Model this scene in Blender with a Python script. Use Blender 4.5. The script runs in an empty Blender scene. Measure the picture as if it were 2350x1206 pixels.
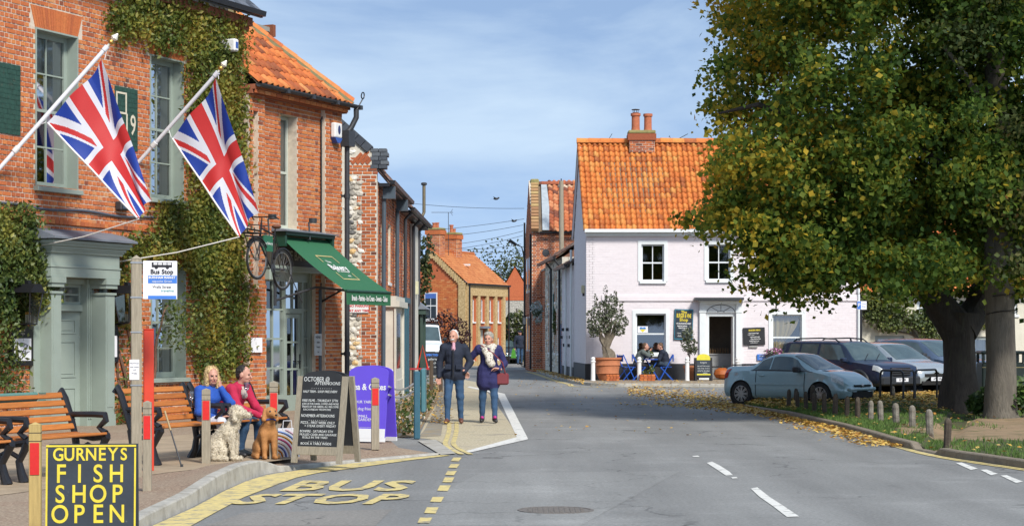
import bpy,bmesh,math,random
import numpy as np
from mathutils import Vector,Matrix
# camera, sky, sun, exposure
scene=bpy.context.scene
COL=scene.collection
EYE=1.65
FPX=4500.0
CX,HY=1175.0,768.0
cam_data=bpy.data.cameras.new('camera')
cam_data.sensor_width=36.0
cam_data.lens=36.0*FPX/2350.0
cam_data.shift_y=(HY-603.0)/2350.0
cam_data.clip_start=0.1
cam_data.clip_end=3000
cam=bpy.data.objects.new('camera',cam_data)
COL.objects.link(cam)
cam.location=(0,0,EYE)
cam.rotation_euler=(math.radians(90),0,0)
scene.camera=cam
SUN_AZ=math.atan2(0.47,-0.88)
SUN_EL=math.radians(42)
world=bpy.data.worlds.new('World')
scene.world=world
world.use_nodes=True
wn,wl=world.node_tree.nodes,world.node_tree.links
wn.clear()
wo=wn.new('ShaderNodeOutputWorld')
bg=wn.new('ShaderNodeBackground')
sky=wn.new('ShaderNodeTexSky')
sky.sky_type='NISHITA'
sky.sun_disc=False
sky.sun_elevation=SUN_EL
sky.sun_rotation=SUN_AZ
sky.air_density=1.0
sky.dust_density=0.4
sky.ozone_density=1.2
tc=wn.new('ShaderNodeTexCoord')
mp=wn.new('ShaderNodeMapping')
mp.inputs['Scale'].default_value=(1.5,1.0,4.2)
mp.inputs['Rotation'].default_value=(0,0.16,0)
nz=wn.new('ShaderNodeTexNoise')
nz.inputs['Scale'].default_value=3.4
nz.inputs['Detail'].default_value=9
nz.inputs['Roughness'].default_value=0.56
nz.inputs['Distortion'].default_value=0.35
cr=wn.new('ShaderNodeValToRGB')
cr.color_ramp.elements[0].position=0.42
cr.color_ramp.elements[0].color=(0.14,0.14,0.14,1)
cr.color_ramp.elements[1].position=0.68
cr.color_ramp.elements[1].color=(0.66,0.66,0.66,1)
mx=wn.new('ShaderNodeMixRGB')
mx.inputs[2].default_value=(3.9,4.75,5.5,1)
lift=wn.new('ShaderNodeVectorMath')
lift.operation='ADD'
lift.inputs[1].default_value=(0,0,0.32)
wl.new(tc.outputs['Generated'],lift.inputs[0])
nrm=wn.new('ShaderNodeVectorMath')
nrm.operation='NORMALIZE'
wl.new(lift.outputs[0],nrm.inputs[0])
wl.new(nrm.outputs[0],sky.inputs['Vector'])
wl.new(tc.outputs['Generated'],mp.inputs['Vector'])
wl.new(mp.outputs[0],nz.inputs['Vector'])
wl.new(nz.outputs['Fac'],cr.inputs[0])
wl.new(cr.outputs[0],mx.inputs[0])
wl.new(sky.outputs[0],mx.inputs[1])
wl.new(mx.outputs[0],bg.inputs[0])
bg.inputs[1].default_value=0.13
wl.new(bg.outputs[0],wo.inputs[0])
sun_data=bpy.data.lights.new('sun','SUN')
sun_data.energy=3.1
sun_data.angle=math.radians(12)
sun_data.color=(1.0,0.95,0.88)
sun=bpy.data.objects.new('sun',sun_data)
COL.objects.link(sun)
sdir=Vector((math.sin(SUN_AZ)*math.cos(SUN_EL),math.cos(SUN_AZ)*math.cos(SUN_EL),math.sin(SUN_EL)))
sun.rotation_euler=sdir.to_track_quat('Z','Y').to_euler()
sun.location=(20,-20,40)
scene.view_settings.view_transform='Standard'
scene.view_settings.look='None'
scene.view_settings.exposure=0.6
scene.view_settings.gamma=1
scene.view_settings.use_curve_mapping=False
try:
 scene.cycles.max_bounces=8
 scene.cycles.transparent_max_bounces=16
 scene.cycles.use_denoising=True
 scene.cycles.caustics_reflective=False
 scene.cycles.caustics_refractive=False
 scene.cycles.sample_clamp_indirect=6
except Exception:
 pass
# helpers
RNG=random.Random(11)
NR=np.random.default_rng(5)
def gp(x,y,z=0.0):
 """point at height z seen at photo pixel (x, y)"""
 Y=FPX*(EYE-z)/(y-HY)
 return Vector(((x-CX)*Y/FPX,Y,z))
def wp(x,y,Y):
 return Vector(((x-CX)*Y/FPX,Y,EYE-(y-HY)*Y/FPX))
def ramp_into(nt,fac,cols):
 r=nt.nodes.new('ShaderNodeValToRGB')
 el=r.color_ramp.elements
 n=len(cols)
 while len(el)<n:
  el.new(0.5)
 for i,c in enumerate(cols):
  el[i].position=i/(n-1)if n>1 else 0
  el[i].color=(c[0],c[1],c[2],1)
 nt.links.new(fac,r.inputs[0])
 return r.outputs[0]
MATS={}
def mat(name,col,rough=0.6,metal=0.0,nscale=8.0,namt=0.12,bscale=0,bstr=0.0,spec=0.5,cols=None,src=None,coat=0.0,stretch=None,emit=None,translucent=0.0,alpha=None,world_space=False,detail=6,dirt=None):
 """procedural material: base colour (or a ramp driven by 'attr' tint / 'random'), noise variation, bump"""
 if name in MATS:
  return MATS[name]
 m=bpy.data.materials.new(name)
 m.use_nodes=True
 nt=m.node_tree
 b=nt.nodes['Principled BSDF']
 out=nt.nodes['Material Output']
 b.inputs['Roughness'].default_value=rough
 b.inputs['Metallic'].default_value=metal
 b.inputs['Specular IOR Level'].default_value=spec
 if coat:
  b.inputs['Coat Weight'].default_value=coat
  b.inputs['Coat Roughness'].default_value=0.04
 t=nt.nodes.new('ShaderNodeTexCoord')
 vec=t.outputs['Object']
 if world_space:
  g=nt.nodes.new('ShaderNodeNewGeometry')
  vec=g.outputs['Position']
 if stretch:
  mpn=nt.nodes.new('ShaderNodeMapping')
  mpn.inputs['Scale'].default_value=stretch
  nt.links.new(vec,mpn.inputs['Vector'])
  vec=mpn.outputs[0]
 n=nt.nodes.new('ShaderNodeTexNoise')
 n.inputs['Scale'].default_value=nscale
 n.inputs['Detail'].default_value=detail
 n.inputs['Roughness'].default_value=0.62
 nt.links.new(vec,n.inputs['Vector'])
 if src=='attr':
  a=nt.nodes.new('ShaderNodeAttribute')
  a.attribute_name='tint'
  base=ramp_into(nt,a.outputs['Fac'],cols)
 elif src=='random':
  a=nt.nodes.new('ShaderNodeObjectInfo')
  base=ramp_into(nt,a.outputs['Random'],cols)
 elif src=='noise':
  st=nt.nodes.new('ShaderNodeMapRange')
  st.inputs[1].default_value=0.3
  st.inputs[2].default_value=0.7
  nt.links.new(n.outputs['Fac'],st.inputs[0])
  base=ramp_into(nt,st.outputs[0],cols)
 else:
  rgb=nt.nodes.new('ShaderNodeRGB')
  rgb.outputs[0].default_value=(col[0],col[1],col[2],1)
  base=rgb.outputs[0]
 if namt:
  mr=nt.nodes.new('ShaderNodeMapRange')
  mr.inputs[1].default_value=0.25
  mr.inputs[2].default_value=0.75
  mr.inputs[3].default_value=1-namt
  mr.inputs[4].default_value=1+namt
  nt.links.new(n.outputs['Fac'],mr.inputs[0])
  mul=nt.nodes.new('ShaderNodeVectorMath')
  mul.operation='SCALE'
  nt.links.new(base,mul.inputs[0])
  nt.links.new(mr.outputs[0],mul.inputs['Scale'])
  base=mul.outputs[0]
 if dirt:
  dn=nt.nodes.new('ShaderNodeTexNoise')
  dn.inputs['Scale'].default_value=dirt[1]
  dn.inputs['Detail'].default_value=8
  dn.inputs['Roughness'].default_value=0.68
  nt.links.new(vec,dn.inputs['Vector'])
  dr=nt.nodes.new('ShaderNodeMapRange')
  dr.inputs[1].default_value=dirt[2]
  dr.inputs[2].default_value=dirt[3]
  nt.links.new(dn.outputs['Fac'],dr.inputs[0])
  dm=nt.nodes.new('ShaderNodeMixRGB')
  nt.links.new(dr.outputs[0],dm.inputs[0])
  nt.links.new(base,dm.inputs[1])
  dm.inputs[2].default_value=(*dirt[0],1)
  base=dm.outputs[0]
 nt.links.new(base,b.inputs['Base Color'])
 if bstr:
  n2=nt.nodes.new('ShaderNodeTexNoise')
  n2.inputs['Scale'].default_value=bscale
  n2.inputs['Detail'].default_value=8
  nt.links.new(vec,n2.inputs['Vector'])
  bp=nt.nodes.new('ShaderNodeBump')
  bp.inputs['Strength'].default_value=bstr
  bp.inputs['Distance'].default_value=0.02
  nt.links.new(n2.outputs['Fac'],bp.inputs['Height'])
  nt.links.new(bp.outputs[0],b.inputs['Normal'])
 if emit:
  b.inputs['Emission Color'].default_value=(*emit[:3],1)
  b.inputs['Emission Strength'].default_value=emit[3]
 if translucent:
  tr=nt.nodes.new('ShaderNodeBsdfTranslucent')
  nt.links.new(base,tr.inputs['Color'])
  ms=nt.nodes.new('ShaderNodeMixShader')
  ms.inputs[0].default_value=translucent
  nt.links.new(b.outputs[0],ms.inputs[1])
  nt.links.new(tr.outputs[0],ms.inputs[2])
  nt.links.new(ms.outputs[0],out.inputs[0])
 MATS[name]=m
 return m
def glass_mat(name,tint=(0.8,0.85,0.85),refl=0.25):
 if name in MATS:
  return MATS[name]
 m=bpy.data.materials.new(name)
 m.use_nodes=True
 nt=m.node_tree
 nt.nodes.clear()
 o=nt.nodes.new('ShaderNodeOutputMaterial')
 tr=nt.nodes.new('ShaderNodeBsdfTransparent')
 tr.inputs[0].default_value=(*tint,1)
 gl=nt.nodes.new('ShaderNodeBsdfGlossy')
 gl.inputs['Roughness'].default_value=0.03
 nz_=nt.nodes.new('ShaderNodeTexNoise')
 nz_.inputs['Scale'].default_value=2.0
 bp=nt.nodes.new('ShaderNodeBump')
 bp.inputs['Strength'].default_value=0.04
 nt.links.new(nz_.outputs['Fac'],bp.inputs['Height'])
 nt.links.new(bp.outputs[0],gl.inputs['Normal'])
 fr=nt.nodes.new('ShaderNodeFresnel')
 fr.inputs[0].default_value=1.5
 ad=nt.nodes.new('ShaderNodeMath')
 ad.operation='ADD'
 ad.inputs[1].default_value=refl*0.5
 nt.links.new(fr.outputs[0],ad.inputs[0])
 ms=nt.nodes.new('ShaderNodeMixShader')
 nt.links.new(ad.outputs[0],ms.inputs[0])
 nt.links.new(tr.outputs[0],ms.inputs[1])
 nt.links.new(gl.outputs[0],ms.inputs[2])
 nt.links.new(ms.outputs[0],o.inputs[0])
 MATS[name]=m
 return m
def link(o,parent=None):
 COL.objects.link(o)
 if parent is not None:
  o.parent=parent
 return o
def tag(o,label=None,cat=None,group=None,kind=None):
 if label:o['label']=label
 if cat:o['category']=cat
 if group:o['group']=group
 if kind:o['kind']=kind
 return o
def thing(name,label,cat,loc=(0,0,0),rotz=0.0,group=None):
 o=bpy.data.objects.new(name,None)
 o.empty_display_size=0.2
 COL.objects.link(o)
 o.location=loc
 o.rotation_euler=(0,0,rotz)
 return tag(o,label,cat,group)
def mesh_from(name,V,Fc,mats,tint=None,fm=None,smooth=False):
 me=bpy.data.meshes.new(name)
 me.from_pydata(V,[],Fc)
 for m in mats:
  me.materials.append(m)
 if fm is not None:
  me.polygons.foreach_set('material_index',np.asarray(fm,dtype=np.int32))
 if tint is not None:
  at=me.attributes.new('tint','FLOAT','FACE')
  at.data.foreach_set('value',np.asarray(tint,dtype=np.float32))
 if smooth:
  me.polygons.foreach_set('use_smooth',np.ones(len(me.polygons),dtype=bool))
 me.update()
 return me
class MB:
 """collects shapes in one mesh"""
 def __init__(s):
  s.V,s.F,s.M,s.T=[],[],[],[]
  s.cur=0
  s.t=0.5
  s.X=None
 def add(s,vs,fs,m=None):
  n=len(s.V)
  if s.X is not None:
   vs=[s.X@Vector(v)for v in vs]
  s.V+=[tuple(v)for v in vs]
  s.F+=[tuple(i+n for i in f)for f in fs]
  s.M+=[s.cur if m is None else m]*len(fs)
  s.T+=[s.t]*len(fs)
  return s
 def box(s,x0,x1,y0,y1,z0,z1,m=None):
  return s.add([(x0,y0,z0),(x1,y0,z0),(x1,y1,z0),(x0,y1,z0),(x0,y0,z1),(x1,y0,z1),(x1,y1,z1),(x0,y1,z1)],[(0,3,2,1),(4,5,6,7),(0,1,5,4),(1,2,6,5),(2,3,7,6),(3,0,4,7)],m)
 def bbox(s,x0,x1,y0,y1,z0,z1,c=0.01,m=None):
  """box with chamfered vertical-and-horizontal edges (all 12)"""
  xs,ys,zs=(x0,x1),(y0,y1),(z0,z1)
  V=[]
  idx={}
  for i in range(2):
   for j in range(2):
    for k in range(2):
     sx,sy,sz=(1-2*i)*c,(1-2*j)*c,(1-2*k)*c
     idx[i,j,k]=len(V)
     V+=[(xs[i],ys[j]+sy,zs[k]+sz),(xs[i]+sx,ys[j],zs[k]+sz),(xs[i]+sx,ys[j]+sy,zs[k])]
  F=[]
  q=lambda i,j,k,a:idx[i,j,k]+a
  F+=[(q(0,0,0,0),q(0,0,1,0),q(0,1,1,0),q(0,1,0,0)),(q(1,0,0,0),q(1,1,0,0),q(1,1,1,0),q(1,0,1,0)),(q(0,0,0,1),q(1,0,0,1),q(1,0,1,1),q(0,0,1,1)),(q(0,1,0,1),q(0,1,1,1),q(1,1,1,1),q(1,1,0,1)),(q(0,0,0,2),q(0,1,0,2),q(1,1,0,2),q(1,0,0,2)),(q(0,0,1,2),q(1,0,1,2),q(1,1,1,2),q(0,1,1,2))]
  for k in range(2):
   for j in range(2):
    F.append((q(0,j,k,1),q(1,j,k,1),q(1,j,k,2),q(0,j,k,2)))
   for i in range(2):
    F.append((q(i,0,k,0),q(i,1,k,0),q(i,1,k,2),q(i,0,k,2)))
  for i in range(2):
   for j in range(2):
    F.append((q(i,j,0,0),q(i,j,1,0),q(i,j,1,1),q(i,j,0,1)))
  for key,v in idx.items():
   F.append((v,v+1,v+2))
  return s.add(V,F,m)
 def bar(s,a,b,w,h,m=None,up=(0,0,1)):
  """rectangular bar from a to b, w across, h along 'up'"""
  a,b=Vector(a),Vector(b)
  d=(b-a).normalized()
  u=Vector(up)
  sd=d.cross(u)
  if sd.length<1e-4:
   sd=d.cross(Vector((1,0,0)))
  sd.normalize()
  u=sd.cross(d)
  vs=[]
  for p in(a,b):
   for i,j in((-1,-1),(1,-1),(1,1),(-1,1)):
    vs.append(p+sd*(i*w/2)+u*(j*h/2))
  return s.add(vs,[(0,1,2,3),(7,6,5,4),(0,4,5,1),(1,5,6,2),(2,6,7,3),(3,7,4,0)],m)
 def tube(s,pts,r,seg=8,m=None,closed=False,caps=True):
  pts=[Vector(p)for p in pts]
  n=len(pts)
  rs=r if isinstance(r,(list,tuple))else[r]*n
  vs,fs=[],[]
  prev=None
  for i,p in enumerate(pts):
   if closed:
    d=pts[(i+1)%n]-pts[i-1]
   else:
    d=pts[min(i+1,n-1)]-pts[max(i-1,0)]
   d=d.normalized()if d.length>1e-9 else Vector((0,0,1))
   if prev is None:
    a=d.cross(Vector((0,0,1)))
    if a.length<1e-3:
     a=d.cross(Vector((1,0,0)))
   else:
    a=prev-d*prev.dot(d)
   a.normalize()
   prev=a
   b=d.cross(a)
   for k in range(seg):
    an=2*math.pi*k/seg
    vs.append(p+(a*math.cos(an)+b*math.sin(an))*rs[i])
  rng=n if closed else n-1
  for i in range(rng):
   j=(i+1)%n
   for k in range(seg):
    k2=(k+1)%seg
    fs.append((i*seg+k,i*seg+k2,j*seg+k2,j*seg+k))
  if caps and not closed:
   fs.append(tuple(range(seg))[::-1])
   fs.append(tuple((n-1)*seg+k for k in range(seg)))
  return s.add(vs,fs,m)
 def lathe(s,prof,c=(0,0,0),seg=16,m=None,axis='z',caps=True):
  vs,fs=[],[]
  for(r,h)in prof:
   for k in range(seg):
    a=2*math.pi*k/seg
    x,y=r*math.cos(a),r*math.sin(a)
    if axis=='z':v=(c[0]+x,c[1]+y,c[2]+h)
    elif axis=='y':v=(c[0]+x,c[1]+h,c[2]+y)
    else:v=(c[0]+h,c[1]+x,c[2]+y)
    vs.append(v)
  for i in range(len(prof)-1):
   for k in range(seg):
    k2=(k+1)%seg
    fs.append((i*seg+k,i*seg+k2,(i+1)*seg+k2,(i+1)*seg+k))
  if caps:
   fs.append(tuple(range(seg))[::-1])
   fs.append(tuple((len(prof)-1)*seg+k for k in range(seg)))
  return s.add(vs,fs,m)
 def prism(s,poly,d0,d1,axis='y',m=None):
  """extrude a 2D outline; axis y: poly in (x,z); axis z: poly in (x,y); axis x: poly in (y,z)"""
  n=len(poly)
  vs=[]
  for d in(d0,d1):
   for(a,b)in poly:
    vs.append((a,d,b)if axis=='y' else((a,b,d)if axis=='z' else(d,a,b)))
  fs=[tuple(range(n)),tuple(range(n,2*n))[::-1]]
  for i in range(n):
   j=(i+1)%n
   fs.append((i,i+n,j+n,j))
  return s.add(vs,fs,m)
 def ell(s,c,r,m=None,seg=10,rings=6):
  prof=[]
  vs,fs=[],[]
  for i in range(rings+1):
   th=math.pi*i/rings
   for k in range(seg):
    a=2*math.pi*k/seg
    vs.append((c[0]+r[0]*math.sin(th)*math.cos(a),c[1]+r[1]*math.sin(th)*math.sin(a),c[2]+r[2]*math.cos(th)))
  for i in range(rings):
   for k in range(seg):
    k2=(k+1)%seg
    fs.append((i*seg+k,(i+1)*seg+k,(i+1)*seg+k2,i*seg+k2))
  return s.add(vs,fs,m)
 def quad(s,a,b,c,d,m=None):
  return s.add([a,b,c,d],[(0,1,2,3)],m)
 def sheet(s,pts,m=None):
  return s.add(pts,[tuple(range(len(pts)))],m)
 def mesh(s,name,mats,smooth=False,tint=False):
  if not isinstance(mats,(list,tuple)):
   mats=[mats]
  me=mesh_from(name,s.V,s.F,mats,s.T if tint else None,s.M,smooth)
  return me
 def build(s,name,mats,parent=None,smooth=False,tint=False,fix=True,bevel=0,loc=None):
  me=s.mesh(name,mats,False,tint)
  if fix:
   bm=bmesh.new()
   bm.from_mesh(me)
   bmesh.ops.recalc_face_normals(bm,faces=bm.faces)
   bm.to_mesh(me)
   bm.free()
  if smooth:
   me.polygons.foreach_set('use_smooth',np.ones(len(me.polygons),dtype=bool))
   try:
    me.set_sharp_from_angle(angle=math.radians(40))
   except Exception:
    pass
  o=bpy.data.objects.new(name,me)
  link(o,parent)
  if loc is not None:
   o.location=loc
  if bevel:
   md=o.modifiers.new('bevel','BEVEL')
   md.width=bevel
   md.segments=2
   md.limit_method='ANGLE'
  return o
def copy_tree(o,parent=None):
 c=o.copy()
 COL.objects.link(c)
 if parent is not None:
  c.parent=parent
 for ch in list(o.children):
  copy_tree(ch,c)
 return c
def text_mesh(body,size,bold=0.0,extrude=0.002,align='CENTER',spacing=1.0,shear=0.0,res=2):
 cu=bpy.data.curves.new('lettering','FONT')
 cu.body=body
 cu.size=size
 cu.offset=bold
 cu.extrude=extrude
 cu.align_x=align
 cu.align_y='CENTER'
 cu.space_character=spacing
 cu.shear=shear
 cu.resolution_u=res
 o=bpy.data.objects.new('lettering',cu)
 COL.objects.link(o)
 dg=bpy.context.evaluated_depsgraph_get()
 me=bpy.data.meshes.new_from_object(o.evaluated_get(dg))
 bpy.data.objects.remove(o)
 bpy.data.curves.remove(cu)
 return me
def lettering(lines,material,parent,M,name='lettering',fit=None,res=2):
 """lines: (text, x, y, size[, bold[, xscale]]) in the plane of M (x right, y up, z towards the viewer); one mesh"""
 V,Fc=[],[]
 for ln in lines:
  tx,x,y,size=ln[:4]
  bold=ln[4]if len(ln)>4 else 0.0
  xs=ln[5]if len(ln)>5 else 1.0
  me=text_mesh(tx,size,bold,0.001,res=res)
  n=len(V)
  if fit:
   w=max([abs(v.co.x)for v in me.vertices]+[0.001])*xs+abs(x)
   if w>fit:xs*=fit/w;x*=fit/w
  for v in me.vertices:
   V.append(tuple(M@Vector((x+v.co.x*xs,y+v.co.y,v.co.z))))
  for p in me.polygons:
   Fc.append(tuple(i+n for i in p.vertices))
  bpy.data.meshes.remove(me)
 me=mesh_from(name,V,Fc,[material])
 o=bpy.data.objects.new(name,me)
 return link(o,parent)
def plane_m(origin,xdir,updir=(0,0,1)):
 """matrix with local x along xdir, y along updir, z = x cross y"""
 x=Vector(xdir).normalized()
 u=Vector(updir).normalized()
 z=x.cross(u).normalized()
 u=z.cross(x)
 M=Matrix(((x.x,u.x,z.x,origin[0]),(x.y,u.y,z.y,origin[1]),(x.z,u.z,z.z,origin[2]),(0,0,0,1)))
 return M
def rand_dirs(n):
 v=NR.normal(size=(n,3))
 return v/np.linalg.norm(v,axis=1)[:,None]
def leaf_mesh(name,P,size,tint,mats,out=None,outw=0.0,aspect=0.75,fold=0.18):
 """P (n,3) leaf centres, size (n,), tint (n,): four-point folded leaves"""
 n=len(P)
 N=rand_dirs(n)
 if out is not None:
  N=N+np.asarray(out)*outw
  N/=np.linalg.norm(N,axis=1)[:,None]
 A=np.cross(N,rand_dirs(n))
 A/=np.linalg.norm(A,axis=1)[:,None]
 B=np.cross(N,A)
 s=np.asarray(size)[:,None]*0.5
 V=np.empty((n,4,3))
 V[:,0]=P-A*s
 V[:,1]=P+B*s*aspect+N*s*fold
 V[:,2]=P+A*s
 V[:,3]=P-B*s*aspect+N*s*fold
 base=np.arange(n)*4
 F1=np.stack([base,base+1,base+2],1)
 F2=np.stack([base,base+2,base+3],1)
 Fc=np.concatenate([F1,F2]).astype(np.int32)
 me=bpy.data.meshes.new(name)
 me.vertices.add(4*n)
 me.vertices.foreach_set('co',V.reshape(-1).astype(np.float32))
 me.loops.add(6*n)
 me.loops.foreach_set('vertex_index',Fc.reshape(-1))
 me.polygons.add(2*n)
 me.polygons.foreach_set('loop_start',np.arange(0,6*n,3,dtype=np.int32))
 for m in mats:
  me.materials.append(m)
 at=me.attributes.new('tint','FLOAT','FACE')
 at.data.foreach_set('value',np.concatenate([tint,tint]).astype(np.float32))
 me.update(calc_edges=True)
 return me
def leaf_obj(name,P,size,tint,material,parent=None,**kw):
 me=leaf_mesh(name,np.asarray(P,dtype=float),size,tint,[material],**kw)
 return link(bpy.data.objects.new(name,me),parent)
def smooth_noise(P,freq,seed):
 """cheap value noise: sum of sines"""
 r=np.random.default_rng(seed)
 v=np.zeros(len(P))
 for k in range(7):
  d=r.normal(size=3)
  v+=np.sin(P@d*freq+r.uniform(0,6.28))
 return v/4.0
def cap(a,b,ra,rb,m=0,k=0.03):return('cap',np.array(a,float),np.array(b,float),ra,rb,m,k)
def ell(c,r,m=0,k=0.03,R=None):return('ell',np.array(c,float),np.array(r,float),R,None,m,k)
def prim_d(p,P):
 if p[0]=='cap':
  a,b,ra,rb=p[1],p[2],p[3],p[4]
  ab=b-a
  L2=max(float(ab@ab),1e-9)
  t=np.clip(((P-a)@ab)/L2,0,1)
  return np.linalg.norm(P-a-t[:,None]*ab,axis=1)-(ra+(rb-ra)*t)
 c,r,Rm=p[1],p[2],p[3]
 q=P-c
 if Rm is not None:
  q=q@Rm
 k0=np.linalg.norm(q/r,axis=1)
 k1=np.linalg.norm(q/(r*r),axis=1)
 return k0*(k0-1.0)/np.maximum(k1,1e-6)
def field(prims,P,wob=None):
 d=None
 for p in prims:
  di=prim_d(p,P)
  if d is None:
   d=di
  else:
   k=p[6]
   if k<=0:
    d=np.minimum(d,di)
   else:
    h=np.clip(0.5+0.5*(d-di)/k,0,1)
    d=d*(1-h)+di*h-k*h*(1-h)
 if wob:
  amp,fr,seed=wob
  d=d+amp*smooth_noise(P,fr,seed)
 return d
def nets(prims,res,wob=None):
 lo=np.array([1e9]*3);hi=-lo
 for p in prims:
  if p[0]=='cap':
   r=max(p[3],p[4])
   for q in(p[1],p[2]):
    lo=np.minimum(lo,q-r);hi=np.maximum(hi,q+r)
  else:
   r=p[2].max()
   lo=np.minimum(lo,p[1]-r);hi=np.maximum(hi,p[1]+r)
 lo=lo-3*res;hi=hi+3*res
 n=np.ceil((hi-lo)/res).astype(int)+1
 ax=[lo[i]+res*np.arange(n[i])for i in range(3)]
 G=np.stack(np.meshgrid(*ax,indexing='ij'),-1)
 D=field(prims,G.reshape(-1,3),wob).reshape(n)
 S=D<0
 c=(slice(None,-1),slice(1,None))
 cn=np.array(n)-1
 acc=np.zeros((*cn,3));cnt=np.zeros(cn)
 for a in range(3):
  for u in(0,1):
   for v in(0,1):
    i0=[0,0,0];o=[x for x in range(3)if x!=a]
    i0[o[0]]=u;i0[o[1]]=v
    i1=list(i0);i1[a]=1
    s0=tuple(c[x]for x in i0);s1=tuple(c[x]for x in i1)
    d0,d1=D[s0],D[s1]
    m=S[s0]!=S[s1]
    t=np.where(m,d0/np.where(m,d0-d1,1),0)
    p=G[s0].copy();p[...,a]+=t*res
    acc+=p*m[...,None];cnt+=m
 act=cnt>0
 ids=-np.ones(cn,dtype=int)
 ids[act]=np.arange(act.sum())
 V=acc[act]/cnt[act][:,None]
 Q=[]
 for a in range(3):
  o=[x for x in range(3)if x!=a]
  sl0=[slice(1,-1)]*3;sl1=[slice(1,-1)]*3
  sl0[a]=slice(0,-1);sl1[a]=slice(1,None)
  e=S[tuple(sl0)]!=S[tuple(sl1)]
  ii=np.argwhere(e)
  if not len(ii):continue
  base=ii.copy();base[:,o[0]]+=1;base[:,o[1]]+=1
  fl=S[tuple(sl0)][e]
  def cid(du,dv):
   q=base.copy();q[:,o[0]]+=du;q[:,o[1]]+=dv
   return ids[q[:,0],q[:,1],q[:,2]]
  q4=np.stack([cid(-1,-1),cid(0,-1),cid(0,0),cid(-1,0)],1)
  flip=fl if a!=1 else~fl
  q4[~flip]=q4[~flip][:,::-1]
  Q.append(q4)
 Q=np.concatenate(Q)
 Q=Q[(Q>=0).all(1)]
 C=V[Q].mean(1)
 best=np.full(len(C),1e9);mi=np.zeros(len(C),int)
 for p in prims:
  d=prim_d(p,C)
  w=d<best
  best[w]=d[w];mi[w]=p[5]
 return V,Q,mi
def body_mesh(name,layers,mats):
 """layers: list of (prims, res, wob) joined in one mesh"""
 VV,QQ,MM=[],[],[]
 n=0
 for prims,res,wob in layers:
  V,Q,mi=nets(prims,res,wob)
  VV.append(V);QQ.append(Q+n);MM.append(mi)
  n+=len(V)
 V=np.concatenate(VV);Q=np.concatenate(QQ);M=np.concatenate(MM)
 return mesh_from(name,V.tolist(),Q.tolist(),mats,None,M,True)
WHITE=mat('white_paint',(0.74,0.74,0.72),0.5,nscale=5,namt=0.05)
BLACK=mat('black_paint',(0.012,0.012,0.014),0.38,nscale=20,namt=0.2,bscale=60,bstr=0.1)
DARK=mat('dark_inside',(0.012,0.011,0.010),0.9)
IRON=mat('dark_grey_iron',(0.035,0.038,0.043),0.5,nscale=15,namt=0.2)
LEAD=mat('lead_sheet',(0.16,0.18,0.21),0.55,nscale=6,namt=0.25,bscale=10,bstr=0.1)
SAGE=mat('sage_paint',(0.29,0.345,0.295),0.45,nscale=4,namt=0.06)
MORTAR=mat('lime_mortar',(0.60,0.51,0.40),0.95,nscale=12,namt=0.18,bscale=60,bstr=0.4,dirt=((0.16,0.13,0.10),0.9,0.52,0.75))
GLASS=glass_mat('window_glass',refl=0.36)
BRICK_RAMP=[(0.15,0.052,0.032),(0.38,0.098,0.036),(0.47,0.128,0.040),(0.53,0.155,0.045),(0.57,0.20,0.06),(0.57,0.26,0.11)]
BRICK=mat('brick',None,0.9,nscale=40,namt=0.22,bscale=70,bstr=0.35,cols=BRICK_RAMP,src='attr',dirt=((0.10,0.05,0.035),0.7,0.56,0.8))
BRICK1=mat('brick_single',None,0.9,nscale=40,namt=0.22,bscale=70,bstr=0.35,cols=BRICK_RAMP[1:5],src='random')
CURTAIN=mat('white_curtain',(0.68,0.66,0.6),0.9,nscale=3,namt=0.12,stretch=(9,9,0.4))
WOODGREY=mat('weathered_wood',(0.30,0.26,0.19),0.85,nscale=10,namt=0.28,bscale=40,bstr=0.3,stretch=(6,6,0.6))
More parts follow.
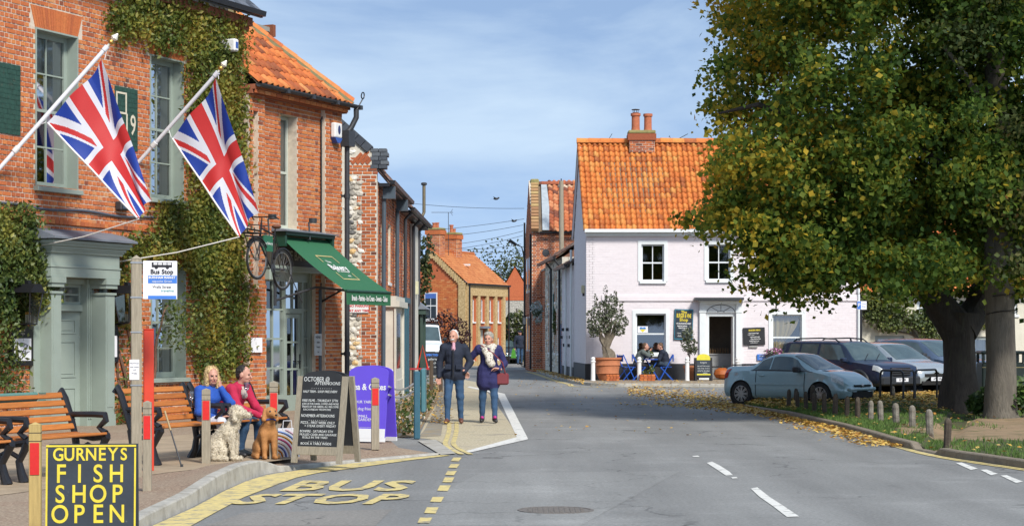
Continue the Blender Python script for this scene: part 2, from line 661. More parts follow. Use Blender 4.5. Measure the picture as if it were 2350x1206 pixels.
def asphalt(name,base,cracks=0.5):
 """worn tarmac: coarse stone speckle, tyre-polished tracks along the road, stains, fine cracks"""
 m=mat(name,base,0.9,nscale=0.3,namt=0.12,world_space=True,detail=8,dirt=(tuple(c*1.32 for c in base),0.45,0.53,0.7))
 nt=m.node_tree;N,L=nt.nodes,nt.links
 b=N['Principled BSDF']
 src=b.inputs['Base Color'].links[0].from_socket
 g=N.new('ShaderNodeNewGeometry')
 def noise(sc,det,stretch=None,lo=0.3,hi=0.7,a=0.0,c=1.0,rough=0.6):
  v=g.outputs['Position']
  if stretch:
   mp_=N.new('ShaderNodeMapping');mp_.inputs['Scale'].default_value=stretch;mp_.inputs['Rotation'].default_value=(0,0,0.08);L.new(v,mp_.inputs['Vector']);v=mp_.outputs[0]
  n=N.new('ShaderNodeTexNoise');n.inputs['Scale'].default_value=sc;n.inputs['Detail'].default_value=det;n.inputs['Roughness'].default_value=rough;L.new(v,n.inputs['Vector'])
  r=N.new('ShaderNodeMapRange');r.inputs[1].default_value=lo;r.inputs[2].default_value=hi;r.inputs[3].default_value=a;r.inputs[4].default_value=c;L.new(n.outputs['Fac'],r.inputs[0])
  return r.outputs[0]
 def scale(sock,f):
  v=N.new('ShaderNodeVectorMath');v.operation='SCALE';L.new(sock,v.inputs[0]);L.new(f,v.inputs['Scale']);return v.outputs[0]
 col=scale(src,noise(26,4,None,0.32,0.68,0.72,1.28,0.8))
 col=scale(col,noise(0.55,5,(1.6,0.12,1),0.35,0.65,0.84,1.12))
 col=scale(col,noise(1.7,7,(1,0.5,1),0.60,0.72,1.0,0.78,0.7))
 vo=N.new('ShaderNodeTexVoronoi');vo.feature='DISTANCE_TO_EDGE';vo.inputs['Scale'].default_value=0.42
 wv=N.new('ShaderNodeTexNoise');wv.inputs['Scale'].default_value=1.3;wv.inputs['Detail'].default_value=6
 L.new(g.outputs['Position'],wv.inputs['Vector'])
 ad=N.new('ShaderNodeVectorMath');ad.operation='MULTIPLY_ADD';ad.inputs[1].default_value=(1.6,1.6,0);L.new(wv.outputs['Color'],ad.inputs[0]);L.new(g.outputs['Position'],ad.inputs[2]);L.new(ad.outputs[0],vo.inputs['Vector'])
 r=N.new('ShaderNodeMapRange');r.inputs[1].default_value=0.004;r.inputs[2].default_value=0.013;r.inputs[3].default_value=1-cracks;r.inputs[4].default_value=1;L.new(vo.outputs['Distance'],r.inputs[0])
 gate=noise(0.35,3,None,0.48,0.56,0,1)
 mxn=N.new('ShaderNodeMix');mxn.data_type='FLOAT';L.new(gate,mxn.inputs[0]);mxn.inputs[2].default_value=1.0;L.new(r.outputs[0],mxn.inputs[3])
 col=scale(col,mxn.outputs[0])
 L.new(col,b.inputs['Base Color'])
 n2=N.new('ShaderNodeTexNoise');n2.inputs['Scale'].default_value=40;n2.inputs['Detail'].default_value=5;L.new(g.outputs['Position'],n2.inputs['Vector'])
 bp=N.new('ShaderNodeBump');bp.inputs['Strength'].default_value=0.5;bp.inputs['Distance'].default_value=0.01;L.new(n2.outputs['Fac'],bp.inputs['Height']);L.new(bp.outputs[0],b.inputs['Normal'])
 return m
def tufts(parent,n,size,m,name='fur',seed=1,lift=0.4,aspect=0.35):
 """short locks standing off a body's surface"""
 me=parent.data
 C=np.empty(len(me.polygons)*3);me.polygons.foreach_get('center',C);Nn=np.empty(len(me.polygons)*3);me.polygons.foreach_get('normal',Nn);A=np.empty(len(me.polygons));me.polygons.foreach_get('area',A)
 k=NR.choice(len(A),n,p=A/A.sum())
 P=C.reshape(-1,3)[k]+Nn.reshape(-1,3)[k]*size*lift*NR.random((n,1))+NR.normal(size=(n,3))*size*0.2
 o=leaf_obj(name,P,NR.uniform(0.6,1.3,n)*size,NR.random(n),m,parent,out=Nn.reshape(-1,3)[k],outw=0.8,aspect=aspect,fold=0.4);o['kind']='stuff'
 return o
# ground
ASPH=asphalt('asphalt',(0.205,0.205,0.195))
GRAVEL=mat('gravel_tarmac',None,0.95,nscale=38,namt=0.12,bscale=55,bstr=0.5,world_space=True,src='noise',detail=3,cols=[(0.12,0.075,0.05),(0.25,0.17,0.115),(0.30,0.22,0.15),(0.45,0.36,0.26)],dirt=((0.33,0.27,0.19),0.6,0.45,0.8))
BUFF=mat('buff_surface',None,0.95,nscale=30,namt=0.1,bscale=50,bstr=0.4,world_space=True,src='noise',detail=3,cols=[(0.27,0.22,0.14),(0.42,0.36,0.24),(0.48,0.42,0.29),(0.58,0.52,0.38)],dirt=((0.24,0.22,0.18),1.3,0.56,0.66))
CONC=mat('kerb_concrete',(0.40,0.38,0.33),0.9,nscale=6,namt=0.22,bscale=60,bstr=0.3,world_space=True,dirt=((0.20,0.18,0.14),3.5,0.5,0.75))
YELLOW=mat('yellow_line_paint',(0.62,0.50,0.20),0.8,nscale=14,namt=0.16,bscale=90,bstr=0.25,world_space=True,dirt=((0.24,0.22,0.18),6,0.50,0.64))
WLINE=mat('white_line_paint',(0.66,0.65,0.60),0.8,nscale=14,namt=0.14,bscale=90,bstr=0.25,world_space=True,dirt=((0.22,0.21,0.19),6,0.55,0.68))
def sheet_px(name,px,z,m,kind='structure',base=0.0):
 """flat sheet whose outline was read at height base"""
 pts=[gp(x,y,base)for x,y in px]
 b=MB()
 b.sheet([(p.x,p.y,z)for p in pts])
 o=b.build(name,m)
 if kind:o['kind']=kind
 for p in o.data.polygons:
  if p.normal.z<0:
   o.data.flip_normals()
   break
 return o
g=MB()
g.quad((-700,-40,0),(700,-40,0),(700,1500,0),(-700,1500,0))
tag(g.build('road',ASPH),kind='structure')
g=MB()
g.quad((-700,190,0.02),(700,190,0.02),(700,1500,0.02),(-700,1500,0.02))
tag(g.build('field',mat('field_grass',(0.06,0.09,0.03),0.95,nscale=0.05,namt=0.3)),kind='structure')
KERB=[(150,1330),(345,1206),(440,1163),(505,1128),(560,1104),(606,1087),(650,1081),(800,1063),(1012,1042)]
KH=[0.11,0.11,0.13,0.18,0.20,0.17,0.06,0.035,0.02]
kp=[gp(x,y)for x,y in KERB]
cum=[0.0]
for i in range(1,len(kp)):
 cum.append(cum[-1]+(kp[i]-kp[i-1]).length)
def kerb_at(s):
 for i in range(1,len(kp)):
  if s<=cum[i]or i==len(kp)-1:
   f=(s-cum[i-1])/(cum[i]-cum[i-1])
   f=max(0,min(1,f))
   t=(kp[i]-kp[i-1]).normalized()
   return kp[i-1].lerp(kp[i],f),t,KH[i-1]*(1-f)+KH[i]*f
kerb=bpy.data.objects.new('kerb',None)
COL.objects.link(kerb)
kerb['kind']='structure'
def kerb_stones(path_at,total,parent,m,L=0.9,wd=0.14,side=1,name='kerb_stone'):
 s=0.0
 while s<total-0.05:
  e=min(s+L,total)
  b=MB()
  n=3
  pts=[]
  for k in range(n+1):
   p,t,h=path_at(s+0.005+(e-s-0.01)*k/n)
   nn=Vector((-t.y,t.x,0))*side
   pts.append((p,nn,h))
  vs,fs=[],[]
  for p,nn,h in pts:
   a,c=p,p+nn*wd
   vs+=[(a.x,a.y,-0.05),(a.x+nn.x*0.02,a.y+nn.y*0.02,h-0.015),(a.x+nn.x*0.035,a.y+nn.y*0.035,h),(c.x,c.y,h),(c.x,c.y,-0.05)]
  for k in range(n):
   for j in range(4):
    fs.append((k*5+j,k*5+5+j,k*5+6+j,k*5+1+j))
  fs.append((0,1,2,3,4));fs.append(tuple(n*5+j for j in(4,3,2,1,0)))
  b.add(vs,fs)
  b.build(name,m,parent)
  s=e
kerb_stones(kerb_at,cum[-1],kerb,CONC)
b=MB()
pts=[]
S=[cum[-1]*k/40 for k in range(41)]
far=[(-22,10),(-18,24),(-7.9,33.0),(-5.7,38.6),(-3.9,42.6),(-3.4,46.0),(-2.6,36.0)]
rows=[]
for s in S:
 p,t,h=kerb_at(s)
 nn=Vector((-t.y,t.x,0))
 a=p+nn*0.142
 q=p+nn*0.7
 rows.append(((a.x,a.y,h-0.004),(q.x,q.y,0.10 if s<cum[-3]else 0.075)))
for i in range(40):
 b.quad(rows[i][0],rows[i+1][0],rows[i+1][1],rows[i][1])
ring=[r[1]for r in rows]+[(-2.05,31.3,0.06),(-3.2,47.5,0.08),(-9,47.5,0.10),(-30,40,0.10),(-30,8,0.10)]
b.sheet(ring)
tag(b.build('pavement',GRAVEL),kind='structure')
sheet_px('concrete_slab',[(378,1106),(480,1083),(556,1071),(520,1080),(455,1100)],0.104+0.004,CONC,base=0.1)
sheet_px('paving',[(-80,1146),(200,1110),(390,1083),(560,1065),(676,1052),(700,985),(560,985),(-80,1040)],0.1045,mat('bench_paving',(0.34,0.26,0.17),0.9,nscale=3,namt=0.25,bscale=40,bstr=0.3,world_space=True),base=0.1)
sheet_px('kerb_strip',[(958,1012),(1000,1010),(1046,1042),(1012,1045)],0.016,CONC)
sheet_px('footway',[(960,1004),(1004,1010),(1060,1042),(1075,1036),(1192,1002),(1124,905),(1092,876),(1052,868),(1010,900)],0.004,BUFF)
sheet_px('white_edge_line',[(1140,903),(1158,903),(1212,1007),(1188,1007)],0.008,WLINE)
sheet_px('white_edge_line',[(1186,1003),(1212,1008),(1080,1038),(1062,1037)],0.009,WLINE)
sheet_px('white_edge_line',[(1072,888),(1078,886),(1158,903),(1140,904)],0.009,WLINE)
sheet_px('worn_path',[(960,1003),(1012,1000),(1030,890),(1008,890),(1000,935),(975,985)],0.007,mat('worn_path',(0.24,0.22,0.18),0.95,nscale=3,namt=0.3,world_space=True,dirt=((0.36,0.25,0.1),2.5,0.5,0.7)))
def strip_px(name,px,w,z,m,n=1):
 P=[gp(x,y)for x,y in px]
 b=MB()
 vs,fs=[],[]
 for i,p in enumerate(P):
  d=(P[min(i+1,len(P)-1)]-P[max(i-1,0)]).normalized()
  nn=Vector((-d.y,d.x,0))*w/2
  vs+=[(p.x+nn.x,p.y+nn.y,z),(p.x-nn.x,p.y-nn.y,z)]
 for i in range(len(P)-1):
  fs.append((2*i,2*i+1,2*i+3,2*i+2))
 b.add(vs,fs)
 o=b.build(name,m)
 o['kind']='structure'
 if o.data.polygons[0].normal.z<0:o.data.flip_normals()
 return o
def smooth_px(px,n=6):
 out=[]
 for i in range(len(px)-1):
  p0,p1,p2,p3=px[max(i-1,0)],px[i],px[i+1],px[min(i+2,len(px)-1)]
  for k in range(n):
   t=k/n
   out.append(tuple(0.5*((2*p1[c])+(-p0[c]+p2[c])*t+(2*p0[c]-5*p1[c]+4*p2[c]-p3[c])*t*t+(-p0[c]+3*p1[c]-3*p2[c]+p3[c])*t**3)for c in(0,1)))
 out.append(px[-1])
 return out
for dx in(0,17):
 strip_px('yellow_line',smooth_px([(1030+dx,968),(1031+dx,985),(1026+dx*1.05,1005),(1022+dx*1.1,1019),(1034+dx*1.2,1031),(1060+dx*1.2,1043)]),0.075,0.012,YELLOW)
sheet_px('yellow_line',[(150,1335),(352,1206),(445,1165),(515,1127),(566,1104),(612,1090),(700,1077),(800,1064),(1012,1044),(1034,1045),(940,1056),(820,1073),(730,1085),(680,1096),(640,1110),(560,1141),(500,1173),(440,1206),(260,1330)],0.008,YELLOW)
for cx,cy,w,h in[(1047,1054,19,8),(1042,1069,20,8),(1035,1085,21,9),(1029,1101,22,11),(1019,1120,25,12),(1003,1146,26,11),(990,1171,27,13),(975,1194,28,12),(955,1224,30,14)]:
 sheet_px('bay_dash',[(cx-w/2-3,cy+h/2),(cx+w/2-4,cy+h/2+1),(cx+w/2+3,cy-h/2),(cx-w/2+3,cy-h/2)],0.008,YELLOW)
for word,x0,x1,y0,y1,bold in(('BUS',640,925,1127.5,1103,0.03),('STOP',520,905,1158,1133.5,0.03)):
 me=text_mesh(word,1.0,bold,0.0,'CENTER',1.06)
 xs=[v.co.x for v in me.vertices];ys=[v.co.y for v in me.vertices]
 A,B=gp(x0,y0),gp(x1,y0)
 T=gp(CX,y1)
 V=[]
 for v in me.vertices:
  u=(v.co.x-min(xs))/(max(xs)-min(xs));w=(v.co.y-min(ys))/(max(ys)-min(ys))
  V.append((A.x+(B.x-A.x)*u+0.10*w*(1.4 if word=='STOP' else 1),A.y+(T.y-A.y)*w,0.011))
 Fc=[tuple(p.vertices)for p in me.polygons]
 o=link(bpy.data.objects.new('road_lettering',mesh_from('road_lettering',V,Fc,[YELLOW])))
 o['kind']='structure'
 if sum(p.normal.z for p in o.data.polygons)<0:o.data.flip_normals()
def wl_px(px):sheet_px('white_road_line',px,0.006,WLINE)
wl_px([(1622,1062),(1634,1059),(1652,1068),(1674,1082),(1682,1090),(1666,1091),(1645,1077)])
wl_px([(1678,1095),(1690,1094),(1693,1097),(1681,1098)])
wl_px([(1723,1121),(1738,1118),(1766,1140),(1800,1162),(1834,1185),(1806,1186),(1776,1163),(1742,1139)])
wl_px([(1588,1046),(1602,1045),(1606,1048),(1592,1048)])
for a,b_ in(((2193,1062),(2244,1077)),((2250,1078),(2290,1089)),((2296,1091),(2348,1107)),((2356,1110),(2410,1126))):
 wl_px([(a[0],a[1]),(a[0]+14,a[1]-1),(b_[0],b_[1]-2),(b_[0]-16,b_[1]+1)])
for i in range(14):
 x=1455+i*15;y=893+i*3.4
 wl_px([(x,y),(x+9,y-0.5),(x+13,y+1.2),(x+3,y+1.8)])
for off in(0.0,0.19):
 px=[(1790,948),(1850,962),(1920,980),(1985,999),(2050,1020),(2110,1037),(2180,1051),(2260,1063),(2350,1076),(2460,1092)]
 P=smooth_px(px)
 P2=[]
 for x,y in P:
  q=gp(x,y);q=q+Vector((-0.32,-0.95,0)).normalized()*off
  P2.append((CX+q.x*FPX/q.y,HY+EYE*FPX/q.y))
 strip_px('yellow_line',P2,0.07,0.007,YELLOW)
for off in(0.0,0.2):
 P=[(1212,852),(1240,860),(1275,872),(1310,881),(1350,887),(1660,888)]
 P2=[]
 for x,y in smooth_px(P):
  q=gp(x,y);q=q+Vector((-0.5,-0.85,0))*off
  P2.append((CX+q.x*FPX/q.y,HY+EYE*FPX/q.y))
 strip_px('yellow_line',P2,0.08,0.006,YELLOW)
mh=thing('manhole_cover','round cast iron manhole cover set in the grey road','manhole',(gp(1275,1170).x,gp(1275,1170).y,0))
b=MB()
b.lathe([(0.36,0.0),(0.36,0.008),(0.33,0.008),(0.33,0.004),(0.0,0.004)],seg=32,caps=False)
b.build('frame',mat('manhole_iron',(0.15,0.135,0.12),0.85,nscale=30,namt=0.3,bscale=40,bstr=0.3),mh)
b=MB()
for i in range(-6,7):
 for j in range(-6,7):
  if i*i+j*j<36:
   b.box(i*0.05-0.016,i*0.05+0.016,j*0.05-0.016,j*0.05+0.016,0.0045,0.009)
tag(b.build('tread_stud',mat('manhole_iron',None),mh),kind='stuff')
sheet_px('tarmac_patch',[(1010,1130),(1100,1085),(1560,1080),(1330,1206),(960,1206)],0.002,asphalt('asphalt_patch',(0.23,0.23,0.218),0.25))
sheet_px('tarmac_patch',[(560,1176),(900,1168),(860,1206),(470,1206)],0.003,asphalt('asphalt_worn',(0.225,0.212,0.19),0.6))
RK=[(1196,840),(1214,846),(1245,857),(1280,870),(1312,879),(1350,884),(1420,886),(1660,887),(1800,888)]
rkp=[gp(x,y)for x,y in RK]
rc=[0.0]
for i in range(1,len(rkp)):rc.append(rc[-1]+(rkp[i]-rkp[i-1]).length)
def rk_at(s):
 for i in range(1,len(rkp)):
  if s<=rc[i]or i==len(rkp)-1:
   f=max(0,min(1,(s-rc[i-1])/(rc[i]-rc[i-1])))
   return rkp[i-1].lerp(rkp[i],f),(rkp[i]-rkp[i-1]).normalized(),0.10
kerb2=bpy.data.objects.new('kerb',None);COL.objects.link(kerb2);kerb2['kind']='structure'
kerb_stones(rk_at,rc[-1],kerb2,CONC)
b=MB()
inner=[rk_at(rc[-1]*k/50)for k in range(51)]
inner=[p+Vector((-t.y,t.x,0))*0.135 for p,t,h in inner]
b.sheet([(p.x,p.y,0.096)for p in inner]+[(24,64,0.096),(24,120,0.096),(0.3,120,0.096)])
tag(b.build('pavement',mat('far_pavement',None,0.95,nscale=14,namt=0.15,bscale=40,bstr=0.4,world_space=True,src='noise',detail=4,cols=[(0.17,0.13,0.09),(0.27,0.21,0.14),(0.36,0.29,0.20)])),kind='structure')
VK=[(1690,928),(1745,941),(1800,954),(1850,966),(1930,985),(1990,1002),(2040,1018),(2087,1030),(2135,1040),(2180,1050),(2240,1058),(2350,1075),(2560,1106)]
vkp=[gp(x,y)for x,y in VK]
vc=[0.0]
for i in range(1,len(vkp)):vc.append(vc[-1]+(vkp[i]-vkp[i-1]).length)
def vk_at(s):
 for i in range(1,len(vkp)):
  if s<=vc[i]or i==len(vkp)-1:
   f=max(0,min(1,(s-vc[i-1])/(vc[i]-vc[i-1])))
   p=vkp[i-1].lerp(vkp[i],f)
   hgt=0.10
   xpx=CX+p.x*FPX/p.y
   if 2092<xpx<2150:hgt=0.02
   if xpx<1800:hgt=0.02+0.08*max(0,(xpx-1690)/110)
   return p,(vkp[i]-vkp[i-1]).normalized(),hgt
kerb3=bpy.data.objects.new('kerb',None);COL.objects.link(kerb3);kerb3['kind']='structure'
kerb_stones(vk_at,vc[-1],kerb3,mat('stone_kerb',(0.20,0.165,0.12),0.95,nscale=5,namt=0.3,bscale=30,bstr=0.5,world_space=True),L=0.75,wd=0.16)
back=[gp(x,y)for x,y in[(1690,922),(1730,918),(1790,914),(1840,911),(1900,908),(1960,906),(2020,904),(2090,902),(2170,900),(2250,898),(2350,896),(2470,894),(2640,892)]]
NU,NV=60,26
def verge_pt(u,v):
 p,t,h=vk_at(vc[-1]*u)
 a=p+Vector((-t.y,t.x,0))*0.15
 k=u*(len(back)-1);i=min(int(k),len(back)-2)
 c=back[i].lerp(back[i+1],k-i)
 q=a.lerp(c,v)
 e=math.sin(math.pi*min(1,v*1.1))**0.8 if v<1/1.1 else 0
 edge=min(1,u*10)
 z=h-0.01+0.09*e*edge*(0.6+0.5*math.sin(q.x*1.7+q.y)*math.cos(q.y*1.3))-(0.08*edge*v**4)
 return Vector((q.x,q.y,max(z,0.01)))
def soil_amount(x,y):
 """bare earth between the posts and the near trunk"""
 q=[(gp(2215,985,0.15),1.15),(gp(2330,965,0.15),1.1),(gp(2120,1033,0.05),0.45),(gp(2280,995,0.15),0.9),(gp(2420,975,0.15),1.2)]
 d=min(math.hypot((x-p.x),(y-p.y)*0.55)/r for p,r in q)
 return 1-d+0.28*math.sin(x*5.1+y*1.3)*math.sin(y*2.7-x)
VG=[[verge_pt(i/NU,j/NV)for j in range(NV+1)]for i in range(NU+1)]
V=[tuple(VG[i][j])for i in range(NU+1)for j in range(NV+1)]
Fc,fm=[],[]
for i in range(NU):
 for j in range(NV):
  a=i*(NV+1)+j
  Fc.append((a,a+NV+1,a+NV+2,a+1))
  c=V[a]
  fm.append(1 if soil_amount(c[0],c[1])>0.1 else 0)
TURF=mat('turf_soil',(0.055,0.065,0.02),0.95,nscale=3,namt=0.3,bscale=25,bstr=0.6,world_space=True,dirt=((0.12,0.075,0.03),1.6,0.5,0.65))
SOIL=mat('bare_soil',(0.27,0.185,0.105),0.95,nscale=3,namt=0.25,bscale=25,bstr=0.6,world_space=True,dirt=((0.10,0.10,0.03),2.2,0.5,0.7))
me=mesh_from('grass_verge',V,Fc,[TURF,SOIL],None,fm,True)
vg=link(bpy.data.objects.new('grass_verge',me));vg['kind']='structure'
if me.polygons[NV].normal.z<0:me.flip_normals()
def verge_rand():
 while True:
  u,v=RNG.random(),RNG.random()
  p=verge_pt(u,v)
  return p,u,v
P,S_,T_=[],[],[]
while len(P)<34000:
 u,v=RNG.random(),RNG.random()**1.35
 p=verge_pt(u,v)
 if soil_amount(p.x,p.y)>RNG.uniform(0.0,0.25):continue
 if v>0.4 and RNG.random()<0.7:continue
 P.append(p);S_.append(RNG.uniform(0.03,0.065)*(1.3 if v<0.1 else 1));T_.append(RNG.random())
V,Fc=[],[]
for p,s in zip(P,S_):
 a=RNG.uniform(0,6.28);w=0.008
 dx,dy=math.cos(a)*w,math.sin(a)*w
 lx,ly=RNG.uniform(-0.5,0.5)*s,RNG.uniform(-0.5,0.5)*s
 n=len(V)
 V+=[(p.x-dx,p.y-dy,p.z-0.005),(p.x+dx,p.y+dy,p.z-0.005),(p.x+lx,p.y+ly,p.z+s)]
 Fc.append((n,n+1,n+2))
GRASS=mat('grass_blades',None,0.8,nscale=1.5,namt=0.25,cols=[(0.055,0.115,0.02),(0.095,0.18,0.033),(0.16,0.235,0.05)],src='attr',translucent=0.25,world_space=True)
o=link(bpy.data.objects.new('grass',mesh_from('grass',V,Fc,[GRASS],T_)))
tag(o,'short green grass on the verge under the tree','grass',kind='stuff')
P,sz,ti=[],[],[]
def drop(p,s=0.085):
 P.append((p.x,p.y,p.z));sz.append(RNG.uniform(0.6,1.2)*s);ti.append(RNG.random())
while len(P)<10500:
 u,v=RNG.random(),RNG.random()
 p=verge_pt(u,v)
 dens=0.06+0.94*min(1,max(0,(v-0.25)*2.4))*(1.0 if u<0.72 else 0.35)
 if u<0.28:dens=max(dens,0.55)
 if soil_amount(p.x,p.y)>0.2:dens*=0.12
 if RNG.random()>dens:continue
 p.z+=RNG.uniform(0.02,0.07)
 drop(p)
for k in range(2600):
 s=RNG.random()**1.3*vc[-1]*0.72
 p,t,h=vk_at(s)
 nn=Vector((-t.y,t.x,0))
 q=p-nn*abs(RNG.gauss(0,0.28+0.9*max(0,1-s/6.0)))
 q.z=RNG.uniform(0.015,0.045)
 drop(q)
for k in range(2300):
 x=RNG.uniform(1440,1790);y=893+(x-1440)*0.125+RNG.gauss(0,9)
 if y<872:continue
 q=gp(x,y);q.z=RNG.uniform(0.012,0.03);drop(q)
for k in range(420):
 x=RNG.uniform(1180,1720);y=RNG.choice([RNG.uniform(850,930),RNG.uniform(860,1000)])
 if RNG.random()<0.4:y=872+(x-1180)*0.06+RNG.gauss(0,9)
 q=gp(x,max(y,846));q.z=0.02;drop(q,0.07)
for k in range(950):
 x=RNG.uniform(1215,1340);y=848+(x-1215)*0.25+RNG.gauss(0,4)
 q=gp(x,y);q.z=0.115;drop(q,0.085)
for k in range(130):
 x=RNG.uniform(1340,1700);q=gp(x,RNG.uniform(868,884),0.1);q.z=0.115;drop(q,0.08)
for k in range(260):
 q=gp(RNG.gauss(1006,14),RNG.uniform(885,975));q.z=RNG.uniform(0.03,0.06);drop(q,0.07)
FALLEN=mat('fallen_leaf',None,0.8,nscale=20,namt=0.2,cols=[(0.20,0.085,0.02),(0.44,0.22,0.04),(0.58,0.36,0.06),(0.66,0.46,0.12),(0.50,0.34,0.14)],src='attr',translucent=0.15)
P=np.array(P)
o=leaf_obj('fallen_leaves',P,np.array(sz),np.array(ti),FALLEN,out=np.tile([0,0,1.0],(len(P),1)),outw=2.2)
tag(o,'yellow fallen leaves over the verge, gutter and road','fallen leaves',kind='stuff')
# houses on the left
def wall_openings(name,L,H,ops,m,parent,thick=0.3,s0=0.0,z0=0.0):
 """wall in the local x-z plane (front at y=0) with rectangular openings (x0,x1,z0,z1)"""
 xs=sorted({s0,L}|{v for o in ops for v in o[:2]})
 zs=sorted({z0,H}|{v for o in ops for v in o[2:4]})
 def solid(i,j):
  if i<0 or j<0 or i>=len(xs)-1 or j>=len(zs)-1:return False
  cx,cz=(xs[i]+xs[i+1])/2,(zs[j]+zs[j+1])/2
  return not any(o[0]<cx<o[1]and o[2]<cz<o[3]for o in ops)
 b=MB()
 for i in range(len(xs)-1):
  for j in range(len(zs)-1):
   if not solid(i,j):continue
   a,c,e,f=xs[i],xs[i+1],zs[j],zs[j+1]
   b.quad((a,0,e),(c,0,e),(c,0,f),(a,0,f))
   b.quad((c,thick,e),(a,thick,e),(a,thick,f),(c,thick,f))
   if not solid(i-1,j):b.quad((a,thick,e),(a,0,e),(a,0,f),(a,thick,f))
   if not solid(i+1,j):b.quad((c,0,e),(c,thick,e),(c,thick,f),(c,0,f))
   if not solid(i,j-1):b.quad((a,thick,e),(c,thick,e),(c,0,e),(a,0,e))
   if not solid(i,j+1):b.quad((a,0,f),(c,0,f),(c,thick,f),(a,thick,f))
 return b.build(name,m,parent,fix=False)
def bricks(parent,s0,s1,z0,z1,ops=(),course=0.083,joint=0.021,bond='header',y=0.0,singles=0,score=None,vis=None,xf=None,name='brick',poly=None,dark=0.0,mats=(None,None),seed=1,depth=0.03,ret=None,flat=1.0):
 """brick courses as real boxes proud of the mortar; the best `singles` become objects, the rest one mesh"""
 r=random.Random(seed)
 m_many,m_one=mats[0]or BRICK,mats[1]or BRICK1
 nz_=int(round((z1-z0)/course))
 ch=(z1-z0)/nz_
 full,rest=[],[]
 for j in range(nz_):
  za,zb=z0+j*ch+joint/2,z0+(j+1)*ch-joint/2
  if bond=='header':seq,off=[0.118],(0.059 if j%2 else 0)
  elif bond=='stretcher':seq,off=[0.235],(0.1175 if j%2 else 0)
  elif bond=='flemish':seq,off=[0.225,0.118],(0.1715 if j%2 else 0)
  else:seq,off=([0.235]if j%2 else[0.118]),(0.05 if j%2 else 0)
  x=s0-off-0.36
  k=0
  while x<s1:
   w=seq[k%len(seq)];k+=1
   if bond=='header' and r.random()<0.06:w=0.236
   a,c=x,x+w
   x=c
   a2,c2=max(a,s0)+joint/2,min(c,s1)-joint/2
   if c2-a2<0.03:continue
   segs=[(a2,c2)]
   zm=(za+zb)/2
   for o in ops:
    if o[2]<zm<o[3]:
     ns=[]
     for(p,q)in segs:
      if q<=o[0]or p>=o[1]:ns.append((p,q));continue
      if p<o[0]-0.03:ns.append((p,o[0]-0.004))
      if q>o[1]+0.03:ns.append((o[1]+0.004,q))
     segs=ns
   for(p,q)in segs:
    if poly and not poly((p+q)/2,zm):continue
    isfull=abs((q-p)-(w-joint))<1e-6
    (full if isfull else rest).append((p,q,za,zb))
 one=[]
 if singles:
  ok=[t for t in full if vis is None or vis((t[0]+t[1])/2,(t[2]+t[3])/2)]
  ok.sort(key=lambda t:score((t[0]+t[1])/2,(t[2]+t[3])/2)if score else t[0])
  one=ok[:singles]
  oneset=set(one)
  rest+=[t for t in full if t not in oneset]
 else:
  rest+=full
 def boxv(p,q,za,zb,yf,b_):
  V=[(p,yf,za),(q,yf,za),(q,yf,zb),(p,yf,zb),(p,b_,za),(q,b_,za),(q,b_,zb),(p,b_,zb)]
  return V
 FB=[(0,1,2,3),(1,5,6,2),(4,0,3,7),(3,2,6,7),(4,5,1,0)]
 V,Fc,T=[],[],[]
 for(p,q,za,zb)in rest:
  yf=y-r.uniform(0.006,0.016)*flat
  n=len(V)
  vv=boxv(p,q,za,zb,yf,y+depth)
  if xf:vv=[xf(v)for v in vv]
  V+=vv
  Fc+=[tuple(i+n for i in f)for f in FB]
  t=min(1,max(0,r.gauss(0.54-dark,0.19)))
  if r.random()<0.03:t=0.08
  T+=[t]*5
 if V:
  o=bpy.data.objects.new(name+'s',mesh_from(name+'s',V,Fc,[m_many],T))
  link(o,parent);o['kind']='stuff'
  if ret is not None:ret.append(o)
 cache={}
 for(p,q,za,zb)in one:
  key=(round(q-p,3),round(zb-za,3))
  if key not in cache:
   w,h=(q-p)/2,(zb-za)/2
   cache[key]=mesh_from(name,boxv(-w,w,-h,h,0,depth+0.012),FB,[m_one])
  o=bpy.data.objects.new(name,cache[key])
  link(o,parent)
  o.location=((p+q)/2,y-r.uniform(0.006,0.016),(za+zb)/2)
 return len(rest),len(one)
def tile_mesh(name,w,L,m,amp=0.028,seg=6,thick=0.014):
 """pantile: S curve across, laid with its tail lifted over the next course; u across, v up the slope, n out"""
 V,Fc=[],[]
 for k in range(seg+1):
  u=w*k/seg*1.04
  zz=amp*math.sin(2*math.pi*k/seg-0.6)
  V+=[(u,0.0,zz+0.030),(u,L*1.16,zz+0.002),(u,0.0,zz+0.030-thick-0.01)]
 for k in range(seg):
  a,c=3*k,3*(k+1)
  Fc+=[(a,c,c+1,a+1),(a+2,c+2,c,a)]
 return V,Fc
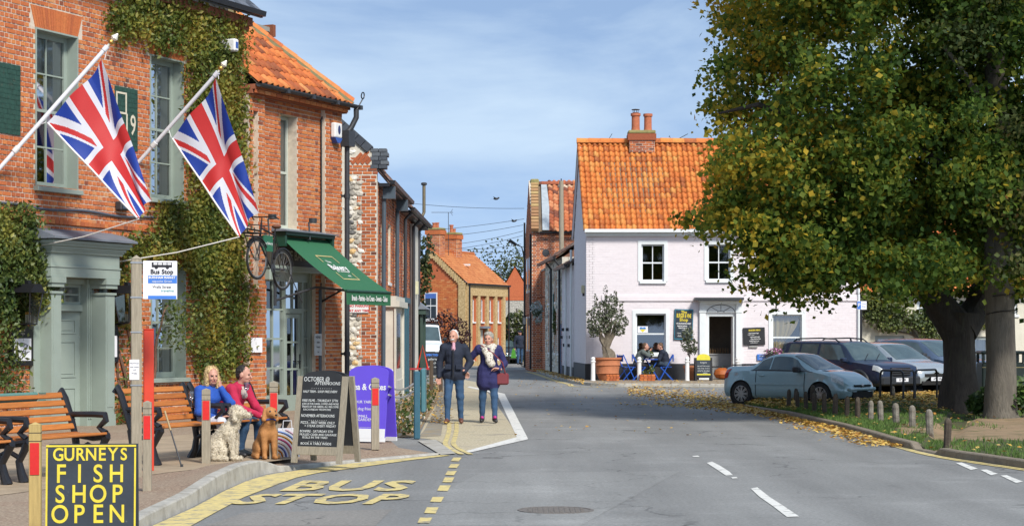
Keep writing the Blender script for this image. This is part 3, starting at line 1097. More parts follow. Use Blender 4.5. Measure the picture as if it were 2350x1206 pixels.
def tiled_roof(parent,M,width,slope,w=0.19,L=0.245,singles=0,vis=None,m=None,m1=None,seed=3,clip=None,name='roof_tile',amp=0.028,seg=6,sag=None,score=None):
 r=random.Random(seed)
 V0,F0=tile_mesh(name,w,L,None,amp,seg)
 me1=mesh_from(name,V0,F0,[m1 or m],None,None,True)if singles else None
 cand=[]
 nu,nv=int(width/w)+1,int(slope/L)+1
 for j in range(nv):
  for i in range(nu):
   u,v=i*w,j*L
   if clip and not clip(u+w/2,v+L/2):continue
   cand.append((u,v))
 one=[]
 if singles:
  ok=[c for c in cand if vis is None or vis(*c)]
  if score:ok.sort(key=lambda c:score(*c))
  one=ok[:singles]
 oneset=set(one)
 V,Fc,T=[],[],[]
 for(u,v)in cand:
  du,dv=r.uniform(-0.006,0.006),r.uniform(-0.010,0.010)
  dn=r.uniform(-0.004,0.006)+(sag(u,v)if sag else 0)
  if(u,v)in oneset:
   o=bpy.data.objects.new(name,me1)
   link(o,parent)
   o.matrix_local=M@Matrix.Translation((u+du,v+dv,dn))@Matrix.Rotation(r.uniform(-0.02,0.02),4,'Z')
  else:
   n=len(V)
   for q in V0:
    p=M@Vector((q[0]+u+du,q[1]+v+dv,q[2]+dn))
    V.append(tuple(p))
   Fc+=[tuple(i+n for i in f)for f in F0]
   T+=[min(1,max(0,r.gauss(0.5,0.25)))]*len(F0)
 if V:
  me=mesh_from(name+'s',V,Fc,[m],T,None,True)
  o=link(bpy.data.objects.new(name+'s',me),parent)
  o['kind']='stuff'
def sash(parent,x0,x1,z0,z1,y,cols=2,rows=4,frame=None,sill=True,reveal=0.0,name='window',bar=0.022,fw=0.07,curtain=None,pane_m=None,sillm=None,sill_d=0.12,box=None):
 """sash window: frame with glazing bars (part) > panes, sill, curtain; frame front at depth y"""
 frame=frame or WHITE
 b=MB()
 b.box(x0,x0+fw,y,y+0.06,z0,z1)
 b.box(x1-fw,x1,y,y+0.06,z0,z1)
 b.box(x0+fw,x1-fw,y+0.001,y+0.059,z1-fw,z1)
 b.box(x0+fw,x1-fw,y+0.001,y+0.059,z0,z0+fw*1.2)
 zm=(z0+z1)/2
 b.box(x0+fw,x1-fw,y+0.006,y+0.058,zm-0.025,zm+0.025)
 gx0,gx1,gz0,gz1=x0+fw,x1-fw,z0+fw*1.2,z1-fw
 for i in range(1,cols):
  xx=gx0+(gx1-gx0)*i/cols
  b.box(xx-bar/2,xx+bar/2,y+0.012,y+0.05,gz0,gz1)
 hr=rows//2
 for half in(0,1):
  a,c=(gz0,zm-0.025)if half==0 else(zm+0.025,gz1)
  for j in range(1,hr):
   zz=a+(c-a)*j/hr
   b.box(gx0,gx1,y+0.014,y+0.048,zz-bar/2,zz+bar/2)
 w=b.build(name,frame,parent)
 for half in(0,1):
  a,c=(gz0,zm-0.025)if half==0 else(zm+0.025,gz1)
  for i in range(cols):
   for j in range(hr):
    p=MB()
    xa,xb=gx0+(gx1-gx0)*i/cols,gx0+(gx1-gx0)*(i+1)/cols
    zz0,zz1=a+(c-a)*j/hr,a+(c-a)*(j+1)/hr
    t=RNG.uniform(-0.004,0.004)
    p.quad((xa,y+0.032+t,zz0),(xb,y+0.032-t,zz0),(xb,y+0.034-t,zz1),(xa,y+0.034+t,zz1))
    p.build('pane',pane_m or GLASS,w)
 if sill:
  p=MB()
  p.bbox(x0-0.07,x1+0.07,y-sill_d-reveal,y+0.02,z0-0.085,z0-0.004,0.008)
  p.build('sill',sillm or frame,w)
 if box:
  p=MB();p.box(x0-0.02,x1+0.02,y+0.9,y+0.92,z0-0.3,z1+0.3)
  p.box(x0-0.02,x1+0.02,y+0.1,y+0.92,z0-0.32,z0-0.3)
  p.build('dark_room',DARK,w)
 if curtain:
  for(ca,cb,cz0,cz1)in curtain:
   xa,xb=gx0+(gx1-gx0)*ca,gx0+(gx1-gx0)*cb
   za,zb=gz0+(gz1-gz0)*cz0,gz0+(gz1-gz0)*cz1
   p=MB()
   n=14
   vs,fs=[],[]
   for k in range(n+1):
    xx=xa+(xb-xa)*k/n
    yy=y+0.085+0.022*math.sin(k*2.2)
    vs+=[(xx,yy,za),(xx,yy,zb)]
   for k in range(n):fs.append((2*k,2*k+2,2*k+3,2*k+1))
   p.add(vs,fs)
   p.build('curtain',CURTAIN,w,smooth=True)
 return w
class WallFrame:
 """facade through (ox, oy) running in direction d (seen left to right); local x along it, local y into the house"""
 def __init__(s,ox,oy,dx,dy):
  n=math.hypot(dx,dy)
  s.o=(ox,oy);s.d=(dx/n,dy/n)
  s.rot=math.atan2(dy,dx)
 def at(s,x,y=0.0):
  """local x where photo column x meets the plane local y = y"""
  ox=s.o[0]-s.d[1]*y;oy=s.o[1]+s.d[0]*y
  k=(x-CX)/FPX
  return(ox-k*oy)/(k*s.d[1]-s.d[0])
 def z(s,x,yp,y=0.0):
  sx=s.at(x,y)
  Y=s.o[1]+s.d[0]*y+s.d[1]*sx
  return EYE-(yp-HY)*Y/FPX
 def world(s,x,y=0.0,z=0.0):
  return Vector((s.o[0]+s.d[0]*x-s.d[1]*y,s.o[1]+s.d[1]*x+s.d[0]*y,z))
 def px(s,x,y,z):
  w=s.world(x,y,z)
  return CX+w.x*FPX/w.y,HY+(EYE-z)*FPX/w.y
HF=WallFrame(-7.61,33.4,0.393,0.919)
inn=thing('brick_inn','long red brick inn with tall sage sash windows behind the benches','building',(-7.61,33.4,0),HF.rot)
ZB,ZT=0.0,7.9
S0,S1=-4.0,5.85
W1=(HF.at(80),HF.at(178),4.12,6.77)
W2=(HF.at(343),HF.at(420),4.14,6.77)
W3=(HF.at(345),HF.at(425),0.85,2.93)
DR=(HF.at(100,0)-0.25,HF.at(212,0),0.0,2.62)
OPS=[W1,W2,W3,DR]
wall_openings('wall',S1,ZT,OPS,MORTAR,inn,0.35,S0,ZB)
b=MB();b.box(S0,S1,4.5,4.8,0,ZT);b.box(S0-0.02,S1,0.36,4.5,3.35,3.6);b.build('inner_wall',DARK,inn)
b=MB();b.box(S1-0.3,S1,0.35,8,0,9.0);b.build('party_wall',MORTAR,inn)
LINT=[]
for(a,c,zt)in((W1[0],W1[1],6.77),(W2[0],W2[1],6.77),(W3[0],W3[1],2.93)):
 LINT.append((a-0.13,c+0.13,zt,zt+0.36))
def in_frame(s,z,y=0.0,m=0):
 x,yy=HF.px(s,y,z)
 return x>m and 0<yy<1206
def inn_vis(s,z):
 x,y=HF.px(s,0,z)
 if x<2 or y<2 or y>960:return False
 if 225<x<600 and y<130:return False
 if x>428:return False
 if x<112 and 470<y<745:return False
 if 60<x<258 and y>540:return False
 if x>235 and y>500:return False
 if x<46 and 150<y<310:return False
 if 268<x<318 and 200<y<350:return False
 if 105<x<300 and 150<y<480 and(x-105)<(y-100):return False
 return True
bricks(inn,S0,S1,ZB,ZT,OPS+LINT,singles=300,vis=inn_vis,score=lambda s,z:s,bond='header',seed=4)
for(a,c,z0_,z1_),wop in zip(LINT,(W1,W2,W3)):
 V,Fc,T=[],[],[]
 n=int((c-a)/0.075)
 for k in range(n):
  f=(k+0.5)/n-0.5
  p0=wop[0]+(wop[1]-wop[0])*(k+0.06)/n;p1=wop[0]+(wop[1]-wop[0])*(k+0.94)/n
  q0=a+(c-a)*(k+0.06)/n;q1=a+(c-a)*(k+0.94)/n
  m_=len(V);yf=-RNG.uniform(0.008,0.015)
  V+=[(p0,yf,z0_),(p1,yf,z0_),(q1,yf,z1_),(q0,yf,z1_),(p0,0.03,z0_),(p1,0.03,z0_),(q1,0.03,z1_),(q0,0.03,z1_)]
  Fc+=[tuple(i+m_ for i in f_)for f_ in[(0,1,2,3),(1,5,6,2),(4,0,3,7),(3,2,6,7),(4,5,1,0)]]
  T+=[min(1,max(0,RNG.gauss(0.5,0.12)))]*5
 o=link(bpy.data.objects.new('arch_bricks',mesh_from('arch_bricks',V,Fc,[BRICK],T)),inn);o['kind']='stuff'
for(a,c,z0_,z1_),cur in((W1,[(0.0,1.0,0.56,1.0),(0.55,1.0,0,0.6)]),(W2,[(0.0,1.0,0.56,1.0),(0.5,1.0,0,0.6)]),(W3,[(0.0,0.35,0.0,1.0),(0.6,1.0,0,1.0)])):
 b=MB()
 b.box(c-0.03,c-0.002,-0.02,0.26,z0_,z1_)
 b.box(a+0.002,a+0.03,-0.02,0.26,z0_,z1_)
 b.box(a+0.03,c-0.03,-0.019,0.26,z1_-0.03,z1_-0.002)
 b.build('window_lining',SAGE,inn)
 sash(inn,a+0.03,c-0.03,z0_+0.01,z1_-0.03,0.2,2,4,SAGE,curtain=cur,sill_d=0.30,fw=0.085,bar=0.026)
ds0,ds1=HF.at(66),HF.at(233)
case=MB()
zE0,zE1=2.62,3.32
for(a,c)in((ds0+0.16,ds0+0.46),(ds1-0.36,ds1-0.06)):
 case.box(a,c,-0.34,-0.02,0.0,0.28);case.box(a+0.015,c-0.015,-0.325,-0.02,0.28,zE0-0.24)
 case.box(a+0.06,c-0.06,-0.333,-0.3,0.4,zE0-0.36)
 case.box(a-0.01,c+0.01,-0.35,-0.02,zE0-0.28,zE0-0.24)
 case.box(a-0.02,c+0.02,-0.36,-0.02,zE0-0.17,zE0-0.10);case.box(a-0.045,c+0.045,-0.385,-0.02,zE0-0.10,zE0)
case.box(ds0,ds0+0.2,-0.10,-0.02,0,zE0)
case.box(ds1-0.1,ds1+0.02,-0.10,-0.02,0,zE0)
case.build('pilaster',SAGE,inn)
ent=MB()
x0e,x1e=ds0+0.10,ds1+0.03
ent.box(x0e,x1e,-0.37,-0.02,zE0+0.002,zE0+0.16)
ent.box(x0e-0.015,x1e+0.015,-0.385,-0.02,zE0+0.16,zE0+0.19)
ent.box(x0e+0.01,x1e-0.01,-0.36,-0.02,zE0+0.19,zE0+0.40)
for k,(d,h)in enumerate(((0.03,0.035),(0.05,0.03),(0.075,0.05),(0.12,0.04),(0.15,0.05))):
 zz=zE0+0.40+sum((0.035,0.03,0.05,0.04,0.05)[:k])
 ent.box(x0e-d,x1e+d,-0.37-d,-0.02,zz+0.0005,zz+h)
ent.build('entablature',SAGE,inn)
b=MB();b.prism([(-0.60,zE1-0.078),(-0.02,zE1-0.078),(-0.02,zE1+0.12),(-0.3,zE1+0.06),(-0.60,zE1-0.045)],x0e-0.2,x1e+0.2,'x')
b.build('lead_cap',LEAD,inn)
da,dc=DR[0],DR[1]
b=MB()
b.box(dc-0.20,dc-0.005,-0.03,0.34,0,2.61)
for k in range(3):b.box(dc-0.17+k*0.055,dc-0.145+k*0.055,-0.05,-0.03,0.2,2.45)
b.box(da+0.005,da+0.1,-0.03,0.34,0,2.61)
b.box(da+0.1,dc-0.2,0.02,0.3,2.52,2.61)
b.box(da+0.1,dc-0.2,0.06,0.26,2.06,2.17)
b.build('door_frame',SAGE,inn)
fl=MB()
fx0,fx1=da+0.1,dc-0.2
fl.box(fx0,fx0+0.05,0.1,0.15,2.171,2.519);fl.box(fx1-0.05,fx1,0.1,0.15,2.171,2.519)
fl.box(fx0+0.05,fx1-0.05,0.101,0.149,2.47,2.519);fl.box(fx0+0.05,fx1-0.05,0.101,0.149,2.171,2.22)
fl.box(fx0+0.05,fx1-0.05,0.11,0.14,2.33,2.355)
for k in(1,2):fl.box(fx0+(fx1-fx0)*k/3-0.012,fx0+(fx1-fx0)*k/3+0.012,0.112,0.138,2.22,2.47)
fl=fl.build('fanlight',SAGE,inn)
b=MB();b.quad((fx0+0.04,0.125,2.2),(fx1-0.04,0.125,2.2),(fx1-0.04,0.127,2.49),(fx0+0.04,0.127,2.49));b.build('pane',GLASS,fl)
X=Matrix.Translation((fx1,0.12,0))@Matrix.Rotation(math.radians(-12),4,'Z')
b=MB();b.X=X
wd=fx1-fx0
b.box(-wd,0,0,0.05,0.02,2.05)
dleaf=b.build('door',SAGE,inn)
b=MB();b.X=X
for(xa,xb)in((-wd+0.1,-wd/2-0.05),(-wd/2+0.05,-0.1)):
 for(za,zb)in((0.2,0.75),(0.92,1.55),(1.67,1.92)):
  for(p,q,r_,s_)in((xa,xb,za,za+0.025),(xa,xb,zb-0.025,zb),(xa,xa+0.025,za+0.025,zb-0.025),(xb-0.025,xb,za+0.025,zb-0.025)):
   b.box(p,q,-0.014,0.0,r_,s_)
  b.box(xa+0.06,xb-0.06,-0.01,0.0,za+0.06,zb-0.06)
b.build('panel',SAGE,dleaf)
BRASS=mat('brass',(0.55,0.36,0.10),0.35,0.9,nscale=20,namt=0.15)
b=MB()
for zz in(1.66,0.82):b.box(fx1+0.002,fx1+0.05,0.085,0.1,zz,zz+0.17)
b.build('hinge',BRASS,dleaf)
PGREEN=mat('painted_green_brick',(0.018,0.062,0.045),0.7,nscale=15,namt=0.35,bscale=50,bstr=0.3,dirt=((0.10,0.08,0.055),6,0.6,0.8))
CREAM=mat('cream_lettering',(0.60,0.55,0.42),0.7,nscale=20,namt=0.15)
def painted_patch(a,c,z0_,z1_):
 b=MB();nzb=int(round((z1_-z0_)/0.083));ch=(z1_-z0_)/nzb
 for j in range(nzb):
  x=a-(0.059 if j%2 else 0)
  while x<c:
   p,q=max(a,x)+0.003,min(c,x+0.118)-0.003
   if q-p>0.02:b.box(p,q,-0.020-RNG.uniform(0,0.004),0.0,z0_+j*ch+0.003,z0_+(j+1)*ch-0.003)
   x+=0.118
 b.box(a,c,-0.0165,0.0,z0_,z1_)
 return b.build('painted_sign',PGREEN,inn)
painted_patch(HF.at(-60),HF.at(45),HF.z(45,312),HF.z(45,152))
p2=painted_patch(HF.at(262),HF.at(314),HF.z(300,346),HF.z(300,204))
sc_=(HF.at(262)+HF.at(314))/2
M=plane_m((sc_,-0.0265,HF.z(290,275)),(1,0,0))
lettering([('19',0.10,-0.10,0.52,0.004,0.75)],CREAM,p2,M)
b=MB()
za,zb=HF.z(280,262),HF.z(280,212)
xa,xb=HF.at(264),HF.at(288)
for(p,q,r_,s_)in((xa,xb,zb-0.035,zb),(xa,xb,za,za+0.035),(xa,xa+0.035,za+0.035,zb-0.035),(xb-0.035,xb,za+0.035,zb-0.035)):b.box(p,q,-0.030,-0.02,r_,s_)
b.build('painted_frame',CREAM,p2)
b=MB();zc=HF.z(150,482)
b.tube([(S0,-0.03,zc+0.1)]+[(s,-0.035,zc+0.02*math.sin(s*3))for s in np.linspace(-2.2,HF.at(355),24)],0.022,6)
b.build('cable_run',mat('grey_cable',(0.09,0.11,0.14),0.6),inn)
b=MB();b.t=0.3
zc=HF.z(200,520)
for k in range(int((S1-S0)/0.118)):
 b.t=min(1,max(0,RNG.gauss(0.45,0.2)))
 b.box(S0+k*0.118+0.004,S0+(k+1)*0.118-0.004,-0.05,0.0,zc,zc+0.07)
o=b.build('brick_band',BRICK,inn,tint=True);o['kind']='stuff'
b=MB();b.box(S0,S1+0.02,-0.12,-0.02,ZT-0.25,ZT-0.17);b.box(S0,S1+0.02,-0.2,-0.02,ZT-0.17,ZT);b.build('cornice',mat('cornice_brick',(0.30,0.10,0.05),0.9,nscale=20,namt=0.3),inn)
b=MB();b.prism([(-0.45,ZT+0.02),(-0.33,ZT+0.02),(-0.30,ZT+0.12),(-0.36,ZT+0.12),(-0.38,ZT+0.06),(-0.42,ZT+0.06),(-0.44,ZT+0.12),(-0.47,ZT+0.12)],S0,S1+0.1,'x')
b.build('gutter',BLACK,inn)
SLATE=mat('slate',None,0.6,nscale=6,namt=0.25,src='attr',cols=[(0.04,0.045,0.055),(0.075,0.085,0.10),(0.12,0.13,0.15)])
b=MB()
for j in range(18):
 k=0
 x=S0-(0.14 if j%2 else 0)
 while x<S1+0.1:
  b.t=RNG.random()
  ya,yb=-0.38+j*0.17,-0.38+(j+1)*0.17+0.05
  za=ZT+0.12+j*0.14
  b.quad((x+0.004,ya,za+0.012),(min(x+0.276,S1+0.1),ya,za+0.012),(min(x+0.276,S1+0.1),yb,za+0.16+0.03),(x+0.004,yb,za+0.16+0.03))
  x+=0.28
b.box(S0,S1+0.1,-0.38,-0.33,ZT,ZT+0.12)
o=b.build('slate_roof',SLATE,inn,tint=True);o['kind']='stuff'
def inside(poly,x,y):
 c=False
 for i in range(len(poly)):
  (x1,y1),(x2,y2)=poly[i],poly[i-1]
  if(y1>y)!=(y2>y)and x<(x2-x1)*(y-y1)/(y2-y1)+x1:c=not c
 return c
def creeper_pts(poly,n,y0,y1,edge=11.0):
 """points over an outline read on the wall plane, standing y0..y1 off the wall, thinning at the edge"""
 xs=[p[0]for p in poly];ys=[p[1]for p in poly]
 out=[]
 while len(out)<n:
  x=RNG.uniform(min(xs)-edge,max(xs)+edge);y=RNG.uniform(min(ys)-edge,max(ys)+edge)
  jx,jy=x+RNG.gauss(0,edge),y+RNG.gauss(0,edge)
  if not inside(poly,jx,jy):continue
  d=RNG.uniform(y0,y1)
  s=HF.at(x);z=HF.z(x,y)
  w=HF.world(s,-d,z)
  out.append((w.x,w.y,w.z))
 return np.array(out)
IVY=mat('creeper_leaf',None,0.55,nscale=2,namt=0.2,src='attr',cols=[(0.04,0.07,0.014),(0.105,0.15,0.026),(0.19,0.215,0.036),(0.31,0.28,0.045),(0.40,0.29,0.05)],translucent=0.4,world_space=True)
IVYD=mat('dark_creeper_leaf',None,0.5,nscale=2,namt=0.2,src='attr',cols=[(0.022,0.05,0.013),(0.065,0.11,0.024),(0.13,0.17,0.036),(0.30,0.29,0.055)],translucent=0.35,world_space=True)
STEM=mat('creeper_stem',(0.16,0.09,0.06),0.9,nscale=20,namt=0.3)
def stems(paths,r,parent,name='stem'):
 b=MB()
 for path in paths:
  pts=[]
  for i,(x,y)in enumerate(smooth_px(path,5)):
   s=HF.at(x);z=HF.z(x,y)
   pts.append(HF.world(s,-0.04-0.02*math.sin(i*1.3),z))
  b.tube(pts,[r*(1-0.6*i/len(pts))for i in range(len(pts))],6)
 return b.build(name,STEM,parent,smooth=True)
def creeper(label,polys,m,st,leafs,cat='climber',size=0.1):
 root=thing('climbing_plant',label,cat,(0,0,0))
 stems(st,0.035,root)
 PP=[]
 for poly,n,y0,y1 in polys:PP.append(creeper_pts(poly,n,y0,y1))
 P=np.concatenate(PP)
 nn=smooth_noise(P,2.6,8)*0.26+smooth_noise(P,9,9)*0.12
 t=np.clip(0.52+nn+NR.normal(size=len(P))*0.17,0,1)
 out=np.tile([0.919,-0.393,-0.35],(len(P),1))
 o=leaf_obj('foliage',P,NR.uniform(0.6,1.25,len(P))*size,t,m,root,out=out,outw=0.8,aspect=0.55)
 o['kind']='stuff'
 return root
TOPBAND=[(240,20),(300,-8),(420,0),(470,30),(545,45),(552,95),(540,135),(470,128),(420,120),(350,118),(300,78),(272,105),(262,80),(238,70)]
COLUMN=[(425,115),(545,110),(548,200),(556,300),(552,420),(545,470),(545,560),(556,640),(572,700),(560,790),(545,850),(500,868),(450,872),(433,800),(440,720),(432,640),(428,560),(434,470),(425,300),(420,180)]
MID=[(352,470),(430,462),(470,500),(540,560),(540,640),(440,640),(400,600),(330,600),(262,590),(280,545),(345,540)]
SIDE=[(262,585),(305,590),(300,650),(300,760),(262,740),(238,690),(240,640)]
creeper('large yellowing green creeper over the inn wall from eaves to bench',[(TOPBAND,4600,0.03,0.28),(COLUMN,13500,0.02,0.2),(MID,5200,0.02,0.26),(SIDE,700,0.02,0.16)],IVY,[[(520,950),(500,860),(470,700),(455,560),(440,400),(430,200),(470,80)],[(470,560),(400,540),(330,545),(270,600)],[(455,470),(400,490),(360,500)],[(300,960),(285,880),(262,760),(255,650),(290,590)],[(290,940),(300,830),(280,700),(265,620)],[(280,950),(265,840),(250,720)]],0)
BUSH=[(-60,480),(40,472),(70,500),(75,545),(105,580),(112,625),(100,690),(60,720),(30,745),(-60,740)]
LOWB=[(-60,740),(25,745),(30,830),(45,905),(-60,925)]
creeper('dark green bushy climber left of the sage door case',[(BUSH,6000,0.02,0.32),(LOWB,900,0.02,0.3)],IVYD,[[(20,980),(10,880),(15,780),(30,640),(20,520)],[(-20,980),(-10,760),(-30,560)]],0,size=0.095)
BAY=[(330,690),(385,680),(400,720),(412,755),(395,790),(345,800),(325,760)]
LOWR=[(240,880),(300,890),(310,985),(235,1000)]
creeper('small leafy shrub in front of the lower inn window by the red post',[(BAY,620,0.3,0.75),(LOWR,500,0.05,0.4),([(236,700),(300,720),(300,880),(262,880)],160,0.02,0.12)],IVYD,[[(360,960),(350,860),(360,760),(380,700)]],0,cat='shrub',size=0.09)
LAMPG=glass_mat('lantern_glass',(0.75,0.72,0.62),0.2)
def lantern(x,y,label):
 s,z=HF.at(x,-0.35),HF.z(x,y,-0.35)
 w=HF.world(s,-0.35,z)
 t=thing('wall_lantern',label,'lantern',w,HF.rot,'lanterns either side of the inn door')
 b=MB()
 for i in(-1,1):
  for j in(-1,1):b.bar((i*0.10,j*0.10,-0.28),(i*0.17,j*0.17,0.22),0.018,0.018)
 b.box(-0.11,0.11,-0.11,0.11,-0.30,-0.28)
 b.prism([(-0.2,0.22),(0.2,0.22),(0.08,0.36),(-0.08,0.36)],-0.2,0.2)
 b.box(-0.04,0.04,-0.04,0.04,0.36,0.42)
 b.bar((0,0,-0.29),(0,0.34,-0.33),0.03,0.03)
 b.build('frame',BLACK,t)
 b=MB()
 for(i,j)in((1,0),(-1,0),(0,1),(0,-1)):
  a=0.098;c=0.165
  if i:b.quad((i*a,-a,-0.27),(i*a,a,-0.27),(i*c,c,0.21),(i*c,-c,0.21))
  else:b.quad((-a,j*a,-0.27),(a,j*a,-0.27),(c,j*c,0.21),(-c,j*c,0.21))
 b.build('glass',LAMPG,t)
 b=MB()
 for k in(-1,0,1):b.tube([(k*0.05,0,-0.27),(k*0.05,0,-0.14)],0.014,8)
 b.build('candle',WHITE,t)
 b=MB()
 for k in(-1,0,1):b.ell((k*0.05,0,-0.115),(0.014,0.014,0.026),seg=8)
 b.build('bulb',mat('amber_bulb',(0.8,0.4,0.1),0.4),t)
lantern(64,702,'black glass lantern half hidden by the bush left of the inn door')
lantern(292,702,'black glass lantern behind the bus stop post')
PAPER=mat('printed_paper',(0.78,0.78,0.80),0.6,nscale=3,namt=0.04)
INK=mat('black_ink',(0.02,0.02,0.025),0.7)
def menu_case(x0,x1,y0,y1,label,art):
 a,c=HF.at(x0),HF.at(x1);xm=(x0+x1)/2
 z0_,z1_=HF.z(xm,y1),HF.z(xm,y0)
 t=thing('menu_case',label,'menu case',HF.world((a+c)/2,-0.02,z0_),HF.rot,'menu cases beside the inn door')
 w,h=(c-a),z1_-z0_
 b=MB()
 pts=[(-w/2,0),(w/2,0),(w/2,h-0.13)]+[(w/2*math.cos(q)*0.86,h-0.09+0.09*math.sin(q))for q in np.linspace(0.2,math.pi-0.2,9)]+[(-w/2,h-0.13)]
 b.prism(pts,-0.07,0.0)
 b.build('case',BLACK,t)
 b=MB();b.box(-w/2+0.06,w/2-0.06,-0.075,-0.0701,0.08,h-0.22);p=b.build('sheet',PAPER,t)
 M=plane_m((0,-0.0762,h/2-0.05),(1,0,0))
 if art:
  b=MB()
  for k in range(12):
   q=RNG.uniform(-0.3,1.0);r_=RNG.uniform(0.06,0.16)
   cx,cz=RNG.uniform(-0.1,0.1),0.12+RNG.random()*(h-0.4)
   b.bar((cx-r_*math.cos(q),-0.0765,cz-r_*math.sin(q)),(cx+r_*math.cos(q),-0.0765,cz+r_*math.sin(q)),0.002,0.012)
  b.build('drawing',INK,p)
 else:
  lettering([(s_,0,0.22-0.05*k,0.04)for k,s_ in enumerate(['MENU','soup  5','crab  9','fish  12','pie  11','steak  16','salad  8','tart  6','cheese  7'])],INK,p,M)
 M2=plane_m((0,-0.0715,h-0.13),(1,0,0))
 lettering([('Food',0,0.04,0.06),('Menu',0,-0.01,0.05),('*',0,-0.05,0.05)],CREAM,t,M2)
menu_case(17,66,745,838,'black arched menu case holding a line drawing, left of the door',True)
menu_case(229,263,741,829,'black arched menu case holding a printed list, right of the door',False)
FLAGM=[mat('flag_blue',(0.015,0.055,0.36),0.6,nscale=60,namt=0.08,translucent=0.35),mat('flag_white',(0.76,0.78,0.84),0.6,nscale=60,namt=0.05,translucent=0.35),mat('flag_red',(0.62,0.035,0.035),0.6,nscale=60,namt=0.08,translucent=0.35)]
def jack(u,v):
 """material index of the union flag at u 0..5 (hoist to fly), v 0..3"""
 x,y=u-2.5,v-1.5
 if abs(y)<0.3 or abs(x)<0.3:return 2
 if abs(y)<0.5 or abs(x)<0.5:return 1
 L=math.hypot(5,3)
 for sgn in(1,-1):
  d=(y*5-sgn*x*3)/L
  if abs(d)<0.3:
   side=1 if(x<0)==(sgn>0)else-1
   if sgn>0:on=(d>-0.2 and d<0)if x>0 else(d>0 and d<0.2)
   else:on=(d>0 and d<0.2)if x>0 else(d<0 and d>-0.2)
   if x>0 and sgn>0:on=0<d<0.2
   if x<0 and sgn>0:on=-0.2<d<0
   if x<0 and sgn<0:on=-0.2<d<0
   if x>0 and sgn<0:on=0<d<0.2
   return 2 if on else 1
 return 0
POLE=mat('white_pole',(0.72,0.74,0.77),0.35,nscale=4,namt=0.06)
def flag(base,tip,fin,H0,H1,F1,F0,Yb,Yt,seed,label,tether):
 t=thing('union_flag',label,'flag',(0,0,0),0,'union flags on the inn')
 B,T=wp(*base,Yb),wp(*tip,Yt)
 b=MB()
 b.tube([B,T],0.035,12);b.tube([T-(T-B).normalized()*0.09,T],0.045,12)
 b.build('pole',POLE,t,smooth=True)
 Fp=wp(*fin,Yt)
 b=MB()
 ax=(Fp-T).normalized()
 b.tube([T,T+ax*0.05],0.02,8);b.tube([T+ax*0.05,T+ax*0.09,T+ax*0.13],[0.03,0.055,0.03],10,m=1)
 b.tube([T+ax*0.13,T+ax*0.17,T+ax*0.26],[0.04,0.062,0.012],8)
 b.build('finial',[mat('pale_gilt',(0.80,0.76,0.62),0.35,0.3),BRASS],t,smooth=True)
 b=MB()
 m_=B.lerp(T,0.2);dd=(T-B).normalized()
 b.tube([m_-dd*0.05,m_+dd*0.05],0.05,10);b.build('bracket',WHITE,t,smooth=True)
 Yh=(Yb+Yt)/2
 c00,c01=wp(*H1,Yh+0.02),wp(*H0,Yt)
 c10,c11=wp(*F1,Yh-0.25),wp(*F0,Yh+0.25)
 NU_,NV_=190,114
 V=[]
 r=random.Random(seed);ph=r.uniform(0,6)
 for i in range(NU_+1):
  u=i/NU_
  for j in range(NV_+1):
   v=j/NV_
   p=c00*(1-u)*(1-v)+c01*(1-u)*v+c10*u*(1-v)+c11*u*v
   s_=math.sin(math.pi*u)
   p=p+Vector((0.05*s_*v*v+0.015*math.sin(3*u+ph),0.0,-0.03*s_*v**3))
   fold=0.10*v*math.sin(v*8.5+u*2.2+ph)*(0.35+u)+0.035*math.sin(u*13+v*5+ph)
   p.y+=fold-0.30*max(0,v-0.72)*(1.2-u)
   p.x+=0.05*v*math.sin(v*9+u*3+ph)
   V.append(tuple(p))
 Fc,fm=[],[]
 for i in range(NU_):
  for j in range(NV_):
   a=i*(NV_+1)+j
   Fc.append((a,a+NV_+1,a+NV_+2,a+1))
   fm.append(jack((i+0.5)/NU_*5,(j+0.5)/NV_*3))
 me=mesh_from('cloth',V,Fc,FLAGM,None,fm,True)
 link(bpy.data.objects.new('cloth',me),t)
 b=MB()
 b.tube([c00,B.lerp(T,0.38)],0.006,5);b.tube([c01,T],0.006,5)
 b.build('cord',WHITE,t)
 q=[V[i*(NV_+1)]for i in range(0,NU_+1,6)]
 b=MB();b.tube([Vector(p)+Vector((0.004,-0.012,-0.012))for p in q],0.017,6);b.build('hem',WHITE,t,smooth=True)
 W=HF.world(HF.at(tether[0]),-0.02,HF.z(*tether))if tether[2:]==()else wp(tether[0],tether[1],tether[2])
 b=MB();C=Vector(V[NU_*(NV_+1)])
 b.tube([C,C.lerp(W,0.5)+Vector((0,0,-0.05)),W],0.011,6)
 tag(b.build('rope',mat('white_rope',(0.66,0.64,0.58),0.9,nscale=60,namt=0.35)),('white rope from the left flag to the inn wall' if seed==3 else 'white rope from the right flag past the bus stop sign'),'rope','ropes holding the flags')
flag((-15,402),(247,106),(262,88),(240,137),(106,280),(320,502),(346,462),31.6,31.67,3,'union flag on the white pole at far left, above the door',(68,568))
flag((318,372),(500,166),(515,146),(502,182),(393,316),(551,543),(589,488),35.4,34.75,7,'union flag on the white pole nearer the bakery, before the creeper',(258,602))
def wallbox(name,label,cat,x,y,w,h,d,m,F_=HF,group=None,parts=None):
 s,z=F_.at(x),F_.z(x,y)
 b=MB();b.bbox(-w/2,w/2,-d,0,-h/2,h/2,min(w,h,d)*0.15)
 t=thing(name,label,cat,F_.world(s,-0.017,z),F_.rot,group)
 b.build('case',m,t)
 return t
t=wallbox('flood_light','small dark flood light on the brick under the left flag','lamp',272,473,0.28,0.16,0.14,IRON)
b=MB();b.box(-0.1,0.1,-0.146,-0.1405,-0.05,0.05);b.build('lens',GLASS,t)
t=wallbox('alarm_box','small white alarm box with blue mark among the inn creeper','alarm',507,106,0.16,0.24,0.34,WHITE)
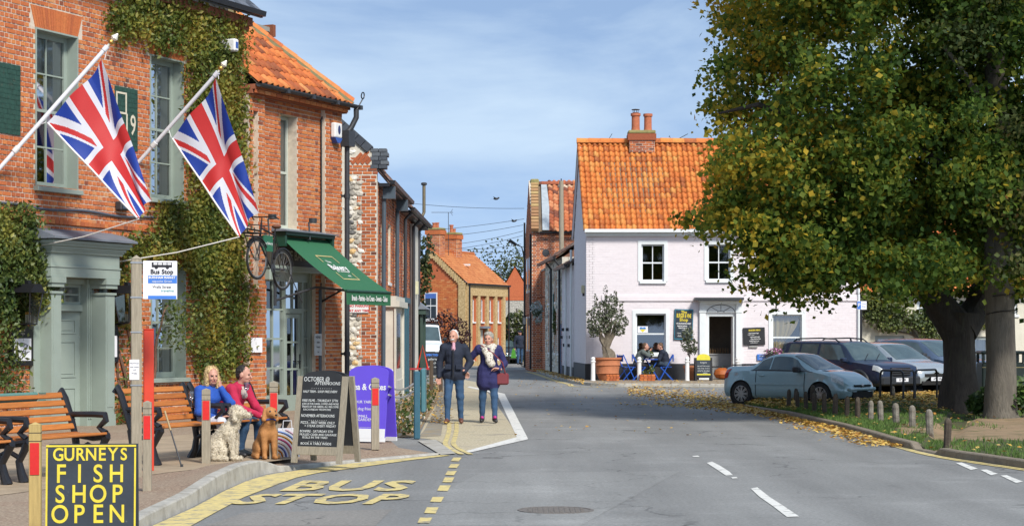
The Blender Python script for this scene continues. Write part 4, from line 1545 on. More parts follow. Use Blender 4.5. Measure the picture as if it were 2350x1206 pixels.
b=MB();b.box(-0.04,0.04,-0.346,-0.3405,-0.06,0.06);b.build('badge',mat('alarm_blue',(0.03,0.09,0.35),0.4),t)
# bakery
bo=HF.world(5.87)
BF=WallFrame(bo.x,bo.y,0.393,0.919)
BL=BF.at(786,-0.12)
bak=thing('bakery','orange brick bakery with hipped pantile roof and green awning','building',(bo.x,bo.y,0),BF.rot)
BW=(BF.at(643),BF.at(681),3.84,6.17)
SH=(BF.at(611),BF.at(724),0.0,3.62)
wall_openings('wall',BL,6.62,[BW,SH],MORTAR,bak,0.35)
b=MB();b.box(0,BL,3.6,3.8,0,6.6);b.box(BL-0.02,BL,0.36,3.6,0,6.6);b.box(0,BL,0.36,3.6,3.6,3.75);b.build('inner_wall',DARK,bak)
pl0,pl1=0.0,BF.at(609,-0.12)
pr0,pr1=BF.at(747,-0.12),BL
def bak_vis(s,z):
 x,y=BF.px(s,0,z)
 return y>190 and y<830 and x>570 and not(y>480 and x<670)
bricks(bak,pl1,pr0,0,6.42,[BW,SH],singles=220,vis=bak_vis,score=lambda s,z:s,bond='flemish',seed=6,dark=-0.05)
NICHE=[(0.17,0.36,2.6,6.1)]
b=MB();b.box(0.0,0.17,-0.105,0,0,6.42);b.box(0.36,pl1,-0.105,0,0,6.42);b.box(0.17,0.36,-0.105,0,6.1,6.42);b.box(0.17,0.36,-0.105,0,0,2.6)
b.box(pr0,pr1,-0.105,0,0,6.42);b.build('pilaster',MORTAR,bak)
bricks(bak,pl0,pl1,0,6.42,NICHE,singles=40,vis=lambda s,z:2.8<z,score=lambda s,z:-z,bond='flemish',y=-0.105,seed=7,depth=0.12,dark=-0.05)
bricks(bak,0.17,0.36,2.6,6.1,[],bond='header',seed=8,dark=-0.05)
bricks(bak,pr0,pr1,0,6.42,[],singles=40,vis=lambda s,z:4.2<z<6.3,score=lambda s,z:s,bond='flemish',y=-0.105,seed=9,depth=0.12,dark=-0.02)
b=MB();b.box(-0.02,BL+0.06,-0.20,0.3,6.42,6.50);b.box(-0.02,BL+0.1,-0.26,0.3,6.50,6.60);b.build('cornice',mat('cornice_brick',None),bak)
bricks(bak,0,BL,6.42,6.60,[],bond='stretcher',y=-0.262,seed=10,depth=0.03)
sash(bak,BW[0]+0.01,BW[1]-0.01,BW[2]+0.01,BW[3]-0.01,0.2,1,2,mat('pale_green_paint',(0.50,0.54,0.47),0.5,nscale=4,namt=0.08),curtain=[(0,1,0,1)],fw=0.06,sill_d=0.24)
PAN_RAMP=[(0.18,0.06,0.03),(0.42,0.105,0.03),(0.55,0.155,0.04),(0.60,0.195,0.05),(0.55,0.25,0.09)]
PAN=mat('clay_pantile',None,0.85,nscale=14,namt=0.25,bscale=40,bstr=0.3,cols=PAN_RAMP,src='attr',dirt=((0.16,0.10,0.06),1.3,0.55,0.8))
PAN1=mat('clay_pantile_single',None,0.85,nscale=14,namt=0.25,bscale=40,bstr=0.3,cols=PAN_RAMP,src='random',dirt=((0.20,0.14,0.06),9,0.6,0.75))
pt=math.radians(44)
e_y,e_z=-0.32,6.63
M=Matrix(((1,0,0,0),(0,math.cos(pt),-math.sin(pt),e_y),(0,math.sin(pt),math.cos(pt),e_z),(0,0,0,1)))
RL=BL+0.06
def roof_px(u,v):
 q=M@Vector((u,v,0));return BF.px(q.x,q.y,q.z)
tiled_roof(bak,M,RL,5.6,w=0.22,L=0.29,singles=300,vis=lambda u,v:roof_px(u,v)[0]>556 and roof_px(u,v)[1]>30,m=PAN,m1=PAN1,seed=5,clip=lambda u,v:u<RL-0.72*v and u>0.03,amp=0.035)
b=MB();hipp=[M@Vector((RL-0.72*v,v,-0.02))for v in(0,5.6)]
b.sheet([tuple(M@Vector(q))for q in((0,0,-0.03),(RL,0,-0.03),(RL-0.72*5.6,5.6,-0.03),(0,5.6,-0.03))])
b.sheet([(RL,e_y,e_z-0.03),tuple(M@Vector((RL-0.72*5.6,5.6,-0.03))),(RL,e_y+8.2,e_z-0.03)])
b.build('roof_deck',mat('old_boarding',(0.16,0.12,0.08),0.9),bak)
b=MB();b.bar(tuple(hipp[0]),tuple(hipp[1]),0.30,0.07);b.build('hip_mortar',mat('mossy_mortar',(0.20,0.19,0.10),0.95,nscale=6,namt=0.3,bscale=20,bstr=0.5),bak)
def ridge_tiles(parent,a,c,n,r,m,name='ridge_tile'):
 a,c=Vector(a),Vector(c)
 d=(c-a).normalized();L=(c-a).length/n
 sd=d.cross(Vector((0,0,1))).normalized();up=sd.cross(d)
 V,Fc=[],[]
 S=7
 for k in range(S+1):
  an=math.pi*(k/S)*1.1-0.05*math.pi
  for l,rr in((0,r*1.04),(L*1.03,r*0.97)):
   p=d*l+sd*(math.cos(an)*rr)+up*(math.sin(an)*rr-r*0.35)
   V.append(tuple(p))
 V+=[tuple(d*0+up*-r*0.5)]
 for k in range(S):Fc.append((2*k,2*k+2,2*k+3,2*k+1))
 me=mesh_from(name,V,Fc,[m],None,None,True)
 for i in range(n):
  o=link(bpy.data.objects.new(name,me),parent)
  o.location=a+d*(L*i)+up*RNG.uniform(-0.006,0.008)
  o.rotation_euler=(0,0,RNG.uniform(-0.01,0.01))
ridge_tiles(bak,hipp[0]+Vector((0,0,0.05)),hipp[1]+Vector((0,0,0.05)),18,0.15,PAN1,'hip_tile')
b=MB();q=[hipp[0]+Vector((0.10,-0.08,-0.1))]
for k in range(14):
 a=k*0.5;r_=0.10-0.005*k
 q.append(hipp[0]+Vector((0.22+0.07*math.sin(a),-0.16,0.14+r_-r_*math.cos(a))))
b.tube(q,0.014,6);b.build('hip_iron',BLACK,bak,smooth=True)
b=MB()
gx=[-0.02+(BL+0.32)*k/4 for k in range(5)]
prof=[(math.cos(a)*0.075,math.sin(a)*0.075)for a in np.linspace(math.pi,2*math.pi,9)]
poly=[(e_y-0.03+p,e_z-0.02+q)for p,q in prof]+[(e_y-0.03+p*0.85,e_z-0.02+q*0.85)for p,q in prof[::-1]]
b.prism(poly,-0.02,BL+0.28,'x')
for x in gx[1:]:b.box(x-0.05,x+0.05,e_y-0.115,e_y+0.055,e_z-0.105,e_z-0.015)
for k in range(9):b.box(0.2+k*0.5,0.24+k*0.5,e_y-0.02,-0.26,e_z-0.06,e_z-0.03)
b.build('gutter',IRON,bak)
dpx=BF.at(793,-0.2)
b=MB()
b.tube([(BL+0.2,e_y-0.03,e_z-0.1),(BL+0.2,e_y-0.03,e_z-0.28),(BL+0.14,-0.26,e_z-0.5),(BL+0.06,-0.2,e_z-0.62)],0.06,10)
b.box(BL-0.08,BL+0.2,-0.32,-0.08,e_z-0.92,e_z-0.58)
b.tube([(BL+0.06,-0.2,e_z-0.9),(BL+0.06,-0.2,0.1)],0.055,10)
for zz in(1.2,2.9,4.6):b.tube([(BL+0.06,-0.2,zz),(BL+0.06,-0.2,zz+0.09)],0.07,10);b.box(BL-0.06,BL+0.16,-0.14,-0.105,zz+0.02,zz+0.07)
b.build('downpipe',IRON,bak,smooth=True)
b=MB();xx=BF.at(737,-0.03);b.tube([(xx+0.1,-0.05,6.4),(xx,-0.03,6.2),(xx,-0.03,3.7)],0.02,6);b.build('cable_run',BLACK,bak)
b=MB();D0=M@Vector((1.0,3.9,0))
dx,dy,dz=3.1,3.0,8.35
b.prism([(dy-0.9,dz-0.7),(dy+1.5,dz-0.7),(dy+1.5,dz+0.3),(dy-0.9,dz)],dx-0.1,dx+0.9,'x')
b.build('dormer_cheek',LEAD,bak)
b=MB();b.prism([(dy-1.2,dz-0.02),(dy+1.6,dz+0.33),(dy+1.6,dz+0.45),(dy-1.2,dz+0.08)],dx-0.25,dx+1.05,'x');b.build('dormer_roof',mat('grey_felt',(0.27,0.27,0.24),0.9,nscale=3,namt=0.25),bak)
b=MB();b.box(dx+1.0,dx+1.12,dy-1.28,dy-1.0,dz-0.12,dz+0.14);b.build('dormer_bargeboard',PAN1,bak)
b=MB();b.box(0.35,0.95,2.2,3.0,8.6,12.0);b.build('chimney',MORTAR,bak)
bricks(bak,0.35,0.95,8.6,12.0,[],bond='stretcher',y=2.2,seed=12,dark=0.3)
ch_side=[]
bricks(bak,2.2,3.0,8.6,12.0,[],bond='stretcher',y=0,seed=13,dark=0.3,xf=lambda v:(0.35+v[1],v[0],v[2]))
SHP=SAGE
shop=MB()
zt=3.05
x0s,x1s=SH[0]+0.003,SH[1]-0.003
def sx(x):return BF.at(x,0.15)
yq=0.12
dl,dr=sx(653),sx(690)
shop.box(x0s,x0s+0.09,yq-0.04,0.22,0,3.0);shop.box(x1s-0.09,x1s,yq-0.04,0.22,0,3.0)
shop.box(dl-0.08,dl,yq,0.22,0,2.75);shop.box(dr,dr+0.08,yq,0.22,0,2.75)
shop.box(x0s+0.09,x1s-0.09,yq+0.001,0.219,2.75,3.0)
shop.box(dl,dr,yq+0.002,0.218,2.1,2.2)
for(a,c)in((x0s+0.09,dl-0.08),(dr+0.08,x1s-0.09)):
 shop.box(a,c,yq+0.003,0.217,0,0.42)
 for zz in(0.95,1.55,2.15):shop.box(a,c,yq+0.02,0.2,zz,zz+0.04)
 shop.box((a+c)/2-0.02,(a+c)/2+0.02,yq+0.021,0.199,0.42,2.75)
shop.box((dl+dr)/2-0.02,(dl+dr)/2+0.02,yq+0.021,0.199,2.2,2.75)
shop.box(x0s-0.12,x1s+0.16,-0.16,0.1,3.0,3.06);shop.box(x0s-0.08,x1s+0.12,-0.11,0.1,2.94,3.0)
shop.build('shopfront',SHP,bak)
sfp=MB()
for(a,c)in((x0s+0.09,dl-0.08),(dr+0.08,x1s-0.09)):
 m_=(a+c)/2
 for(p,q)in((a,m_-0.02),(m_+0.02,c)):
  for(u,v)in((0.42,0.95),(0.99,1.55),(1.59,2.15),(2.19,2.75)):
   pb=MB();pb.quad((p,0.17,u),(q,0.17,u),(q,0.172,v),(p,0.172,v));pb.build('pane',GLASS,bak)
for(p,q)in((dl,(dl+dr)/2-0.02),((dl+dr)/2+0.02,dr)):
 pb=MB();pb.quad((p,0.17,2.2),(q,0.17,2.2),(q,0.172,2.75),(p,0.172,2.75));pb.build('pane',GLASS,bak)
dm=MB()
dm.box(dl+0.01,dl+0.1,0.15,0.2,0.02,2.09);dm.box(dr-0.1,dr-0.01,0.15,0.2,0.02,2.09)
for(u,v)in((0.02,0.4),(0.92,0.96),(1.48,1.52),(2.0,2.09)):dm.box(dl+0.1,dr-0.1,0.151,0.199,u,v)
dm.box((dl+dr)/2-0.018,(dl+dr)/2+0.018,0.155,0.195,0.4,2.0)
sdoor=dm.build('door',SHP,bak)
for(p,q)in((dl+0.1,(dl+dr)/2-0.018),((dl+dr)/2+0.018,dr-0.1)):
 for(u,v)in((0.4,0.92),(0.96,1.48),(1.52,2.0)):
  pb=MB();pb.quad((p,0.175,u),(q,0.175,u),(q,0.177,v),(p,0.177,v));pb.build('pane',GLASS,sdoor)
hb=MB();hb.box(dr-0.07,dr-0.04,0.13,0.149,0.95,1.25);hb.bar((dr-0.055,0.12,1.1),(dr-0.2,0.12,1.1),0.02,0.02);hb.build('handle',BLACK,sdoor)
VIOLET=mat('violet_print',(0.12,0.085,0.50),0.5,nscale=4,namt=0.06)
pb=MB();pb.quad((x0s+0.1,0.19,0.42),(dr-0.1,0.19,0.42),(dr-0.1,0.19,1.12),(x0s+0.1,0.19,1.12));vp=pb.build('window_poster',VIOLET,bak)
lettering([('tea room',0,0.1,0.13),('open',0.1,-0.1,0.12)],WHITE,vp,plane_m(((x0s+dr)/2,0.186,0.85),(1,0,0)))
b=MB();b.box(x0s,x1s,1.9,1.95,0.0,3.3);b.build('back_wall',mat('cream_plaster',(0.45,0.41,0.33),0.9,nscale=2,namt=0.2),bak)
b=MB()
for k in range(4):b.box(x0s+0.1,x1s-0.1,1.5,1.9,0.5+0.45*k,0.54+0.45*k)
b.build('shelf',WOODGREY,bak)
fb=MB();fb.box(SH[0]-0.02,SH[1]+0.03,-0.09,0.3,3.061,3.5)
fasc=fb.build('fascia',mat('fascia_brown',(0.060,0.056,0.045),0.5,nscale=5,namt=0.15),bak)
lettering([('THE BAKERY',0,0,0.27,0.003,0.86)],mat('fascia_letter',(0.42,0.40,0.33),0.6),fasc,plane_m(((SH[0]+SH[1])/2+0.12,-0.098,3.27),(1,0,0)))
b=MB();b.bbox(x0s-0.1,x0s+0.1,-0.15,0.0,2.75,2.99,0.02);b.build('corbel',SHP,bak)
GREEN=mat('awning_green',(0.022,0.125,0.055),0.8,nscale=60,namt=0.12,stretch=(1,6,1),bscale=90,bstr=0.15)
GREEN2=mat('dark_green_board',(0.012,0.055,0.032),0.5,nscale=6,namt=0.15)
ax0,ax1=BF.at(640,-0.1),BF.at(747,-0.1)
aw=thing('shop_awning','green canvas awning with white lettering reaching out over the bakery door','awning',BF.world((ax0+ax1)/2,0,0),BF.rot)
hw=(ax1-ax0)/2
zt_,zb_,ob=3.66,2.53,-1.64
b=MB()
nu,nv=14,18
V,Fc=[],[]
for i in range(nu+1):
 for j in range(nv+1):
  u,v=i/nu,j/nv
  y=-0.12+(ob+0.12)*v
  z=zt_-(zt_-zb_)*v-0.05*math.sin(math.pi*v)+0.012*math.sin(u*9*math.pi)*math.sin(math.pi*v)*0.4
  V.append((-hw+2*hw*u,y,z))
for i in range(nu):
 for j in range(nv):
  a=i*(nv+1)+j
  Fc.append((a,a+1,a+nv+2,a+nv+1))
me=mesh_from('canopy',V,Fc,[GREEN],None,None,True)
can=link(bpy.data.objects.new('canopy',me),aw)
sl=Vector((0,ob+0.12,zb_-zt_));sln=sl.normalized()
yc=lambda v:(-0.12+(ob+0.12)*v,zt_-(zt_-zb_)*v-0.05*math.sin(math.pi*v))
Mc=plane_m((0.0,yc(0.52)[0]-0.012,yc(0.52)[1]+0.014),(1,0,0),-sln)
b=MB()
w2,h2,t_=0.36,0.42,0.028
for(p,q,r_,s_)in((-w2,w2,h2-t_,h2),(-w2,w2,-h2,-h2+t_),(-w2,-w2+t_,0.18,h2-t_),(-w2,-w2+t_,-h2+t_,-0.18),(w2-t_,w2,0.18,h2-t_),(w2-t_,w2,-h2+t_,-0.18)):
 b.X=Mc;b.quad((p,r_,0),(q,r_,0),(q,s_,0),(p,s_,0))
b.build('printed_frame',mat('gold_print',(0.55,0.45,0.20),0.7),can)
lettering([('The',-0.1,0.2,0.12),('Bakery',0.04,0.0,0.26,0.006),('& Tea Shop',0.03,-0.13,0.10),('est.',0.1,-0.28,0.1)],WHITE,can,Mc)
b=MB();vs=[]
for k in range(29):
 x=-hw+2*hw*k/28
 vs+=[(x,ob-0.005,zb_),(x,ob-0.015-0.008*math.sin(k*1.3),zb_-0.27)]
b.add(vs,[(2*k,2*k+1,2*k+3,2*k+2)for k in range(28)])
val=b.build('valance',GREEN,aw)
lettering([('Breads - Pastries - Ice Cream - Sweets - Cakes',0,0,0.155,0.003,(2*hw*0.96)/(0.155*22.6))],WHITE,val,plane_m((0,ob-0.03,zb_-0.14),(1,0,0)))
b=MB();b.tube([(-hw,ob,zb_),(hw,ob,zb_)],0.03,8);b.build('front_rail',GREEN2,aw)
b=MB();b.box(-hw-0.06,hw+0.06,-0.30,0.0,3.68,3.75);b.box(-hw-0.06,-hw+0.02,-0.28,0,3.45,3.68);b.box(hw-0.02,hw+0.06,-0.28,0,3.4,3.68);b.build('blind_box',GREEN2,aw)
b=MB();b.prism([(-0.36,3.752),(0,3.755),(0,3.83),(-0.36,3.775)],-hw-0.14,hw+0.14,'x');b.build('lead_cap',LEAD,aw)
for sgn in(-1,1):
 b=MB()
 b.tube([(sgn*hw*0.98,0.0,2.35),(sgn*hw*0.62,-0.75,2.62),(sgn*hw*0.9,ob+0.04,2.54)],0.024,8)
 b.tube([(sgn*hw*0.98,0.0,2.25),(sgn*hw*0.98,0.0,2.75)],0.035,8)
 b.build('arm',IRON,aw)
b=MB();xr=BF.at(733,-0.1)-(ax0+ax1)/2;b.tube([(xr,-0.12,0.1),(xr,-0.12,2.6)],0.035,8);b.build('downpipe',mat('slate_blue_pipe',(0.06,0.085,0.11),0.5),aw)
for x,y,lab in((625,497,'black up light on a stalk at the left end of the awning box'),(718,506,'black up light on a stalk at the right end of the awning box')):
 s,z=BF.at(x,-0.3),BF.z(x,y,-0.3)
 t=thing('up_light',lab,'lamp',BF.world(s,-0.3,z),BF.rot,'up lights over the awning')
 b=MB();b.lathe([(0.06,-0.05),(0.085,-0.04),(0.085,0.05),(0.07,0.05),(0.06,0.0)],seg=14);b.build('shade',IRON,t,smooth=True)
 b=MB();b.tube([(-0.12,0.03,-0.05),(-0.12,0.0,-0.4),(-0.12,0.28,-0.42)],0.018,6);b.tube([(0,0,-0.04),(-0.12,0.03,-0.05)],0.015,6);b.build('stalk',IRON,t)
s,z=BF.at(766,-0.12),BF.z(766,304,-0.12)
t=thing('alarm_box','white alarm box with blue base high on the bakery pier','alarm',BF.world(s,-0.125,z),BF.rot)
b=MB();b.prism([(-0.16,0.2),(0.16,0.2),(0.16,-0.12),(-0.16,-0.12)],-0.12,0.0);b.build('case',WHITE,t,bevel=0.03)
b=MB();b.prism([(-0.16,-0.121),(0.16,-0.121),(0.06,-0.23),(-0.06,-0.23)],-0.12,0.0);b.build('strobe',mat('alarm_blue',(0.03,0.09,0.35),0.4),t)
b=MB();b.ell((0.02,-0.121,0.05),(0.06,0.006,0.1),seg=14);b.build('badge',mat('alarm_navy',(0.02,0.03,0.12),0.4),t)
def notice(x0,x1,y0,y1,F_,d,label,lines,m=None,ink=None,name='notice',curl=0.0):
 a,c=F_.at(x0,d),F_.at(x1,d);xm=(x0+x1)/2
 z0_,z1_=F_.z(xm,y1,d),F_.z(xm,y0,d)
 t=thing(name,label,'notice',F_.world((a+c)/2,d,(z0_+z1_)/2),F_.rot)
 w,h=(c-a)/2,(z1_-z0_)/2
 b=MB();n=8
 vs=[]
 for k in range(n+1):
  x=-w+2*w*k/n
  y=-0.02-curl*(k/n)**2
  vs+=[(x,y,-h),(x,y,h),(x,y+0.012,-h),(x,y+0.012,h)]
 fs=[]
 for k in range(n):
  a_=4*k
  fs+=[(a_,a_+4,a_+5,a_+1),(a_+2,a_+3,a_+7,a_+6),(a_+1,a_+5,a_+7,a_+3),(a_,a_+2,a_+6,a_+4)]
 fs+=[(0,1,3,2),(4*n,4*n+2,4*n+3,4*n+1)]
 b.add(vs,fs)
 p=b.build('board',m or PAPER,t)
 if lines:lettering(lines,ink or INK,p,plane_m((0,-0.0215,0),(1,0,0)))
 return t
notice(575,597,774,808,BF,-0.14,'curled white paper pinned to the brick left of the bakery shopfront',None,curl=0.03)
notice(720,737,765,815,BF,-0.16,'grey leaflet holder on the pipe right of the bakery door',[('MENU',0,0.15,0.08),('cakes',0,0.05,0.06),('bread',0,-0.05,0.06),('tea',0,-0.15,0.06)],mat('grey_plastic',(0.42,0.45,0.46),0.5))
bx,by_=BF.at(620,-0.85),0
cz=BF.z(620,620,-0.85)
bike=thing('bicycle','old black bicycle with front carrier hung above the bakery door','bicycle',BF.world(BF.at(619,-0.9),-0.9,2.92),BF.rot+0.02)
bike.scale=(0.9,0.9,0.9)
TYRE=mat('rubber',(0.018,0.018,0.018),0.8,nscale=30,namt=0.2)
RIM=mat('dull_steel',(0.45,0.45,0.44),0.35,0.9,nscale=20,namt=0.15)
def bike_wheel(c,r,parent):
 b=MB()
 b.tube([(c[0]+r*math.cos(a),c[1],c[2]+r*math.sin(a))for a in np.linspace(0,2*math.pi,40,endpoint=False)],0.026,8,closed=True)
 w=b.build('wheel',TYRE,parent,smooth=True)
 b=MB()
 b.tube([(c[0]+(r-0.032)*math.cos(a),c[1],c[2]+(r-0.032)*math.sin(a))for a in np.linspace(0,2*math.pi,40,endpoint=False)],0.014,6,closed=True)
 b.tube([(c[0],c[1]-0.05,c[2]),(c[0],c[1]+0.05,c[2])],0.025,8)
 b.build('rim',RIM,w,smooth=True)
 b=MB()
 for k in range(28):
  a=k*2*math.pi/28
  b.bar((c[0]+0.02*math.cos(a+1),c[1]+(0.03 if k%2 else-0.03),c[2]+0.02*math.sin(a+1)),(c[0]+(r-0.04)*math.cos(a),c[1],c[2]+(r-0.04)*math.sin(a)),0.004,0.004)
 b.build('spoke',RIM,w)
r_=0.415
wa,wb_=(-0.56,0,0.20),(0.56,0,0.0)
bike_wheel(wa,r_,bike);bike_wheel(wb_,r_,bike)
b=MB()
head0,head1,seat_t,bb=(-0.36,0,0.98),(-0.44,0,0.55),(0.24,0,0.86),(0.06,0,0.02)
b.tube([head0,head1],0.022,8)
b.tube([(-0.38,0,0.86),(0.22,0,0.74)],0.018,8);b.tube([head1,bb],0.02,8);b.tube([bb,seat_t],0.018,8)
for s_ in(-0.05,0.05):
 b.tube([bb,(wb_[0],s_,wb_[2])],0.011,6);b.tube([(0.22,s_*0.3,0.74),(wb_[0],s_,wb_[2])],0.010,6)
 b.tube([head1,(wa[0],s_,wa[2])],0.013,6)
b.build('bicycle_frame',BLACK,bike,smooth=True)
b=MB();b.tube([head0,(-0.34,0,1.08)],0.014,8);b.tube([(-0.15,-0.30,1.06),(-0.3,-0.27,1.12),(-0.36,-0.1,1.10),(-0.36,0.1,1.10),(-0.3,0.27,1.12),(-0.15,0.30,1.06)],0.014,8);b.build('handlebar',BLACK,bike,smooth=True)
b=MB()
for yy in(-0.17,0,0.17):b.tube([(-0.42,yy,0.74),(-0.95,yy,0.74),(-0.97,yy,0.84)],0.012,6)
for xx in(-0.45,-0.7,-0.95):b.tube([(xx,-0.18,0.74),(xx,0.18,0.74)],0.012,6)
b.tube([(-0.42,-0.19,0.9),(-0.97,-0.19,0.9),(-0.97,0.19,0.9),(-0.42,0.19,0.9)],0.012,6)
b.tube([(-0.95,-0.1,0.74),(wa[0],-0.06,wa[2])],0.01,6);b.tube([(-0.95,0.1,0.74),(wa[0],0.06,wa[2])],0.01,6)
b.build('carrier',BLACK,bike)
b=MB();b.ell((0.30,0,0.93),(0.15,0.09,0.05));b.tube([seat_t,(0.26,0,0.9)],0.013,6);b.build('saddle',mat('brown_leather',(0.16,0.06,0.03),0.5),bike,smooth=True)
b=MB();b.lathe([(0.10,-0.005),(0.10,0.005)],(0.06,-0.05,0.02),20,axis='y');b.bar((0.06,-0.07,0.02),(0.12,-0.07,-0.14),0.02,0.012);b.bar((0.06,0.07,0.02),(0.0,0.07,0.18),0.02,0.012)
b.box(0.07,0.17,-0.17,-0.07,-0.16,-0.135);b.box(-0.05,0.05,0.07,0.17,0.17,0.195);b.build('crank',IRON,bike)
b=MB();b.box(-0.30,0.12,-0.012,0.012,0.38,0.72);pl=b.build('name_plate',mat('plate_green',(0.015,0.13,0.06),0.4),bike)
lettering([('The Bakery',0,0,0.085)],WHITE,pl,plane_m((-0.09,-0.015,0.55),(1,0,0)))
b=MB()
for yy in(-0.02,0.02):
 b.tube([(wb_[0]+(r_+0.05)*math.cos(a),yy,wb_[2]+(r_+0.05)*math.sin(a))for a in np.linspace(0.2,2.6,14)],0.02,6)
 b.tube([(wa[0]+(r_+0.05)*math.cos(a),yy,wa[2]+(r_+0.05)*math.sin(a))for a in np.linspace(0.6,2.6,14)],0.02,6)
b.build('mudguard',BLACK,bike,smooth=True)
b=MB();b.tube([(-0.38,0,0.8),(-0.38,0.9,0.95)],0.02,6);b.tube([(0.2,0,0.7),(0.2,0.9,0.75)],0.02,6);b.build('wall_bracket',BLACK,bike)
b=MB();b.tube([(0.56,-0.1,0.1),(1.1,-0.2,-0.7)],0.012,6);b.build('chain',IRON,bike)
# flint gabled cottage and the row behind it
GX0,GX1,GY=-6.6,-3.24,47.0
cot=thing('flint_cottage','flint and red brick gabled cottage behind the bakery downpipe','building',(GX0,GY,0),0)
GW=GX1-GX0
b=MB()
prof=[(0,0),(GW,0),(GW,5.65),(GW-0.14,6.05),(0.5,8.5),(0,8.6)]
b.prism(prof,0,0.3);b.build('wall',mat('flint_mortar',(0.60,0.56,0.47),0.95,nscale=10,namt=0.2,bscale=40,bstr=0.5),cot)
cx_=lambda x:(x-CX)/FPX*GY-GX0
cz_=lambda y:EYE-(y-HY)/FPX*GY
q0,q1=cx_(829),GW
bricks(cot,q0,q1,0,cz_(402),[],bond='stretcher',seed=21,dark=0.2,singles=120,vis=lambda s,z:z>2.7 and s<GW-0.1,score=lambda s,z:-z)
bricks(cot,cx_(818),q0,0,cz_(402),[],bond='english',seed=22,dark=0.1,poly=lambda x,z:int(z/0.26)%2==0)
bricks(cot,cx_(799),cx_(868),cz_(400),cz_(378),[],bond='stretcher',seed=23,dark=0.25)
bricks(cot,cx_(799),cx_(851),cz_(382)+0.1,cz_(370)+0.1,[],bond='stretcher',seed=24,dark=0.35)
for k in range(4):
 b=MB();x=cx_(808+11*k);z=cz_(366);b.t=0.15+0.1*RNG.random()
 L_=(0.42,0.5,0.3,0.2)[k]
 b.bar((x,-0.002,z-0.10),(x+L_*0.55,-0.002,z-0.10+L_*0.6),0.075,0.03,up=(0,1,0))
 b.build('brick',BRICK,cot,tint=True)
BLUEB=mat('blue_brick',None,0.5,nscale=10,namt=0.2,src='random',cols=[(0.035,0.042,0.055),(0.075,0.088,0.105),(0.12,0.135,0.15)])
for k in range(16):
 f=k/16
 a=Vector((GW-0.24-f*2.6,0.1,6.16+f*2.3));d=Vector((-0.72,0,0.69))
 me_b=MB();me_b.bbox(-0.104,0.104,-0.16,0.22,-0.10,0.10,0.006)
 o=me_b.build('coping_brick',BLUEB,cot);o.location=a;o.rotation_euler=(0,math.radians(41.5),0)
for j in range(5):
 wk=0.36 if j<3 else 0.24
 for i in range(2):
  me_b=MB();w_=0.18 if j%2 else(0.22 if i else 0.14)
  xx=GW+0.06+(0 if i==0 else 0.0)+(i*0.2-0.1)+(0.02 if j%2 else-0.02)
  me_b.bbox(-0.095,0.095,-0.12,0.26,-0.045,0.045,0.006)
  o=me_b.build('coping_brick',BLUEB,cot);o.location=(xx,0.1,6.07-j*0.098)
FL=mat('flint',None,0.5,nscale=9,namt=0.3,src='random',cols=[(0.10,0.10,0.10),(0.42,0.38,0.31),(0.62,0.58,0.50),(0.72,0.69,0.62),(0.60,0.40,0.17)])
FM=[]
for k in range(6):
 b=MB();b.ell((0,0,0),(0.085,0.05,0.06),seg=8,rings=5)
 for i,v in enumerate(b.V):
  f=1+RNG.uniform(-0.22,0.22);b.V[i]=(v[0]*f,v[1]*f,v[2]*f)
 FM.append(b.mesh('flint',FL))
def flints(parent,x0,x1,z0,z1,n,skip=None,m=FM,y=0.0,yrot=0):
 k=0
 nx=max(1,int((x1-x0)/0.15));nz2=max(1,int((z1-z0)/0.115))
 for j in range(nz2):
  for i in range(nx):
   x=x0+(i+0.5+RNG.uniform(-0.25,0.25)+(0.3 if j%2 else-0.2))*(x1-x0)/nx;z=z0+(j+0.5+RNG.uniform(-0.2,0.2))*(z1-z0)/nz2
   if skip and skip(x,z):continue
   if k>=n:return
   o=link(bpy.data.objects.new('flint',RNG.choice(m)),parent)
   o.location=(x,y,z);o.rotation_euler=(0,RNG.uniform(-0.4,0.4),0)
   s_=RNG.uniform(0.8,1.25);o.scale=(s_*RNG.uniform(0.8,1.2),0.7,s_*RNG.uniform(0.75,1.0));k+=1
flints(cot,cx_(796),q0-0.02,cz_(860),cz_(404),230)
flints(cot,cx_(796),cx_(815),cz_(372),cz_(328),20)
notice(803,846,697,717,WallFrame(GX0,GY,1,0),-0.03,'white no parking sign with red words under the awning edge',[('NO PARKING',0,0.055,0.085,0.003),('AT ANY TIME',0,-0.06,0.08,0.003)],WHITE,mat('sign_red',(0.55,0.03,0.03),0.5))
RF=WallFrame(GX1,GY,0.012,1.0)
row=[]
